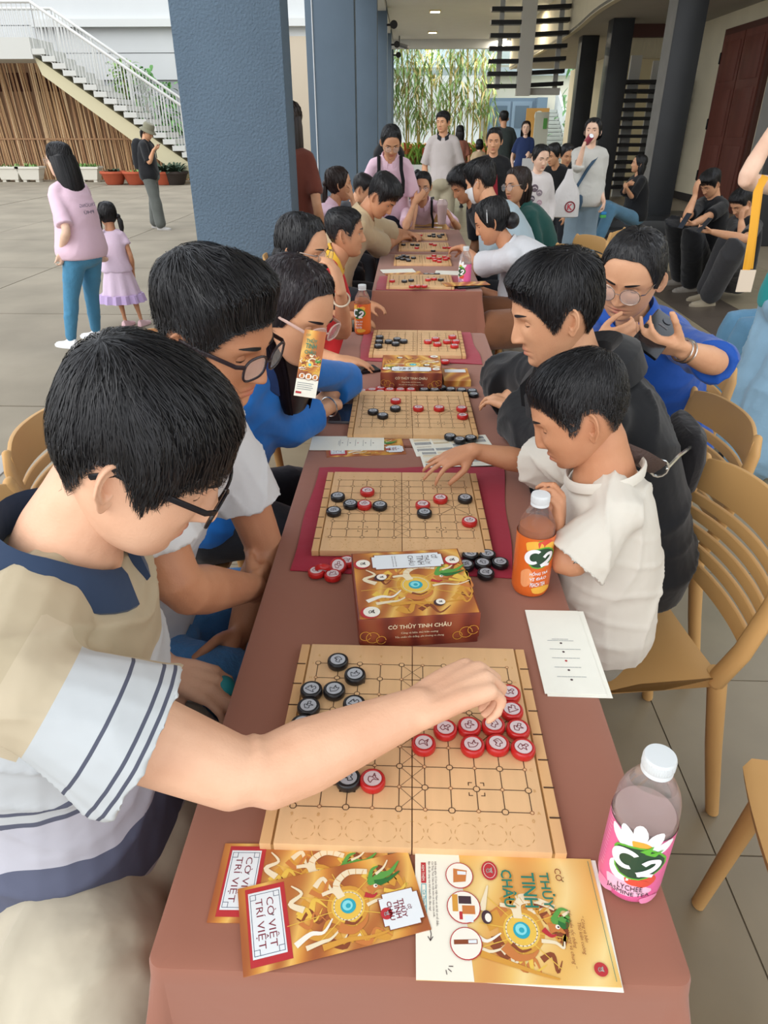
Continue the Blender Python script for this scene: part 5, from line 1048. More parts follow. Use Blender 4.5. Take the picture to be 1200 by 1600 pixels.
for k, s_ in enumerate(('Kết hợp giữa 12 Con Giáp Việt Nam và các bộ cờ cổ điển,', 'Cờ Thủy Tinh Châu là một môn cờ hoàn toàn mới.', 'Bạn đã sẵn sàng cho thử thách độc đáo này?')): put(g, text(s_, w=h * (.54, .47, .42)[k]), -w * (.385 + .018 * k), h * (.45 - (.54, .47, .42)[k] / 2 - .02), z + .0005, -math.pi / 2, ki['ink'])
g.line([(-w * .43, -h * .10), (-w * .42, -h * .17), (-w * .425, -h * .215)], .0008, z + .0005, ki['ink']); g.line([(-w * .437, -h * .19), (-w * .425, -h * .22), (-w * .412, -h * .19)], .0008, z + .0005, ki['ink'])
for a in (-20, 20, 60): g.line([(-w * .355 + .004 * math.cos(rad(a - 60)), -h * .40 + .004 * math.sin(rad(a - 60))), (-w * .355 + .008 * math.cos(rad(a - 60)), -h * .40 + .008 * math.sin(rad(a - 60)))], .0008, z + .0005, ki['ink'])
for body, x, y, tw, th, k in (('THỦY', .225, .20, .27, .058, 'tink'), ('TINH', .125, .20, .26, .06, 'tink'), ('CHÂU', .015, .21, .28, .062, 'tink')):
    put(g, text(body, w=h * tw * 1.15, h=w * th * 1.25, bold=.03), w * x, h * y, z + .0016, -math.pi / 2, ki['gold']); put(g, text(body, w=h * tw * 1.13, h=w * th * 1.2, bold=.015), w * x - .0005, h * y + .0004, z + .0018, -math.pi / 2, ki[k])
put(g, text('CỜ', w=h * .115, h=w * .045), w * .30, h * .34, z + .0017, -math.pi / 2, ki['brown'])
for k, (s_, x, y, tw) in enumerate((('“ Công và bảo', .375, -.10, .20), ('Thủ kiên cường', .352, -.17, .24), ('Tốc chiến tốc thắng', .312, -.10, .29), ('Phi thường và chung ”', .288, -.22, .34))): put(g, text(s_, w=h * tw, shear=.2), w * x, h * y, z + .0017, -math.pi / 2, ki['brown'])
g.flat(disc(w * .415, -h * .39, w * .034, 20), z + .0016, ki['red']); mark(g, w * .415, -h * .39, (w * .04) * .55, z + .0018, ki['white'])
g.flat(disc(-w * .085, h * .36, w * .045, 20, h * .085), z + .0016, ki['red']); q = disc(-w * .085, h * .36, w * .033, 20, h * .065); g.line(q + q[:1], .0006, z + .0017, ki['white']); mark(g, -w * .085, h * .36, (w * .05) * .55, z + .0018, ki['white'])
g.flat(disc(-w * .125, -h * .03, w * .028, 16, h * .055), z + .0016, ki['ink']); g.flat(disc(-w * .118, -h * .035, w * .017, 14, h * .035), z + .0018, ki['white'])
q = [(-w * .20, -h * .47), (w * .478, -h * .47), (w * .478, h * .47), (-w * .2, h * .47)]; g.line([q[1], q[2]], .0006, z + .0016, ki['tink']); g.obj('print', KM, t)
# pale info leaflets: rows of tiny lines, the square code left blank
def info_leaflet(corners, label, z, vert=True):
    t, w, h = sheet('info_leaflet', label, 'leaflet', corners, z, .0012, m_paper, 'pale information leaflets'); g = MB(); r = random.Random(2); zz = .0015
    n = 5; a = h if vert else w; b_ = w if vert else h
    for i in range(n):
        p = (.10 - .105 * i) * a
        for j, (dl, wd) in enumerate(((.0, .45), (.018, .28))):
            if i and j: continue
            x = -wd * b_ / 2
            while x < wd * b_ / 2:
                l = r.uniform(.03, .09) * b_; y = p + dl * a
                (g.line([(x, y), (x + l, y)], .0011, zz, ki['grey']) if vert else g.line([(-y, x), (-y, x + l)], .0011, zz, ki['grey'])); x += l + .012 * b_
        q = disc(0, p - .032 * a, .0022, 8); g.flat(q if vert else [(-y, x) for x, y in q], zz, ki['red' if i == 2 else 'ink'])
    g.obj('print', KM, t); return t
sheet('info_sheet', 'pale sheet peeping out under the information leaflet at the table edge', 'paper', [(.222, 1.012), (.323, 1.012), (.328, .795), (.232, .797)], TZ + .0003, .0012, m_paper)
info_leaflet([(.216, 1.010), (.312, 1.010), (.320, .800), (.228, .800)], 'pale information leaflet hanging over the right table edge by the boy chair', TZ + .0018)
leaflet_art([(-.215, 1.765), (-.005, 1.795), (.0, 1.69), (-.21, 1.665)], 'orange leaflet mostly hidden under the pale leaflet beside the blue sleeve', TZ + .0003)
info_leaflet([(-.257, 1.797), (-.055, 1.804), (-.058, 1.708), (-.259, 1.704)], 'pale information leaflet lying beside the blue sleeve', TZ + .0025, False)
def rules_sheet(corners, label, z, seed):
    t, w, h = sheet('rules_sheet', label, 'paper', corners, z, .0008, m_paper, 'printed rules sheets'); g = MB(); r = random.Random(seed)
    for i in range(4):
        for j in range(5):
            x, y = -w * .46 + w * .235 * i, -h * .44 + h * .18 * j
            g.flat([(x, y), (x + w * .21, y), (x + w * .21, y + h * .14), (x, y + h * .14)], .001, ki[r.choice(('grey', 'pale', 'cream', 'grey'))])
            for k in range(3): g.line([(x + w * .01, y + h * .03 + k * h * .04), (x + w * .19, y + h * .03 + k * h * .04)], .0009, .0012, ki['ink' if r.random() < .3 else 'white'])
    g.obj('print', KM, t)
rules_sheet([(.012, 1.795), (.225, 1.82), (.248, 1.71), (.03, 1.665)], 'printed rules sheet under the three black pieces by the black sleeve', TZ + .0003, 1)
rules_sheet([(.05, 1.70), (.25, 1.735), (.215, 1.618), (.06, 1.612)], 'printed rules sheet nearer the boy hand, half on the crimson cloth', TZ + .0045, 2)
for i, (c, lb) in enumerate((([(-.165, 4.42), (.03, 4.46), (.05, 4.35), (-.15, 4.31)], 'pale leaflet fanned on the left of the third table'), ([(-.14, 4.36), (.08, 4.40), (.09, 4.29), (-.13, 4.26)], 'second orange edged leaflet under the fanned one on the third table'), ([(.17, 4.42), (.37, 4.40), (.36, 4.28), (.17, 4.30)], 'white rules paper behind the pink drink on the third table'))):
    sheet('far_leaflet', lb, 'leaflet', c, TZ + .0003 + .003 * (i == 0), .003, m_paper if i != 1 else m_fire, 'leaflets on the third table')
t, w, h = sheet('far_leaflet', 'orange leaflet lying on the phone by the pink drink', 'leaflet', [(.20, 3.93), (.43, 3.98), (.44, 3.89), (.19, 3.84)], TZ + .0205, .003, m_fire, 'leaflets on the third table')
# ------------------------------------------------------------ game boxes
def game_box(label, loc, rz, flip=False, hz=.062):
    t = empty('game_box', label, 'game box', loc, rz, 'printed game boxes'); a = .1
    b = MB(); b.box(-a, a, -a, a, 0, hz - .004); b.obj('box_base', m_boxr, t, bevel=.002); b = MB(); b.box(-a - .0015, a + .0015, -a - .0015, a + .0015, .012, hz); l = b.obj('lid', m_boxr, t, bevel=.0022)
    g = MB(); z = hz + .0004; rz_ = math.pi if flip else 0; Xf = X((0, 0, 0), rz_); b = MB(); b.box(-a + .001, a - .001, -a + .001, a - .001, hz, hz + .0003); b.obj('lid_picture', m_fire, t)
    art(g, .005, -.012, .098, z, rz_, 9, xl=.98, yl=.86)
    x, y = Xf @ V((.0, .06, 0)) [:2] if 0 else (Xf @ V((0, .064, 0)))[:2]
    plate(g, x, y, .13, .046, z + .0014, rz_, [], False)
    for k, (s_, dx, sz) in enumerate((('CỜ', .052, .012), ('THỦY', .038, .03), ('TINH', .024, .03), ('CHÂU', .008, .033))): p = Xf @ V((dx, .064 + (.01 if k == 0 else 0), 0)); put(g, text(s_, w=sz, h=.0125), p.x, p.y, z + .0018, -math.pi / 2 + rz_, ki['ink'])
    for k in range(2): p = Xf @ V((-.022 - .005 * k, .064, 0)); put(g, text('Công và bảo, thủ kiên cường', w=.036), p.x, p.y, z + .0018, -math.pi / 2 + rz_, ki['ink'])
    for px, py, rr in ((-.082, .062, .013), (.083, .060, .013), (-.078, -.083, .014), (-.052, .016, .009), (.04, -.066, .008)):
        p = Xf @ V((px, py, 0)); g.flat(disc(p.x - .003, p.y - .002, rr * 1.15, 18), z + .0013, ki['red' if px < -.06 or px > .06 else 'ink']); g.flat(disc(p.x, p.y, rr, 18), z + .0015, ki['white']); mark(g, p.x, p.y, (rr) * .55, z + .0017, ki['ink'])
    Xs = Matrix.Translation(V((0, -a - .0022, hz / 2 + .006))) @ Euler((math.pi / 2, 0, 0)).to_matrix().to_4x4()
    put(g, text('CỜ THỦY TINH CHÂU', w=.105, h=.0105, bold=.015), 0, .008, 0, 0, ki['cream'], Xs); put(g, text('Công và bảo, thủ kiên cường', w=.062), 0, -.0065, 0, 0, ki['cream'], Xs); put(g, text('Tốc chiến tốc thắng, phi thường và chung', w=.082), 0, -.0145, 0, 0, ki['cream'], Xs)
    for sx in (-1, 1):
        for k, (dx, dy, rr) in enumerate(((.078, -.012, .011), (.090, -.008, .009), (.064, -.018, .008))): q = arc(sx * dx, dy, rr, 0, 330, 12); g.line(q, .0012, .0002, ki['gold'], Xs)
    g.obj('print', KM, t); return t
game_box('big dragon printed game box between the two nearest boards', (.0165, 1.008, TZ), .13)
game_box('dragon printed game box beyond the third board, its title turned to the camera', (.019, 2.30, TZ), -.01, True)
t, w, h = sheet('card_box', 'small flat card box with orange print right of the farther game box', 'box', [(.131, 2.39), (.224, 2.394), (.214, 2.25), (.126, 2.25)], TZ, .02, m_fire); g = MB(); g.flat([(-w * .4, h * .15), (w * .4, h * .15), (w * .4, h * .4), (-w * .4, h * .4)], .0204, ki['plate']); g.obj('print', KM, t)
# ------------------------------------------------------------ bottles
m_pet = M('clear plastic', 'f3f5f7', .08, trans=.9, alpha=.5, ior=1.3, spec=.5); m_cap = M('bottle cap white', 'd3d7d8', .4)
def bottle(label, loc, rz, kind, lowpoly=False):
    pk = kind == 'pink'; t = empty('drink_bottle', label, 'bottle', loc, rz, 'fruit tea bottles'); r = .0345
    prof = [(.0, .004), (.022, .0), (.030, .002), (r - .001, .010), (r, .03), (r, .118), (r - .001, .126), (.0325, .140), (.029, .152), (.0205, .169), (.0158, .177), (.0152, .184), (.0, .185)]
    b = MB(); b.lathe(prof, 40); b.obj('bottle_body', m_pet, t, smooth=True)
    top = .118 if pk else .150; b = MB(); b.lathe([(0, .006)] + [(q[0] - .0022, q[1]) for q in prof[2:] if q[1] < top] + [(prof[-4][0] - .002 if not pk else r - .003, top), (0, top)], 32); b.obj('tea', M('lychee tea', 'c9a7a0', .2, trans=.3) if pk else M('peach tea', 'b9632a', .2, trans=.3), t, smooth=True)
    b = MB(); b.lathe([(.0157, .180), (.0163, .1805), (.0163, .184), (.0158, .185), (.0160, .186), (.0166, .187), (.0166, .199), (.0157, .2012), (.006, .2018), (0, .2016)], 36); cp = b.obj('cap', m_cap, t, smooth=True)
    b = MB()
    for k in range(40): a = 2 * math.pi * k / 40; b.box(.0164, .0169, -.0005, .0005, .188, .198, X=X((0, 0, 0), a))
    tag(b.obj('ridges', m_cap, cp), None, kind='stuff')
    L = dict(base='e2659b', lite='f0b9d0', mid='e98bb2') if pk else dict(base='dd6a2a', lite='f0a06a', mid='e78547'); r0 = r + .0004; lab = M('label ' + kind, L['base'], .3, spec=.5); ml = M('label lite ' + kind, L['lite'], .3); mm = M('label mid ' + kind, L['mid'], .3)
    b = MB(); lt = .112 if pk else .128; b.lathe([(.030, .0035), (r0 - .001, .010), (r0, .02), (r0, lt)], 48) if 0 else b.loft([[(rr * math.cos(2 * math.pi * j / 48), rr * math.sin(2 * math.pi * j / 48), z) for j in range(48)] for rr, z in ((.031, .0028), (r0 - .0008, .010), (r0, .02), (r0, .07), (r0, lt))], 0, cap=False); lb = b.obj('label', lab, t, smooth=True)
    # print wrapped round the label; front is -y
    mats = [ml, mm, M('c green', '2f4a36', .4), M('c lime', '62b03c', .4), M('c white', 'efeff0', .35), M('c red', 'd6523f', .4), M('c gold', 'd9a441', .35), M('c ink', '2b2d38', .4), M('c yellow', 'efb64a', .4)]; g = MB()
    def wrap(vs, fs, mi, lay):
        R = r0 + .00025 * lay; g.add([(R * math.sin(x / r0), -R * math.cos(x / r0), z) for x, z in vs], fs, mi)
    def shape(poly, mi, lay):       # cut into strips so that it follows the curve
        bm = bmesh.new(); bm.faces.new([bm.verts.new((x, y, 0)) for x, y in poly]); 
        for k in range(-9, 10): bmesh.ops.bisect_plane(bm, geom=bm.verts[:] + bm.edges[:] + bm.faces[:], plane_co=(k * .006, 0, 0), plane_no=(1, 0, 0))
        bmesh.ops.triangulate(bm, faces=bm.faces[:]); bm.verts.index_update(); wrap([(v.co.x, v.co.y) for v in bm.verts], [tuple(v.index for v in f.verts) for f in bm.faces], mi, lay); bm.free()
    def word(s_, w, h, x, z, rz, mi, lay, bold=0, shear=0):
        vs, fs = text(s_, w=w, h=h, bold=bold, shear=shear); c, s = math.cos(rz), math.sin(rz); wrap([(x + p[0] * c - p[1] * s, z + p[0] * s + p[1] * c) for p in vs], fs, mi, lay)
    def shape_c(x, z, a, b_):
        q = arc(x, z, a, 52, 308, 22, b_); L_ = len(q); k = lambda i: .0036 * (.75 + .5 * math.sin(math.pi * i / (L_ - 1)))
        out = [(x + (px - x) * (1 + k(i) / a), z + (pz - z) * (1 + k(i) / b_)) for i, (px, pz) in enumerate(q)]; inn = [(x + (px - x) * (1 - k(i) / a), z + (pz - z) * (1 - k(i) / b_)) for i, (px, pz) in enumerate(q)]
        wrap([(px + .18 * (pz - z), pz) for px, pz in out + inn], [(i, i + 1, L_ + i + 1, L_ + i) for i in range(L_ - 1)], 4, 7)
    def shape_2(x, z, a, b_):
        for pts, w0, w1 in (([(-.95, .45), (-.45, .98), (.45, .95), (.75, .40), (.2, -.25), (-.9, -.95)], .006, .0075), ([(-.95, -.93), (-.2, -.80), (.95, -.92)], .0068, .005)):
            m_ = MB(); band(m_, [(x + px * a + .25 * pz * b_, z + pz * b_) for px, pz in pts], w0, w1, 0, 0); wrap([(v[0], v[1]) for v in m_.v], m_.f, 4, 8)
    blob = lambda x, z, a, b_, n=18, k=.12: [(x + a * math.cos(q) * (1 + k * math.sin(3 * q + 1)), z + b_ * math.sin(q) * (1 + k * math.sin(2 * q))) for q in [2 * math.pi * i / n for i in range(n)]]
    if pk:
        shape(blob(-.004, .028, .026, .012), 0, 1); shape(blob(-.03, .012, .012, .008), 1, 1); shape(blob(.024, .012, .012, .006), 1, 1)
        for x, z, a in ((-.014, .108, .5), (-.003, .117, .1), (.012, .112, -.35), (-.022, .100, .9), (.022, .101, -.9)): c, s = math.cos(a), math.sin(a); shape([(x + (p * c - q * s), z + (p * s + q * c)) for p, q in blob(0, 0, .0075, .016, 14, .05)], 4, 2)
        shape(blob(0, .103, .010, .006), 6, 3); shape(blob(-.014, .052, .014, .014, 18, .03), 4, 3); shape(blob(.012, .048, .013, .012, 18, .05), 5, 2); shape(blob(.004, .043, .013, .006), 5, 3)
        shape(blob(.001, .074, .029, .027), 3, 4); shape(blob(.001, .074, .0265, .0245), 2, 5); shape([(0, .095), (.012, .107), (.010, .093)], 3, 6); shape([(.005, .093), (.024, .1), (.016, .090)], 3, 6)
        word('LYCHEE', .026, .0085, .0, .0315, .12, 7, 5); word('JASMINE TEA', .046, .0085, -.001, .021, .08, 7, 5)
        for k in range(16): z = .03 + .0055 * k; shape([(-.052, z), (-.037, z + .004), (-.036, z + .005), (-.052, z + .0012)], 0, 1)
    else:
        shape(blob(-.012, .112, .016, .012), 8, 2); shape(blob(.008, .117, .015, .010), 5, 2); shape(blob(0, .118, .010, .008), 3, 1); shape(blob(.018, .110, .012, .010), 8, 3)
        shape(blob(.003, .090, .027, .022), 3, 4); shape(blob(.003, .090, .0245, .0195), 2, 5); shape(blob(-.02, .045, .012, .02), 0, 1); shape(blob(.01, .02, .02, .008), 8, 2)
        for k, s_ in enumerate(('HỒNG TRÀ', 'VỊ ĐÀO', 'PEACH TEA')): word(s_, .034 - .003 * k, .009, .002, .058 - .0125 * k, .1, 4, 4, .02, .2)
    zc = .074 if pk else .090
    shape_c(-.0105, zc + .002, .0115, .0125); shape_2(.0135, zc - .004, .0085, .0125)
    g.obj('label_print', mats, lb); return t
bottle('pink lychee tea bottle standing at the near right corner of the table', (.266, .505, TZ), -.34, 'pink')
bottle('orange peach tea bottle standing beside the small boy', (.240, 1.082, TZ), .12, 'orange')
bottle('orange tea bottle standing at the far left corner of the second table', (-.185, 2.93, TZ), -.5, 'orange')
bottle('pink tea bottle standing on the third table before the white T-shirt', (.318, 4.00, TZ), -.9, 'pink')
# ------------------------------------------------------------ chairs
m_ch = M('plastic beige chair', 'c79b62', .45, .03, 3, spec=.4)
def build_chair():
    t = empty('plastic_chair', '', 'chair'); W_ = .215
    b = MB(); rows = []
    for y, w, z in ((.215, .19, .405), (.222, .195, .43), (.205, .208, .442), (.1, .215, .437), (-.05, .212, .434), (-.19, .185, .437), (-.2, .18, .405)):
        rows.append([(x * w, y + .014 * (1 - x * x) * (1 if y > .1 else 0), z + (-.006 * (1 - x * x) if z > .43 else 0)) for x in np.linspace(-1, 1, 9)])
    b.loft(rows + [[(p[0] * .95, p[1] * .95, p[2] - .012) for p in r] for r in (rows[5], rows[3], rows[1])], 0, cap=False, closed=False)
    for s in (0, -1): b.add([r[s] for r in rows] , [tuple(range(len(rows)))])
    b.obj('seat', m_ch, t, smooth=True); b = MB(); b.lathe([(.0, 0), (.013, 0), (.011, .0012), (0, .0015)], 16, X=X((0, -.06, .4315))); b.obj('drain_hole', M('hole shade', '6f5230', .9), t)
    for s in (-1, 1):
        b = MB(); b.tube([(s * .165, .175, .43), (s * .178, .195, .22), (s * .19, .215, .004)], [(.024, .018), (.021, .016), (.017, .014)], 12, round_=False); b.obj('leg', m_ch, t, smooth=True)
        b = MB(); b.tube([(s * .17, -.19, .44), (s * .185, -.225, .22), (s * .2, -.265, .004)], [(.026, .02), (.022, .018), (.018, .015)], 12, round_=False); b.obj('leg', m_ch, t, smooth=True)
        b = MB(); b.tube([(s * .178, -.185, .42), (s * .200, -.210, .52), (s * .208, -.235, .64), (s * .205, -.254, .76), (s * .190, -.260, .80)], [(.022, .02), (.024, .016), (.024, .013), (.022, .012), (.016, .011)], 12); b.obj('back_post', m_ch, t, smooth=True)
    def bow(z, x): f = (z - .42) / .38; return -.185 - .065 * f - .045 * (1 - (x / .2) ** 2) * (.35 + .65 * f) - .01 * math.sin(f * 3)
    zs = [(.525, .560), (.572, .597), (.609, .634), (.646, .671), (.683, .708), (.720, .815)]
    for i, (z0, z1) in enumerate(zs):
        b = MB(); rr = []
        for x in np.linspace(-.2, .2, 15):
            a, c = z0, z1 - (.022 * (abs(x) / .2) ** 4 if i == 5 else 0); y0, y1 = bow(a, x), bow(c, x); rr.append([(x, y0 + .006, a), (x, y0 - .006, a), (x, y1 - .006, c), (x, y1 + .006, c)])
        b.loft(rr); b.obj('top_rail' if i == 5 else 'slat', m_ch, t, smooth=True, bevel=.0035)
    return t
chair0 = build_chair(); kids[chair0.name] = list(chair0.children); _ch = [0]
def chair(x, y, face, label, z=0):
    """face: degrees the sitter looks towards"""
    if _ch[0] == 0: c = chair0; c.location = (x, y, z); c.rotation_euler = (0, 0, rad(face - 90)); c['label'] = label; c['group'] = 'beige plastic chairs'
    else: dup(chair0, None, (x, y, z), rad(face - 90), label, 'beige plastic chairs')
    _ch[0] += 1
chair(.50, 1.35, 186, 'beige slatted plastic chair the small boy sits on')
chair(.85, .72, 172, 'empty beige plastic chair cut by the right photo edge, nearest the camera')
chair(.64, 1.86, 184, 'beige slatted plastic chair behind the black hoodie, its back in full view')
chair(.80, 2.42, 190, 'beige plastic chair the woman with the phone sits on')
chair(-.70, .62, 5, 'beige plastic chair of the man in the striped polo shirt')
chair(-.66, 1.16, -6, 'beige plastic chair of the man in the white T-shirt and jeans')
chair(-.72, 1.72, 0, 'beige plastic chair of the woman in the blue shirt behind the leaflet')
chair(-.75, 2.55, -5, 'beige plastic chair of the masked woman in red')
chair(-.62, 3.72, 5, 'beige plastic chair behind the boy in the red shirt')
chair(-.60, 4.55, 0, 'beige plastic chair of the boy in the tan shirt')
chair(.74, 4.12, 172, 'beige plastic chair of the woman with the white headband')
chair(.78, 4.95, 180, 'beige plastic chair of the person in the pale blue shirt')
chair(1.10, 5.35, 200, 'beige plastic chair under the laughing woman in dark green')
chair(1.42, 6.0, 150, 'beige plastic chair beside the girl in the printed white top')
chair(.14, 6.85, 270, 'beige plastic chair of the woman holding the cup')
chair(2.34, 3.95, 175, 'beige plastic chair behind the woman with the yellow lanyard')
chair(-.66, 5.45, 0, 'beige plastic chair of the pink shirted woman covering her mouth')
# ------------------------------------------------------------ phones and cards
m_ph = M('phone black', '15161a', .18, spec=.6); m_phs = M('phone screen', '2a2d36', .08, spec=.7); m_phg = M('phone case grey', '5c5a5e', .4)
def phone(label, T, case=None, cams=False):
    t = D.objects.new('phone', None); COL.objects.link(t); t.matrix_world = T; tag(t, label, 'phone'); b = MB(); b.box(-.036, .036, -.076, .076, -.004, .004); b.obj('case', case or m_ph, t, bevel=.0035); b = MB(); b.box(-.033, .033, -.072, .072, .004, .0046); b.obj('screen', m_phs, t)
    if cams:
        b = MB()
        b.lathe([(0, -.0055), (.011, -.0055), (.011, -.004), (0, -.004)], 18, X=X((0, .055, 0))); b.obj('lens', m_phs, t); b = MB(); b.box(-.012, .012, .028, .034, -.0048, -.0042); b.obj('badge', m_phg, t)
    return t
phone('grey cased phone lying under the blue sleeved arm', X((-.188, 1.975, TZ + .0042), -.05), m_phg)
phone('dark phone lying under the masked woman hand', X((-.17, 2.40, TZ + .0042), -1.1))
phone('dark phone lying under an orange leaflet on the third table', X((.33, 3.90, TZ + .0122), -1.2) , m_ph)
# ------------------------------------------------------------ the people
def hp(u, v, d): return EYE + ray(u, v) * (d / CAM_F)       # a point on a line of sight at a depth in metres
def fab(name, col, var=.05, bump=.3, bs=14, rough=.85, st=None): return M(name, col, rough, var, 5, bump=min(1, bump * 1.8), bs=bs, sheen=.15, spec=.25, stretch=st)
SK1, SK2, SK3, SK4 = ('skin fair', 'e3b596'), ('skin tan', 'c58f6c'), ('skin warm', 'd3a07c'), ('skin pale', 'ecc7ae')
GL = [M('glasses black', '17161b', .25), M('glass lens', 'eef2f5', .04, alpha=.12, spec=.6)]; GLM = [M('glasses metal', 'a99a8f', .25, metal=.9), GL[1]]
Z_ = V((0, 0, 1))
SHORT = dict(top=.020, side=.006, len=.04, lift=.004, over=[6, 5, 3, 2, 2], fadeang=26)
jean = fab('denim blue', '4a80b6', .12, .3, 60); jean_l = fab('denim light', '5f8aa8', .1, .2, 30); dark = fab('trousers dark', '23252b'); black_c = fab('cloth black', '1d1e21')
# --- man in the striped polo, nearest left
strp = polo_stripes('striped polo')
W1 = at(660, 1104, .862)
p = person('man in a striped polo and glasses reaching across the nearest board', hp(224, 706, .775), (8, 34, 2), -4, 1.05, hs=1.0, nf=.42, neck=.088, tone=SK1, vox=.0042, hres=(150, 124), nhair=13760, fat=.95, pz=.53, twist=10, Lt=.51, lean_dir=(1, .12, 0), sw=.172,
  hair=dict(top=.011, side=.005, back=.003, len=.075, frontlen=.3, lift=.004, over=[22, 19, 12, 5, 4], fadeang=16, wid=.0010, fly=.0025, sweep=.15), q=dict(w=1.03, jaw=1.07, nose=1.12, fade=5, stub=.55, eyes=-14, gaze=-30),
  R=dict(w=W1, e=hp(392, 1218, .79), d=at(772, 1046, .868) - W1, n=(.25, -.05, -1), curls=[(42, 58, 30), (48, 68, 34), (52, 72, 36), (55, 70, 36)], thumb=(-4, 40), spread=3, hs=1.06),
  L=dict(w=at(262, 1050, .66), pole=(-.6, .5, -.5), d=(1, -.25, -.1), n=(-.1, .2, -1), curl=(35, 45, 30), thumb=(10, 30)),
  top=dict(mat=strp, collar='polo', collarmat=fab('navy collar', '2b3a52'), sleeve=.50, cuff=.030, off=.016, loose=.016, hem=-.16, attr=1, vox=.0050, wr=.0068, wk=36),
  bottom=dict(kind='shorts', mat=fab('beige shorts', 'beb49f', .05, .4, 10), len=-.02, wide=.035, off=.020, wr=.011, wk=30, vox=.008), knees=dict(R=(-.385, .43, .55), L=(-.39, .84, .50)), legs_bare=True, shoes=dict(mat=fab('shoe grey', '77787a')))
glasses(p['q'], p['T'], GL, False, True, p['root'], p['base'])
b = MB(); Wl = p['arms']['L'][2]; b.ball(Wl + V((.098, -.012, -.026)), .024, 16, 10); b2_ = b.obj('toy_ball', M('teal toy', '2e9aa3', .4), smooth=True); tag(b2_, 'small teal toy ball held in the lowered hand of the striped polo man', 'toy')
# --- man 2
p = person('man in a white T-shirt and blue jeans with glasses, watching the board', hp(338, 522, 1.08), (-20, 20, 3), -10, 1.03, hs=.95, tone=('skin tan two', 'c08a68'), vox=.0045, hres=(128, 110), nhair=10320, pz=.55,
  hair=dict(top=.018, side=.002, back=.003, len=.06, frontlen=.6, lift=.005, over=[6, 6, 2, 1, 1], fadeang=40, wid=.0011, fly=.004, quiff=.012, sweep=.5, sidecut=.93, edge=.1, bang=.5), q=dict(jaw=1.04, fade=22, stub=.75, eyes=-10, gaze=-28, brow=.001),
  R=dict(w=at(398, 918, .70), e=hp(282, 922, 1.10), d=(.2, 1, -.35), n=(-1, .2, -.2)), L=dict(w=V((-.33, 1.10, .60)), e=at(418, 866, .70), d=(-.1, -.9, -.3), n=(-1, 0, 0)),
  top=dict(mat=fab('white tee', 'cbcbcb', .03, .35, 12), collar='crew', sleeve=.60, cuff=.022, loose=.014, hem=.13, vox=.006, wr=.006, wk=36), bottom=dict(mat=jean, off=.016, wr=.005, wk=40, vox=.008), knees=dict(R=(-.31, 1.0, .55), L=(-.32, 1.30, .55)), lean_dir=(1, -.1, 0), shoes=dict(mat=fab('shoe grey', '77787a')))
glasses(p['q'], p['T'], [M('glasses brown', '2b2226', .25), GL[1]], False, True, p['root'], p['base'])
# --- blue shirted woman with the leaflet
blue = fab('royal blue shirt', '1f6fc0', .06, .3, 9, .55); navy = fab('navy shirt', '1d3563')
p = person('woman in a bright blue shirt resting crossed arms on the table behind an upright leaflet', hp(461, 488, 1.62), (-30, 22, -4), -14, .95, sex='f', tone=SK3, vox=.0052, hres=(110, 96), nhair=8256, pz=.53, hairm=hairmat('hair dark wine', '221a1d', .36),
  hair=dict(kind='long', top=.014, side=.012, len=.14, over=[3, 3, 3, 4, 6], lift=.003, L=.24, off=(-.03, .02, 0), mass=(.078, .056), wid=.0013), q=dict(eyes=-6, gaze=-24),
  R=dict(w=at(522, 632, .795), e=at(440, 672, .79), d=(-.25, .9, -.1), n=(-.3, -.1, -1), curl=(20, 25, 15)), L=dict(w=at(500, 628, .785), e=at(548, 592, .80), d=(-.8, -.3, -.1), n=(0, 0, -1)),
  top=dict(mat=blue, collar='polo', collarmat=navy, sleeve=1.62, cuff=.016, off=.014, loose=.012, vox=.007, wr=.004, wk=34), bottom=dict(mat=dark), knees=dict(R=(-.32, 1.66, .53), L=(-.32, 1.92, .53)), shoes=dict(mat=black_c))
glasses(p['q'], p['T'], [M('glasses clear rose', 'd9b7ab', .15, alpha=.75), GL[1]], False, True, p['root'], p['base'])
E_, W_ = p['arms']['R'][1], p['arms']['R'][2]; bracelet(p, p['base'], W_.lerp(E_, .1), W_ - E_, .0285, M('silver', 'c9c9c6', .25, metal=1), p['root'])
# the leaflet she holds upright
q_ = [hp(479, 514, 1.52), hp(511, 520, 1.52), hp(492, 622, 1.50), hp(456, 618, 1.50)]; c = sum(q_, V()) / 4; xa = ((q_[1] - q_[0]) + (q_[2] - q_[3])).normalized(); ya = ((q_[0] - q_[3]) + (q_[1] - q_[2])); ya = (ya - xa * ya.dot(xa)); h = ya.length / 2; ya.normalize(); za = xa.cross(ya); w = ((q_[1] - q_[0]).length + (q_[2] - q_[3]).length) / 2
t = D.objects.new('leaflet', None); COL.objects.link(t); mm_ = Matrix((xa, ya, za)).transposed().to_4x4(); mm_.translation = c; t.matrix_world = mm_; tag(t, 'upright narrow dragon leaflet held before the face of the woman in blue', 'leaflet', 'orange folded leaflets')
b = MB(); b.box(-w / 2, w / 2, -h / 2, h / 2, -.0012, 0); b.obj('paper', m_fire, t); g = MB(); z = .0004
g.flat([(-w / 2, -h / 2), (w / 2, -h / 2), (w / 2, -h * .24), (-w / 2, -h * .24)], z, ki['pale']); art(g, 0, -h * .02, w * .55, z, 0, 7, xl=.85, yl=1.0, rays=False)
put(g, text('CỜ', w=w * .2), -w * .28, h * .42, z + .0018, 0, ki['tink'])
for k, s_ in enumerate(('THỦY', 'TINH', 'CHÂU')): put(g, text(s_, w=w * .5, h=h * .075, bold=.02), -w * .08, h * (.34 - .085 * k), z + .0018, 0, ki['tink'])
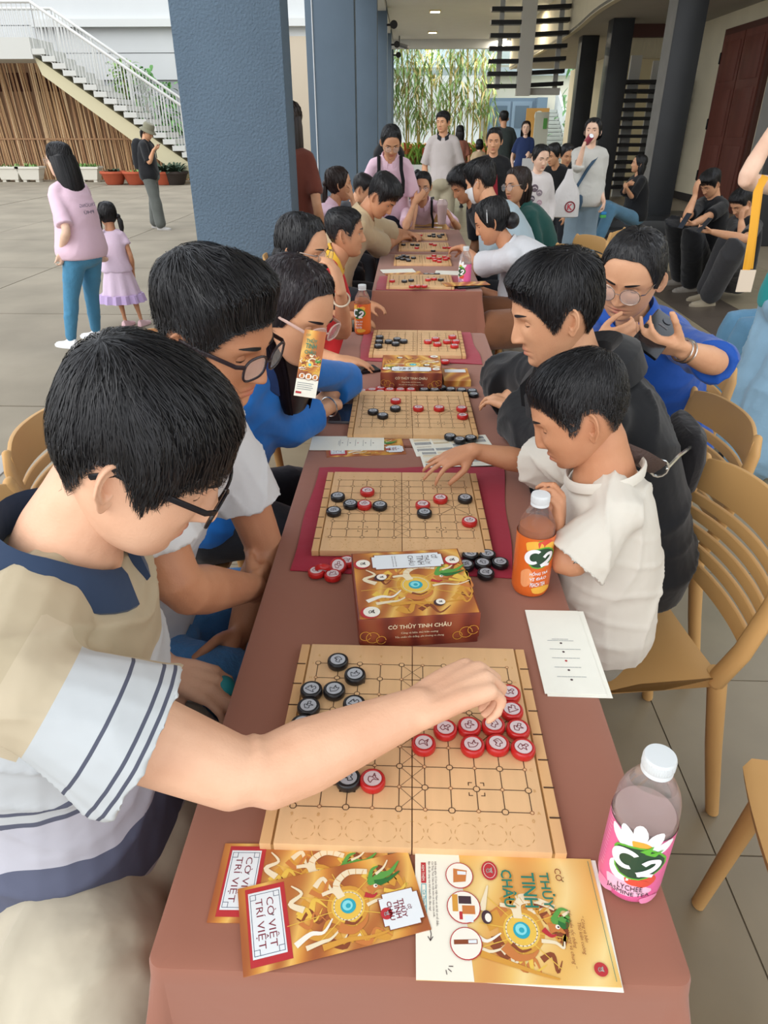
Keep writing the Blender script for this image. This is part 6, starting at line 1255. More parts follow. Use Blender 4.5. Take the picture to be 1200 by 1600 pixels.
for k, x in enumerate((-.27, .03, .33)): g.flat(disc(x * w, -h * .20, w * (.17 if k == 1 else .15), 18), z + .0017, ki['brown']); g.flat(disc(x * w, -h * .20, w * (.15 if k == 1 else .13), 18), z + .0019, ki['white']); g.flat([(x * w - w * .07, -h * .23), (x * w + w * .07, -h * .225), (x * w + w * .06, -h * .17), (x * w - w * .06, -h * .175)], z + .0020, ki['orange'])
for k in range(4): g.line([(-w * .42, -h * (.30 + .03 * k)), (w * (.3 - .06 * (k % 2)), -h * (.30 + .03 * k))], .0012, z + .001, ki['grey'])
g.flat([(-w * .44, -h * .46), (-w * .18, -h * .46), (-w * .18, -h * .43), (-w * .44, -h * .43)], z + .001, ki['red']); g.obj('print', KM, t)
# --- masked woman in red
red = fab('red shirt', 'c0272b', .05, .25, 10)
p = person('masked woman with long straight black hair, hand raised to her cheek', hp(474, 390, 2.5), (-20, 10, 0), 2, .95, sex='f', tone=SK3, vox=.006, hres=(90, 80), nhair=2558, pz=.53,
  hair=dict(kind='long', top=.014, side=.012, len=.15, over=[2, 2, 3, 4, 6], L=.34, mass=(.084, .062), wid=.003), q=dict(eyes=4),
  R=dict(w=hp(532, 452, 2.46), e=at(538, 522, .775), d=(-.25, .0, 1), n=(-1, .3, 0), curl=(25, 35, 20)), L=dict(w=at(528, 562, .785), d=(1, .1, -.12), n=(0, 0, -1), curl=(14, 20, 15), pole=(-.2, .3, -1)),
  top=dict(mat=red, collar='crew', sleeve=.7, vox=.009), bottom=dict(mat=black_c), shoes=dict(mat=black_c))
glasses(p['q'], p['T'], GLM, True, False, p['root'], p['base'])
def mask(p, mat):
    b = MB(); rows = []
    for z in np.linspace(-.022, -.112, 8):
        th = math.acos(max(-1, min(1, z / (.112 if z > 0 else .118)))); phs = np.linspace(-1.35, 1.35, 17); s = head_surf(np.full(17, th), phs, p['q']); n = s - np.array([0, -.012, -.03]); n /= np.linalg.norm(n, axis=1)[:, None]
        s = s + n * (.006 + .010 * G(phs, .7)[:, None] * (1 - abs(z + .06) / .07)); rows.append([p['T'] @ V(x) for x in s])
    b.loft(rows, 0, cap=False, closed=False); p['child'](b, 'face_mask', mat)
    b = MB()
    for sx in (-1, 1): b.tube([p['T'] @ V((sx * .070, .03, -.03)), p['T'] @ V((sx * .079, -.01, .0)), p['T'] @ V((sx * .081, -.03, -.01))], .0016, 5)
    p['child'](b, 'mask_strap', mat)
mask(p, black_c)
b = p['arms']['R']; bracelet(p, p['base'], b[2].lerp(b[1], .2), b[2] - b[1], .030, M('bead cream', 'cfc0a8', .5), p['root'], 'bracelet', .004)
# --- boy in red
kid_hair = dict(top=.014, side=.004, len=.022, lift=.002, over=[5, 4, 3, 2, 2], fadeang=34)
p = person('boy in a red polo shirt with a yellow collar seen in profile', hp(540, 364, 3.5), (4, 0, 0), 0, .86, hs=.98, tone=SK2, vox=.007, hres=(90, 80), nhair=1827, pz=.56, hair=kid_hair, q=dict(fade=22, stub=.8, jaw=.95),
  R=dict(w=V((-.26, 3.42, .70)), pole=(-.5, -.6, -.5), d=(.9, .2, -.3), n=(0, 0, -1)), L=dict(w=V((-.22, 3.62, .72)), d=(1, 0, -.2), n=(0, 0, -1)),
  top=dict(mat=red, collar='polo', collarmat=fab('yellow collar', 'e0b03a'), sleeve=.78, vox=.009), bottom=dict(mat=red), shoes=dict(mat=black_c))
# --- tan shirt boy
p = person('young man in a tan shirt leaning over the third table, head bowed', hp(597, 308, 4.3), (-18, 42, 0), -4, 1.0, tone=SK2, vox=.008, hres=(80, 70), nhair=1608, pz=.52, hair=dict(SHORT, top=.026, len=.06, over=[14, 12, 5, 3, 3]), q=dict(fade=16),
  R=dict(w=at(625, 372, .785), e=at(597, 386, .785), d=(.6, .8, 0), n=(0, 0, -1)), L=dict(w=at(640, 366, .78), d=(.5, -.6, 0), n=(0, 0, -1)), top=dict(mat=fab('tan shirt', 'b8a382'), collar='polo', sleeve=.92, cuff=.03, off=.02, vox=.010), bottom=dict(mat=dark), shoes=dict(mat=black_c))
# --- pink shirts
pink = fab('pale pink shirt', 'e3c3d3', .03, .25, 10); pinkw = fab('pale pink collar', 'ecd5e0')
p = person('woman in a pale pink shirt laughing behind her hand, brown ponytail', hp(530, 288, 5.2), (14, -2, 0), 5, .95, sex='f', tone=SK3, vox=.009, hres=(70, 60), nhair=1315, pz=.53, hairm=HAIRB, hair=dict(kind='pony', top=.014, side=.010, len=.09, over=[8, 6, 4, 4, 4], balls=[((0, -.105, .01), .026, (-.0, -.06, -.22))], wid=.004),
  R=dict(w=hp(551, 315, 5.15), pole=(-.3, -.3, -1), d=(-.15, .1, 1), n=(-1, 0, .1), curl=(20, 25, 15)), top=dict(mat=pink, collar='polo', sleeve=.8, vox=.011), bottom=dict(mat=dark), shoes=dict(mat=black_c))
p = person('dark haired child mostly hidden behind the tan shirted young man', hp(568, 296, 5.9), (-10, 20, 0), 0, .85, tone=SK3, vox=.011, hres=(60, 50), nhair=657, pz=.5, hair=SHORT, top=dict(mat=dark, sleeve=.7, vox=.013), bottom=dict(mat=dark))
p = person('smiling woman in a pink polo with a dark backpack standing bent over the table end', hp(611, 222, 5.75), (-82, 32, 0), -86, 1.0, sex='f', pose='stand', lean=24, tone=SK3, vox=.008, hres=(84, 74), nhair=1608, hair=dict(kind='bun', top=.012, side=.010, len=.09, over=[2, 2, 3, 4, 4], balls=[((0, -.11, -.01), .035, None)], wid=.0035, quiff=.006), q=dict(smile=1, lip=1.1),
  top=dict(mat=pink, collar='polo', collarmat=pink, sleeve=.8, off=.02, loose=.02, vox=.011), bottom=dict(mat=fab('navy trousers', '2a3042')), shoes=dict(mat=black_c))
glasses(p['q'], p['T'], GLM, True, False, p['root'], p['base'])
def straps(p, mat, bag=None, w=.03):
    N, up, sr, sw_ = p['N'], p['up'], p['sh_r'], .1 * p['s']; fr = up.cross(sr)
    for sx in (-1, 1):
        b = MB(); pts = []
        for t, a in ((.50, 1), (.70, 1), (.86, .95), (.955, .35), (.93, -.6), (.75, -1.05), (.5, -1.1)):
            c = p['spine'](t); d = float(np.interp(t, [0, .6, .85, .95, 1], [.15, .145, .125, .085, .06])) * p['s']; pts.append(c + sr * (sx * sw_ * (1.15 if t < .8 else .95)) + fr * (d * a) + up * (.045 * p['s'] if .94 < t else 0.01))
        b.tube(pts, [(w / 2, .007)] * len(pts), 8, side=sr); p['child'](b, 'strap', mat)
    if bag:
        c = p['spine'](.62) - fr * (.135 * p['s']); b = MB(); rows = []
        for z, a, d in ((-.24, .10, .05), (-.22, .14, .08), (0, .15, .09), (.16, .135, .08), (.23, .09, .05), (.25, .04, .02)): rows.append([c + up * z * p['s'] + sr * (a * math.copysign(abs(math.cos(g)) ** .6, math.cos(g))) + fr * (d * math.copysign(abs(math.sin(g)) ** .6, math.sin(g))) for g in [2 * math.pi * j / 20 for j in range(20)]])
        b.loft(rows); bg_ = p['child'](b, 'backpack', mat); b = MB(); rows = []
        for z, a, d in ((-.18, .09, .02), (-.16, .11, .03), (-.02, .11, .03), (0, .09, .015)): rows.append([c + up * z * p['s'] + sr * (a * math.copysign(abs(math.cos(g)) ** .6, math.cos(g))) - fr * (.07) + fr * (d * math.sin(g)) for g in [2 * math.pi * j / 16 for j in range(16)]])
        b.loft(rows); p['child'](b, 'front_pocket', mat, bg_)
straps(p, black_c, True)
def badge(p, mats, t, x, r, name='chest_badge', out_=.02):
    fr = p['up'].cross(p['sh_r']); c = p['spine'](t) + p['sh_r'] * x + fr * (np.interp(t, [0, .6, .85], [.12, .115, .1]) * p['s'] + out_); T = Matrix((p['sh_r'], p['up'], fr)).transposed().to_4x4(); T.translation = c
    b = MB(); b.lathe([(0, 0), (r, 0), (r, .004), (0, .004)], 18, X=T); o = p['child'](b, name, mats[0], smooth=False); b = MB(); b.line([(-r * .6, -r * .1), (-r * .1, r * .3), (r * .6, 0)], r * .25, .005, X=T); p['child'](b, 'badge_mark', mats[1], o, smooth=False)
badge(p, (M('badge navy', '2b3a6a', .5), M('badge white', 'dfe4ea', .5)), .66, -.075, .026, out_=.045)
p = person('bun haired woman holding a plastic cup at the far table end', hp(660, 291, 6.3), (-92, 10, 0), -90, .95, sex='f', tone=SK3, vox=.009, hres=(70, 60), nhair=1315, pz=.53, hair=dict(kind='bun', top=.012, side=.010, len=.09, over=[2, 2, 3, 4, 4], balls=[((.05, -.06, .10), .032, None)], wid=.004),
  R=dict(w=hp(648, 316, 6.05), e=at(634, 356, .785), d=(.65, .05, .6), n=(0, 1, .1), curl=(18, 22, 15)), L=dict(w=hp(706, 343, 5.86), e=hp(716, 356, 6.1), d=(-.5, -.2, .8), n=(-.9, .2, -.2), curl=(35, 40, 25)), top=dict(mat=pink, collar='polo', sleeve=.8, vox=.011), bottom=dict(mat=dark), shoes=dict(mat=black_c))
glasses(p['q'], p['T'], GLM, True, False, p['root'], p['base']); straps(p, black_c, None, .022)
b = MB(); sr, fr = p['sh_r'], p['up'].cross(p['sh_r']); c = p['spine'](.42) + fr * .16 + sr * -.01
b.ball(c, (.10, .045, .055), 14, 9); p['child'](b, 'cross_bag', black_c)
t = empty('plastic_cup', 'tall clear plastic cup of pink iced drink in the hand of the bun haired woman', 'cup', hp(690, 350, 5.84)); m_cup = M('cup plastic', 'e6d3d3', .15, trans=.5, alpha=.7)
b = MB(); b.lathe([(0, 0), (.033, 0), (.043, .13), (.046, .15), (.043, .15), (.031, .005), (0, .005)], 20); b.obj('cup_body', m_cup, t, smooth=True); b = MB(); b.lathe([(0, .006), (.031, .006), (.038, .09), (0, .09)], 18); b.obj('drink', M('drink pink', 'd9bdb9', .3), t, smooth=True); b = MB(); b.lathe([(.047, .148), (.044, .17), (.03, .19), (0, .193)], 18); b.obj('lid', m_cup, t, smooth=True)
# --- right side of the tables
p = person('person in a pale blue T-shirt seen from behind, wearing a white mask', hp(750, 284, 4.55), (152, 18, 0), 165, 1.05, tone=SK3, vox=.008, hres=(80, 70), nhair=1900, pz=.52, hair=dict(SHORT, top=.026, len=.07, side=.012, over=[14, 10, 6, 4, 6], fadeang=12), top=dict(mat=fab('pale blue tee', 'a3b5bf'), collar='crew', sleeve=.8, off=.02, vox=.010), bottom=dict(mat=dark), L=dict(w=V((.34, 4.72, .70)), d=(-1, .2, -.3), n=(0, 0, -1)), R=dict(w=V((.36, 5.05, .70)), d=(-1, 0, -.3), n=(0, 0, -1)), shoes=dict(mat=black_c))
mask(p, M('mask white', 'dfe3e6', .7))
p = person('curly haired young man peering down beyond the pale blue T-shirt', hp(724, 290, 5.3), (205, 30, 0), 190, 1.0, tone=SK2, vox=.010, hres=(64, 56), nhair=1608, pz=.52, hair=dict(SHORT, top=.03, side=.016, len=.04, lift=.010, over=[10, 8, 5, 4, 4], fly=.010, sweep=.8), top=dict(mat=dark, collar='crew', sleeve=.8, vox=.012), bottom=dict(mat=dark))
p = person('laughing woman with long dark hair and a dark green jacket', hp(808, 290, 4.95), (212, 4, 4), 190, .96, sex='f', tone=SK3, vox=.008, hres=(84, 74), nhair=1754, pz=.53, hairm=HAIRB, hair=dict(kind='long', top=.014, side=.012, len=.14, over=[2, 2, 3, 5, 6], L=.30, mass=(.086, .062), off=(.02, .0, 0), wid=.0035), q=dict(smile=1, lip=1.2),
  top=dict(mat=fab('dark green jacket', '1f4a45'), collar='polo', sleeve=1.7, off=.024, vox=.010), bottom=dict(mat=dark), shoes=dict(mat=black_c))
glasses(p['q'], p['T'], GLM, True, False, p['root'], p['base'])
white = fab('white tee soft', 'cbccd0', .03, .3, 12)
p = person('woman in a white T-shirt with a thin white headband, pointing at a board', hp(768, 346, 3.85), (172, 22, 0), 172, .98, sex='f', tone=SK2, vox=.0065, hres=(96, 84), nhair=2631, pz=.53, hair=dict(kind='bun', top=.013, side=.012, len=.12, over=[2, 2, 3, 4, 5], balls=[((0, -.105, -.035), (.05, .045, .045), None)], wid=.003), q=dict(eyes=-8, jaw=.98),
  L=dict(w=at(722, 386, .835), e=at(752, 414, .80), d=(-.8, .5, -.25), n=(.1, -.3, -1), curls=[(8, 20, 14), (40, 50, 30), (50, 60, 30), (55, 60, 30)]), R=dict(w=V((.40, 4.35, .66)), d=(-1, 0, -.3), n=(0, 0, -1)),
  top=dict(mat=white, collar='crew', sleeve=.92, cuff=.03, off=.02, loose=.03, vox=.009), bottom=dict(kind='shorts', mat=fab('brown shorts', '7d5238'), len=-.05, wide=.025, vox=.011), knees=dict(R=(.42, 4.25, .52), L=(.44, 3.86, .52)), legs_bare=True, shoes=dict(mat=M('sandal navy', '2a2f3c', .5)))
b = MB(); b.tube([p['T'] @ V((sx * .092 * math.cos(a), .018 - .03 * math.sin(a), .010 + .112 * math.sin(a))) for sx in (1,) for a in np.linspace(0, math.pi, 17)], .0022, 6); p['child'](b, 'headband', M('headband white', 'dadada', .4))
# --- black hoodie
hood = fab('black hoodie', '17181b', .08, .4, 9)
p = person('young man with combed black hair in a loose black hoodie leaning arms on the table', hp(866, 486, 1.50), (186, 17, 0), 180, 1.02, hs=.98, tone=SK3, vox=.0048, hres=(128, 110), nhair=11008, pz=.52, lean_dir=(-1, .1, 0), Lt=.505,
  hair=dict(top=.016, side=.006, back=.004, len=.075, frontlen=.4, lift=.005, over=[7, 9, 7, 3, 3], fadeang=18, wid=.0011, fly=.0028, quiff=.008, sweep=-.5, whorl=(-.3, -.3)), q=dict(fade=9, stub=.6, eyes=-12, gaze=-28, jaw=.97),
  L=dict(w=at(812, 640, .81), e=at(850, 690, .80), d=(-.6, .7, .1), n=(.0, 0, -1), curl=(25, 30, 20)), R=dict(w=at(806, 618, .83), e=at(790, 585, .83), d=(.3, -.9, -.05), n=(0, 0, -1), curl=(30, 40, 20)),
  top=dict(mat=hood, collar='hood', sleeve=1.86, cuff=.036, off=.024, loose=.022, vox=.008, wr=.008, wk=26), bottom=dict(mat=fab('navy trousers', '232b3a'), wide=.02), shoes=dict(mat=black_c))
bag = MB(); c0_ = hp(1052, 660, 1.66)
def bagshape(c, fx, fy):
    rows = []
    for z, a, d in ((-.10, .08, .03), (-.09, .10, .04), (-.02, .115, .045), (.035, .105, .035), (.05, .085, .018)): rows.append([c + V((fx[0] * a * math.cos(g) + fy[0] * d * math.sin(g), fx[1] * a * math.cos(g) + fy[1] * d * math.sin(g), z)) for g in [2 * math.pi * j / 20 for j in range(20)]])
    return rows
t = empty('shoulder_bag', 'dark shoulder bag with a brown strap hanging on the chair behind the black hoodie', 'bag', (0, 0, 0)); m_bag = fab('bag dark', '1b191b', .1, .4, 20); bc = hp(1070, 690, 1.66); t.location = bc
bag.loft([[q - bc for q in r] for r in bagshape(bc, (.12, 1), (1, -.12))]); bag.obj('bag_body', m_bag, t, smooth=True)
b = MB(); b.tube([V((.12 * (-.07 + .14 * k / 8) - .036, -.07 + .14 * k / 8, .015 + .015 * math.sin(math.pi * k / 8))) for k in range(9)], .004, 6); b.obj('zip', M('zip grey', '77777a', .4), t)
sp = [hp(968, 700, 1.30) - bc, hp(1000, 715, 1.31) - bc, hp(1030, 732, 1.40) - bc, V((-.01, -.07, .02))]
b = MB(); b.tube([hp(930, 650, 1.36) - bc] + sp[:3], [(.019, .003)] * 4, 8, side=(0, 0, 1)); b.obj('bag_strap', M('strap brown', '4f403c', .7, bump=.4, bs=120), t, smooth=True)
b = MB(); r_ = [sp[2] + V((.018 * math.cos(a), 0, .018 * math.sin(a))) for a in np.linspace(0, 6.28, 13)]; b.tube(r_, .003, 6, round_=False); b.tube([sp[2] + V((.015, 0, 0)), sp[2] + V((.05, .04, .01)), sp[3]], .004, 6); b.obj('strap_ring', M('silver', 'c9c9c6', .25, metal=1), t, smooth=True)
# --- blue shirt woman with phone
blue2 = fab('deep blue shirt', '1b4fa6', .08, .4, 10, .6)
p = person('woman in a deep blue shirt looking at her phone, hand over mouth', hp(986, 430, 1.95), (236, 22, -6), 222, .98, sex='f', tone=SK3, vox=.005, hres=(128, 110), nhair=8256, pz=.53, lean_dir=(-.8, -.5, 0), hair=dict(kind='bun', top=.010, side=.009, len=.13, over=[1, 1, 2, 3, 4], balls=[((0, -.10, -.02), .036, None)], lift=.002, wid=.0012), q=dict(w=1.02, eyes=-16, gaze=-34, jaw=1.0, lip=1.0),
  R=dict(w=hp(932, 538, 1.84), e=hp(897, 575, 1.98), d=(.9, -.12, .34), n=(.2, .9, .1), curl=(24, 48, 30), hs=.94), L=dict(w=hp(1062, 545, 1.62), e=hp(1122, 568, 1.72), d=(-.85, -.2, .22), n=(.05, .55, .8), curl=(30, 35, 20), thumb=(0, 30)),
  top=dict(mat=blue2, collar='polo', sleeveR=.9, sleeveL=1.0, sleeve=1, cuff=.008, off=.018, loose=.016, vox=.007, wr=.005, wk=34), bottom=dict(mat=jean_l), shoes=dict(mat=black_c))
glasses(p['q'], p['T'], GLM, True, False, p['root'], p['base'])
S_, E_, W_, _ = p['arms']['L']
for k in range(2): bracelet(p, p['base'], W_.lerp(E_, .06 + .1 * k), W_ - E_, .027, M('silver', 'c9c9c6', .25, metal=1), p['root'])
badge(p, (M('badge red', 'c43a32', .5), M('badge gold', 'e0b75a', .5)), .66, .075, .016, out_=.03)
pc = hp(1026, 522, 1.60); ya = (hp(1045, 500, 1.63) - hp(1005, 548, 1.56)).normalized(); na = (EYE - pc).normalized(); na = (na * -1 + V((0, 0, 0))); xa = ya.cross(na).normalized(); na = xa.cross(ya); T = Matrix((xa, ya, na)).transposed().to_4x4(); T.translation = pc
phone('black phone held up by the woman in the blue shirt, camera side towards us', T, None, True)
# --- small boy
cream = fab('cream tee', 'cfc9bd', .03, .35, 9)
p = person('small boy in an oversized cream T-shirt reaching his hand over the second board', hp(903, 646, 1.28), (176, 24, 4), 180, .71, hs=.91, tone=SK2, vox=.0042, hres=(136, 116), nhair=12384, pz=.56, lean_dir=(-1, -.05, 0), Lt=.50, fat=.95,
  hair=dict(top=.011, side=.004, back=.003, len=.034, frontlen=.3, lift=.004, over=[8, 6, 4, 2, 2], fadeang=30, wid=.0009, fly=.002, sidecut=.8), q=dict(w=1.04, jaw=.92, nose=.72, jawlen=.9, cheek=1.8, fade=8, stub=.55, eyes=-14, gaze=-32),
  R=dict(w=at(738, 704, .835), e=at(822, 722, .80), d=(-.85, -.25, -.22), n=(.0, .1, -1), curls=[(22, 18, 12), (14, 12, 10), (12, 12, 10), (10, 12, 8)], thumb=(26, 15), spread=12, hs=1.15), L=dict(w=hp(872, 832, 1.29), e=hp(888, 886, 1.27), d=(-.05, .1, 1), n=(-.9, .3, 0), curl=(40, 55, 30), hs=1.1),
  top=dict(mat=cream, collar='crew', sleeve=.72, sleeveL=.86, cuff=.028, off=.017, loose=.020, hem=-.03, vox=.005, wr=.006, wk=40), bottom=dict(mat=fab('kid shorts', '8a8578'), kind='shorts', len=-.02), knees=dict(R=(.33, 1.42, .50), L=(.35, 1.16, .50)), feet=dict(R=(.36, 1.42, .16), L=(.37, 1.18, .16)), legs_bare=True)
# --- woman cut by the right edge
p = person('woman in wide pale jeans, teal top and yellow lanyard at the right photo edge', (1.80, 3.34, 1.46), (190, 5, 0), 200, 1.0, sex='f', pose='stand', tone=SK4, vox=.007, hres=(64, 56), nhair=657, hair=dict(kind='bun', top=.012, side=.01, len=.09, over=[2, 2, 3, 4, 4], balls=[((0, -.11, 0), .03, None)]),
  R=dict(w=aty(1215, 190, 3.2), e=aty(1163, 283, 3.1), d=(.3, .2, 1), n=(1, 0, 0)), L=dict(w=aty(1260, 200, 3.1), d=(.2, 0, 1), n=(1, 0, 0)), feet=dict(R=(1.74, 3.34, .08), L=(1.70, 3.14, .08)),
  top=dict(mat=fab('teal top', '1d8d8d'), collar='crew', sleeve=.35, off=.02, loose=.03, hem=-.02, vox=.010), bottom=dict(mat=fab('pale wide jeans', '86a7bd', .08, .35, 16), wide=.06, off=.03, wr=.008, wk=24), shoes=dict(mat=black_c))
b = MB(); l0 = [aty(1196, 275, 3.0), aty(1183, 300, 2.95), aty(1175, 370, 2.93), aty(1166, 422, 2.92)]; b.tube(l0, [(.014, .0012)] * 4, 8, side=(1, 0, 0)); b.tube([aty(1190, 280, 3.05), aty(1182, 340, 3.0), aty(1172, 420, 2.95)], [(.014, .0012)] * 3, 8, side=(1, .3, 0)); p['child'](b, 'lanyard', M('lanyard yellow', 'e5a52e', .6))
b = MB(); c = aty(1166, 436, 2.92); b.box(-.03, .03, -.003, .003, -.05, .035, X=Matrix.Translation(c)); p['child'](b, 'lanyard_card', M('card pale', 'd9c9b4', .4), smooth=False)
p = person('person in blue jeans and black sneakers mostly hidden behind the yellow lanyard', (2.34, 3.95, 1.12), (180, 10, 0), 178, 1.0, tone=SK3, vox=.010, hres=(48, 40), nhair=365, hair=SHORT, top=dict(mat=black_c, sleeve=.7, vox=.013), bottom=dict(mat=jean_l), shoes=dict(mat=black_c, sole=M('sole white', 'dddddd', .5)), pz=.54, feet=dict(R=(1.86, 4.15, .08), L=(1.85, 3.98, .08)), knees=dict(R=(1.90, 4.12, .52), L=(1.90, 3.96, .52)))
# --- boys on the floor
p = person('young man in a black T-shirt on the floor rubbing his eyes', aty(1110, 288, 7.85), (205, 32, 0), 195, 1.02, pose='floor', pz=.14, lean_dir=(-.3, -.1, 0), tone=SK3, vox=.008, hres=(80, 70), nhair=1608, hair=dict(SHORT, top=.03, len=.07, over=[16, 12, 6, 3, 3]), R=dict(w=aty(1086, 306, 7.7), e=aty(1072, 340, 7.5), d=(-.1, 0, 1), n=(1, .2, 0)), L=dict(w=aty(1082, 350, 7.3), d=(-1, -.1, 0), n=(0, 0, 1), curl=(35, 40, 20)),
  knees=dict(R=aty(1055, 345, 7.6), L=aty(1082, 362, 7.3)), feet=dict(R=V((3.0, 8.0, .08)), L=V((2.98, 7.62, .08))), top=dict(mat=black_c, collar='crew', sleeve=.8, off=.02, vox=.011), bottom=dict(mat=black_c, wide=.03, off=.02), shoes=dict(mat=fab('sneaker zebra', '9a948c', .3, 0)))
b = MB(); sr, fr = p['sh_r'], p['up'].cross(p['sh_r']); c = p['spine'](.42) + fr * .17; b.ball(c, (.05, .14, .09), 14, 9); p['child'](b, 'chest_bag', fab('bag navy', '30353d'))
T = Matrix.Translation(aty(1070, 345, 7.2)) @ Euler((rad(60), 0, rad(-70))).to_matrix().to_4x4(); phone('dark phone in the hands of the seated young man with a chest bag', T)
p = person('young man in black and grey trousers sitting on the floor, cheek on his hand', aty(1158, 318, 7.3), (200, 35, 0), 195, 1.02, pose='floor', pz=.16, lean_dir=(-.3, -.1, 0), tone=SK3, vox=.008, hres=(80, 70), nhair=1315, hair=dict(SHORT, top=.022, len=.05), R=dict(w=aty(1158, 345, 7.05), e=aty(1160, 372, 6.9), d=(-.1, 0, 1), n=(1, 0, .1), curl=(40, 50, 30)), L=dict(w=aty(1112, 362, 6.75), e=aty(1165, 374, 6.6), d=(-1, 0, .05), n=(0, 0, 1), curl=(35, 40, 20)),
  knees=dict(R=aty(1140, 372, 7.1), L=aty(1150, 385, 6.6)), feet=dict(R=V((2.98, 7.2, .08)), L=V((2.92, 6.95, .08))), top=dict(mat=black_c, collar='crew', sleeve=.8, off=.02, vox=.011), bottom=dict(mat=fab('charcoal trousers', '3b3b3e'), wide=.03, off=.02), shoes=dict(mat=fab('shoe beige', 'a39884')))
T = Matrix.Translation(aty(1100, 352, 6.7)) @ Euler((rad(50), 0, rad(-80))).to_matrix().to_4x4(); phone('phone held by the seated young man resting his cheek', T)
p = person('long haired woman in black sitting on the pillar plinth', aty(998, 256, 11.2), (170, -6, 0), 190, .96, sex='f', pose='sit', pz=.34, fz=0, tone=SK3, vox=.010, hres=(64, 56), nhair=1023, hair=dict(kind='long', top=.016, side=.014, len=.12, L=.2, over=[4, 4, 4, 5, 6], wid=.006), R=dict(w=aty(980, 288, 10.95), d=(.2, -.6, .1), n=(1, 0, 0), pole=(-.3, .3, -1)), L=dict(w=aty(978, 292, 10.8), d=(-.1, .8, .2), n=(1, 0, -.3), pole=(-.3, -.3, -1)),
  top=dict(mat=black_c, collar='crew', sleeve=1.0, off=.03, loose=.03, vox=.014), bottom=dict(mat=jean_l, wide=.02), knees=dict(R=aty(945, 320, 10.9), L=aty(955, 326, 10.6)), feet=dict(R=V((2.62, 10.9, .08)), L=V((2.70, 10.6, .08))), shoes=dict(mat=fab('shoe brown', '4b4038')))
# --- standing group
p = person('standing woman in a white blouse drinking from a pink can', aty(926, 205, 8.4), (-112, -4, 0), -100, .97, sex='f', pose='stand', tone=SK4, vox=.008, hres=(80, 70), nhair=1315, hair=dict(kind='long', L=.05, top=.018, side=.016, len=.10, over=[8, 6, 4, 5, 8], mass=(.088, .07), wid=.004),
  R=dict(w=aty(912, 228, 8.15), e=aty(903, 262, 8.2), d=(.35, .1, .9), n=(.9, .1, -.2), curl=(40, 50, 30)), L=dict(w=aty(944, 316, 8.25), d=(-.1, -.2, -1), n=(-1, 0, 0), curl=(40, 45, 30)), top=dict(mat=fab('white blouse', 'cbcac4'), collar='crew', sleeve=1.15, off=.026, loose=.035, vox=.011, hem=-.1), bottom=dict(mat=fab('wide pale blue trousers', '8699a6'), wide=.03, off=.012), shoes=dict(mat=black_c))
b = MB(); sr, fr = p['sh_r'], p['up'].cross(p['sh_r']); N = p['N']
b.tube([N - sr * .06 - fr * .02, N - sr * .07 + fr * .09 - Z_ * .08, p['spine'](.62) + fr * .165 + sr * .01, p['spine'](.3) + fr * .18 + sr * .1, p['spine'](.12) + fr * .17 + sr * .14], [(.016, .004)] * 5, 8, side=sr); b.loft(bagshape(p['spine'](.05) + fr * .19 + sr * .13, (1, 0), (0, 1))); p['child'](b, 'cross_bag', fab('bag blue', '3f566b'))
t = empty('drink_can', 'pink drink can at the lips of the standing woman', 'can', aty(920, 218, 8.13)); b = MB(); b.lathe([(0, -.055), (.028, -.055), (.033, -.045), (.033, .045), (.027, .055), (0, .055)], 16, X=X((0, 0, 0), 0, rad(50), rad(20))); b.obj('can_body', M('can pink', 'a14452', .35), t, smooth=True); b = MB(); b.lathe([(.024, .0552), (.024, .0572), (0, .0572)], 14, X=X((0, 0, 0), 0, rad(50), rad(20))); b.obj('can_lid', M('silver', 'c9c9c6', .25, metal=1), t)
t = empty('carrier_bag', 'white plastic carrier bag with a red mark on the drinking woman arm', 'bag', p['arms']['R'][1] + V((-.09, -.06, -.34))); b = MB(); rows = []
for z, a, d in ((-.14, .11, .03), (-.13, .14, .05), (0, .14, .055), (.12, .12, .04), (.24, .05, .02), (.33, .025, .012)): rows.append([(a * math.copysign(abs(math.cos(g)) ** .7, math.cos(g)) * (1 + .06 * math.sin(5 * g)), d * math.sin(g), z) for g in [2 * math.pi * j / 22 for j in range(22)]])
b.loft(rows); b.obj('bag_body', fab('plastic white', 'dcd9d8', .03, .4, 12, .4), t, smooth=True); b = MB(); Xb = Matrix.Translation(V((.03, -.060, -.03))) @ Euler((rad(90), 0, 0)).to_matrix().to_4x4(); b.line(disc(0, 0, .05, 22) + [(.05, 0)], .012, 0, X=Xb); put(b, text('K', h=.06, bold=.03), 0, 0, 0, 0, 0, Xb); b.obj('bag_mark', M('mark red', 'c8414f', .5), t)
t = empty('toy_cube', 'small blue and green puzzle toy in the lowered hand of the drinking woman', 'toy', p['arms']['L'][2] + V((0, -.03, -.12))); b = MB(); b.box(-.028, .028, -.028, .028, -.0, .03); b.obj('upper_layer', M('toy blue', '2f86c4', .4), t, bevel=.004); b = MB(); b.box(-.028, .028, -.028, .028, -.032, -.002); b.obj('lower_layer', M('toy green', '4fae55', .4), t, bevel=.004)
p = person('girl in a printed white top standing behind the laughing woman', aty(845, 247, 7.7), (-72, 12, 0), -88, .82, hs=.97, sex='f', pose='stand', tone=SK4, vox=.009, hres=(70, 60), nhair=1023, hair=dict(kind='bun', top=.012, side=.01, len=.08, over=[2, 2, 3, 4, 4], balls=[((0, -.1, 0), .03, None)], wid=.004), top=dict(mat=fab('top white', 'd9d3d2'), collar='crew', sleeve=1.9, off=.02, vox=.011), bottom=dict(mat=fab('girl trousers', 'b8a79b'), wide=.02), shoes=dict(mat=white))
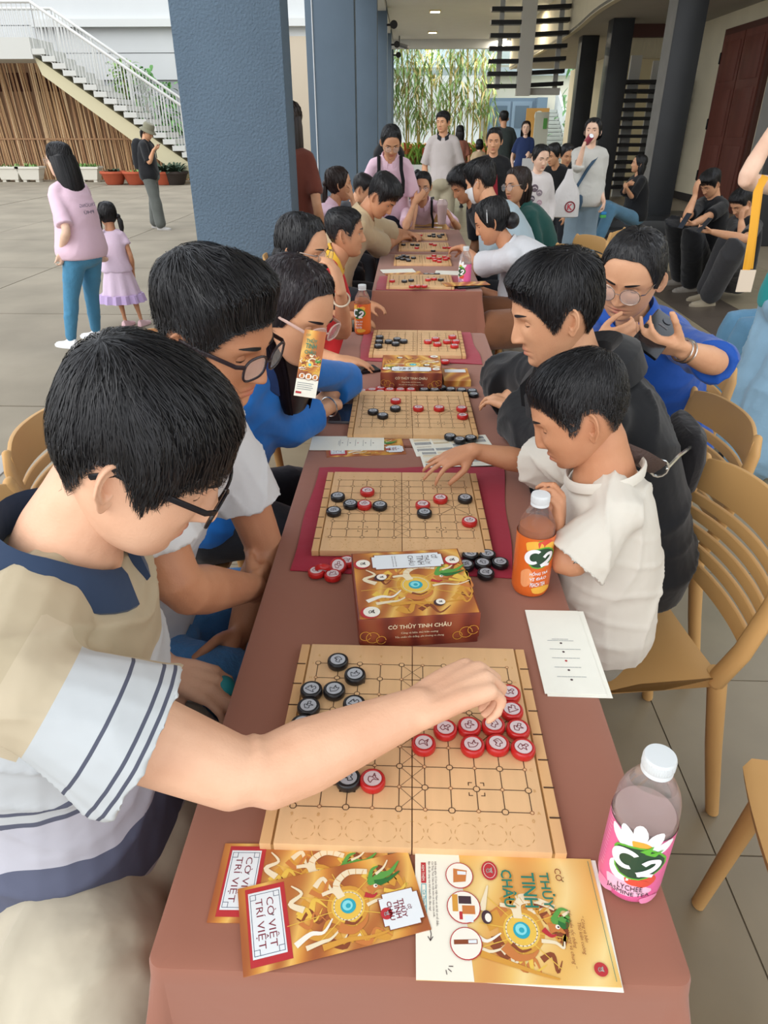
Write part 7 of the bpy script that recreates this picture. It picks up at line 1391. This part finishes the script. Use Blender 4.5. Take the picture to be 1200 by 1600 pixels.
for t_, x, r, m in ((.70, .03, .035, '6a5d66'), (.60, -.02, .03, '8c8088'), (.48, .05, .03, '5b5560'), (.40, -.03, .026, 'b394a0')): badge(p, (M('motif ' + m, m, .7), M('motif pale', 'cfc4c6', .7)), t_, x, r, 'shirt_motif', .022)
p = person('woman in a black T-shirt with a red print standing behind the table', aty(772, 220, 8.3), (-100, 8, 0), -90, .98, sex='f', pose='stand', tone=SK3, vox=.009, hres=(70, 60), nhair=1023, hair=dict(kind='bun', top=.012, side=.01, len=.09, over=[2, 2, 3, 4, 4], balls=[((0, -.1, 0), .03, None)], wid=.005), top=dict(mat=black_c, collar='crew', sleeve=.85, off=.024, vox=.012), bottom=dict(mat=dark), shoes=dict(mat=black_c))
fr = p['up'].cross(p['sh_r']); b = MB()
for x in (-.04, .03): c = p['spine'](.5) + fr * .165 + p['sh_r'] * x; b.add([c + p['sh_r'] * a + p['up'] * d for a, d in ((-.03, -.16), (.02, -.15), (.045, .12), (.0, .1))], [(0, 1, 2, 3)])
p['child'](b, 'shirt_print', M('print crimson', '8e1f2c', .7), smooth=False)
p = person('man in a pale polo shirt and khaki shorts standing in the hall', aty(692, 191, 10.6), (-118, 4, 0), -95, 1.04, fat=.88, pose='stand', tone=SK3, vox=.009, hres=(70, 60), nhair=950, hair=SHORT, R=dict(hang=1), top=dict(mat=fab('pale polo', 'bfb7b5'), collar='polo', collarmat=dark, sleeve=.9, off=.016, loose=.012, vox=.012), bottom=dict(kind='shorts', mat=fab('khaki shorts', 'a59c86'), len=-.02, wide=.008, off=.008), legs_bare=True, shoes=dict(mat=dark))
p = person('dark haired person in brown, back turned, beyond the pale polo man', aty(719, 206, 16.5), (85, 0, 0), 85, .95, sex='f', pose='stand', tone=SK3, vox=.013, hres=(48, 40), nhair=511, hair=dict(kind='long', L=.22, top=.014, side=.012, len=.1, wid=.008), top=dict(mat=fab('rust top', '8f5a4a'), sleeve=.8, vox=.015), bottom=dict(mat=black_c), shoes=dict(mat=black_c))
p = person('short dark haired child near the planting bed, seen from behind', aty(749, 226, 18), (95, 0, 0), 95, .85, sex='f', pose='stand', tone=SK4, vox=.014, hres=(48, 40), nhair=438, hair=dict(kind='long', L=.08, top=.016, side=.014, len=.1, wid=.008), top=dict(mat=fab('sand top', 'c9b08f'), sleeve=.6, vox=.015), bottom=dict(mat=black_c), shoes=dict(mat=black_c))
p = person('man in a dark grey T-shirt walking away down the hall', aty(787, 185, 15.5), (98, 0, 0), 95, 1.08, pose='stand', tone=SK3, vox=.012, hres=(56, 48), nhair=657, hair=SHORT, top=dict(mat=fab('dark grey tee', '3c4442'), sleeve=.85, off=.024, vox=.014), bottom=dict(mat=dark), shoes=dict(mat=black_c))
p = person('long haired woman in a dark blue top standing far down the hall', aty(822, 200, 15), (-100, 0, 0), -95, .96, sex='f', pose='stand', tone=SK4, vox=.012, hres=(56, 48), nhair=657, hairm=HAIRB, hair=dict(kind='long', L=.26, top=.012, side=.012, len=.1, wid=.007), L=dict(w=aty(826, 238, 14.8), d=(-.2, -.3, -1), n=(0, 1, 0)), top=dict(mat=fab('dark blue top', '2b3a63'), sleeve=.7, vox=.014), bottom=dict(kind='skirt', mat=black_c, len=.75, flare=.02), legs_bare=True, shoes=dict(mat=black_c))
b = MB(); b.box(-.11, .11, -.03, .03, -.15, .12); o = b.obj('paper_bag', M('paper bag white', 'd6d6d6', .7), loc=p['arms']['L'][2] + V((0, -.05, -.22))); tag(o, 'white paper bag held by the far woman in dark blue', 'bag')
for k, (u, lb) in enumerate(((864, 'person in black behind the girl in the printed top'), (886, 'person with short dark hair crouched just left of the drinking woman'))):
    person(lb, aty(u, 242, 9.6 + .5 * k), (-140 + 60 * k, 20, 0), -120, .98, sex='f', pose='stand', lean=30, tone=SK3, vox=.012, hres=(48, 40), nhair=584, hair=dict(top=.018, side=.014, len=.09, line=LINE_F, over=[6, 6, 4, 5, 6], wid=.007), top=dict(mat=black_c, sleeve=.8, vox=.014), bottom=dict(mat=dark), shoes=dict(mat=black_c))
p = person('tall figure with very long hair and a brown dress between the two nearest columns', aty(452, 190, 5.35), (80, 4, 0), 70, 1.03, sex='f', pose='stand', tone=SK3, vox=.010, hres=(56, 48), nhair=1096, hairm=HAIRB, hair=dict(kind='long', L=.5, top=.014, side=.014, len=.15, mass=(.095, .07), wid=.005), top=dict(mat=fab('brown dress', '6e3a2e'), sleeve=.7, vox=.014), bottom=dict(kind='dress', mat=fab('brown dress', '6e3a2e'), len=.8, flare=.05), legs_bare=True, shoes=dict(mat=black_c))
# --- the yard
p = person('woman in a pink T-shirt with long straight black hair standing in the yard', aty(92, 250, 5.75), (168, 2, 0), 158, .96, sex='f', pose='stand', fz=-.12, tone=SK4, vox=.007, hres=(90, 80), nhair=2558, hair=dict(kind='long', L=.46, top=.014, side=.014, len=.15, over=[2, 2, 3, 4, 5], mass=(.104, .084), off=(0, -.045, 0), wid=.0032), feet=dict(R=V((-2.72, 5.98, -.045)), L=V((-2.82, 5.70, -.045))),
  L=dict(w=aty(95, 392, 5.6), pole=(.3, -.3, 0), d=(.0, 0, -1), n=(-1, 0, 0), curl=(40, 45, 30)), R=dict(w=aty(146, 396, 6.05), pole=(0, .5, -.2), d=(.7, .2, -.6), n=(0, 1, 0), curl=(30, 35, 20)), top=dict(mat=pink, collar='crew', sleeve=.85, off=.022, loose=.03, hem=-.05, vox=.010), bottom=dict(mat=fab('teal blue jeans', '4b86a8', .1, .3, 30), off=.006), shoes=dict(mat=fab('shoe white', 'e2e2e2', .02, 0)))
glasses(p['q'], p['T'], GLM, True, False, p['root'], p['base']); Sx = p['arms']['L']; bracelet(p, p['base'], Sx[2].lerp(Sx[1], .12), Sx[2] - Sx[1], .027, M('silver', 'c9c9c6', .25, metal=1), p['root'], thick=.004)
b = MB(); fr = p['up'].cross(p['sh_r']); sr = p['sh_r']
for k, (s_, zz, ww) in enumerate((('TRƯỜNG', .70, .16), ('PHÚ', .60, .10))):
    c = p['spine'](zz) - fr * (.150 * p['s']) ; T = Matrix((-sr, p['up'], -fr)).transposed().to_4x4(); T.translation = c; put(b, text(s_, w=ww, h=.03), 0, 0, 0, 0, 0, T)
b.v = [tuple(V(q)) for q in b.v]; p['child'](b, 'back_print', M('print slate', '4b4d66', .7), smooth=False)
lil = fab('lilac dress', 'd9c3d6', .03, .3, 12)
p = person('little girl in a pale lilac dress with two pigtails holding the woman hand', aty(168, 336, 6.45), (120, 0, 0), 100, .64, hs=.90, sex='f', pose='stand', fz=-.12, tone=SK2, vox=.007, hres=(80, 70), nhair=1608, hair=dict(kind='twin', top=.013, side=.010, len=.07, over=[2, 2, 3, 4, 5], balls=[((-.085, -.06, -.01), .024, (-.05, -.02, -.13)), ((.085, -.06, -.01), .024, (.05, -.02, -.13))], wid=.003), feet=dict(R=V((-2.48, 6.45, -.065)), L=V((-2.62, 6.42, -.065))),
  L=dict(w=aty(150, 400, 6.15), pole=(.2, 0, -1), d=(-1, -.4, .1), n=(0, 0, -1), curl=(30, 40, 20)), top=dict(mat=lil, sleeve=.4, off=.014, loose=.016, hem=0, vox=.010), bottom=dict(kind='dress', mat=lil, len=.27, flare=.09, off=.012, pleat=.012, np=9), legs_bare=True, shoes=dict(mat=fab('sandal pink', 'e2bfc4', .02, 0), dir=V((.3, 1, 0))))
b = MB(); rows = []
for z, e in ((.0, 0), (-.07, .02)): rows.append([p['Pv'] + V((0, 0, 0.08 * .64 - .25 + z)) + p['Rt'] * ((.185 + e + .012 * math.sin(g * 14)) * math.cos(g)) + p['F'] * ((.15 + e + .012 * math.sin(g * 14)) * math.sin(g)) for g in [2 * math.pi * j / 60 for j in range(60)]])
b.loft(rows); p['child'](b, 'dress_frill', fab('lilac frill', 'bfa6cf', .03, .2, 12))
p = person('person in a bucket hat and black backpack standing in the yard looking at a phone', aty(231, 206, 13.6), (-12, 25, 0), 0, 1.0, pose='stand', fz=-.12, tone=SK3, vox=.011, hres=(64, 56), nhair=657, hair=dict(kind='pony', top=.012, side=.01, len=.06, balls=[((0, -.11, -.01), .03, (0, -.05, -.14))], wid=.006, line=LINE_F), R=dict(w=aty(240, 234, 13.35), pole=(-.2, 0, -1), d=(.8, .4, .3), n=(0, .3, 1), curl=(35, 40, 20)), L=dict(w=aty(241, 234, 13.8), pole=(-.2, 0, -1), d=(.8, -.4, .3), n=(0, -.3, 1), curl=(35, 40, 20)),
  top=dict(mat=black_c, collar='crew', sleeve=.9, off=.024, loose=.025, hem=-.12, vox=.013), bottom=dict(mat=fab('cargo grey', '5a5d59', .08, .3, 14), wide=.03, off=.02), feet=dict(R=V((-4.52, 13.45, -.045)), L=V((-4.72, 13.75, -.045))), shoes=dict(mat=fab('shoe grey light', 'a9a6a2')))
straps(p, black_c, True)
b = MB(); T = p['T']; b.loft([[T @ V((r * math.cos(g), r * 1.1 * math.sin(g) - .005, z)) for g in [2 * math.pi * j / 28 for j in range(28)]] for r, z in ((.02, .142), (.07, .14), (.088, .12), (.094, .05), (.135, .012), (.136, .008), (.096, .04))]); p['child'](b, 'bucket_hat', fab('hat olive', '7d7a66'))
T = Matrix.Translation(aty(246, 231, 13.5)) @ Euler((rad(50), 0, rad(-90))).to_matrix().to_4x4(); phone('phone in the hands of the hat wearer in the yard', T)
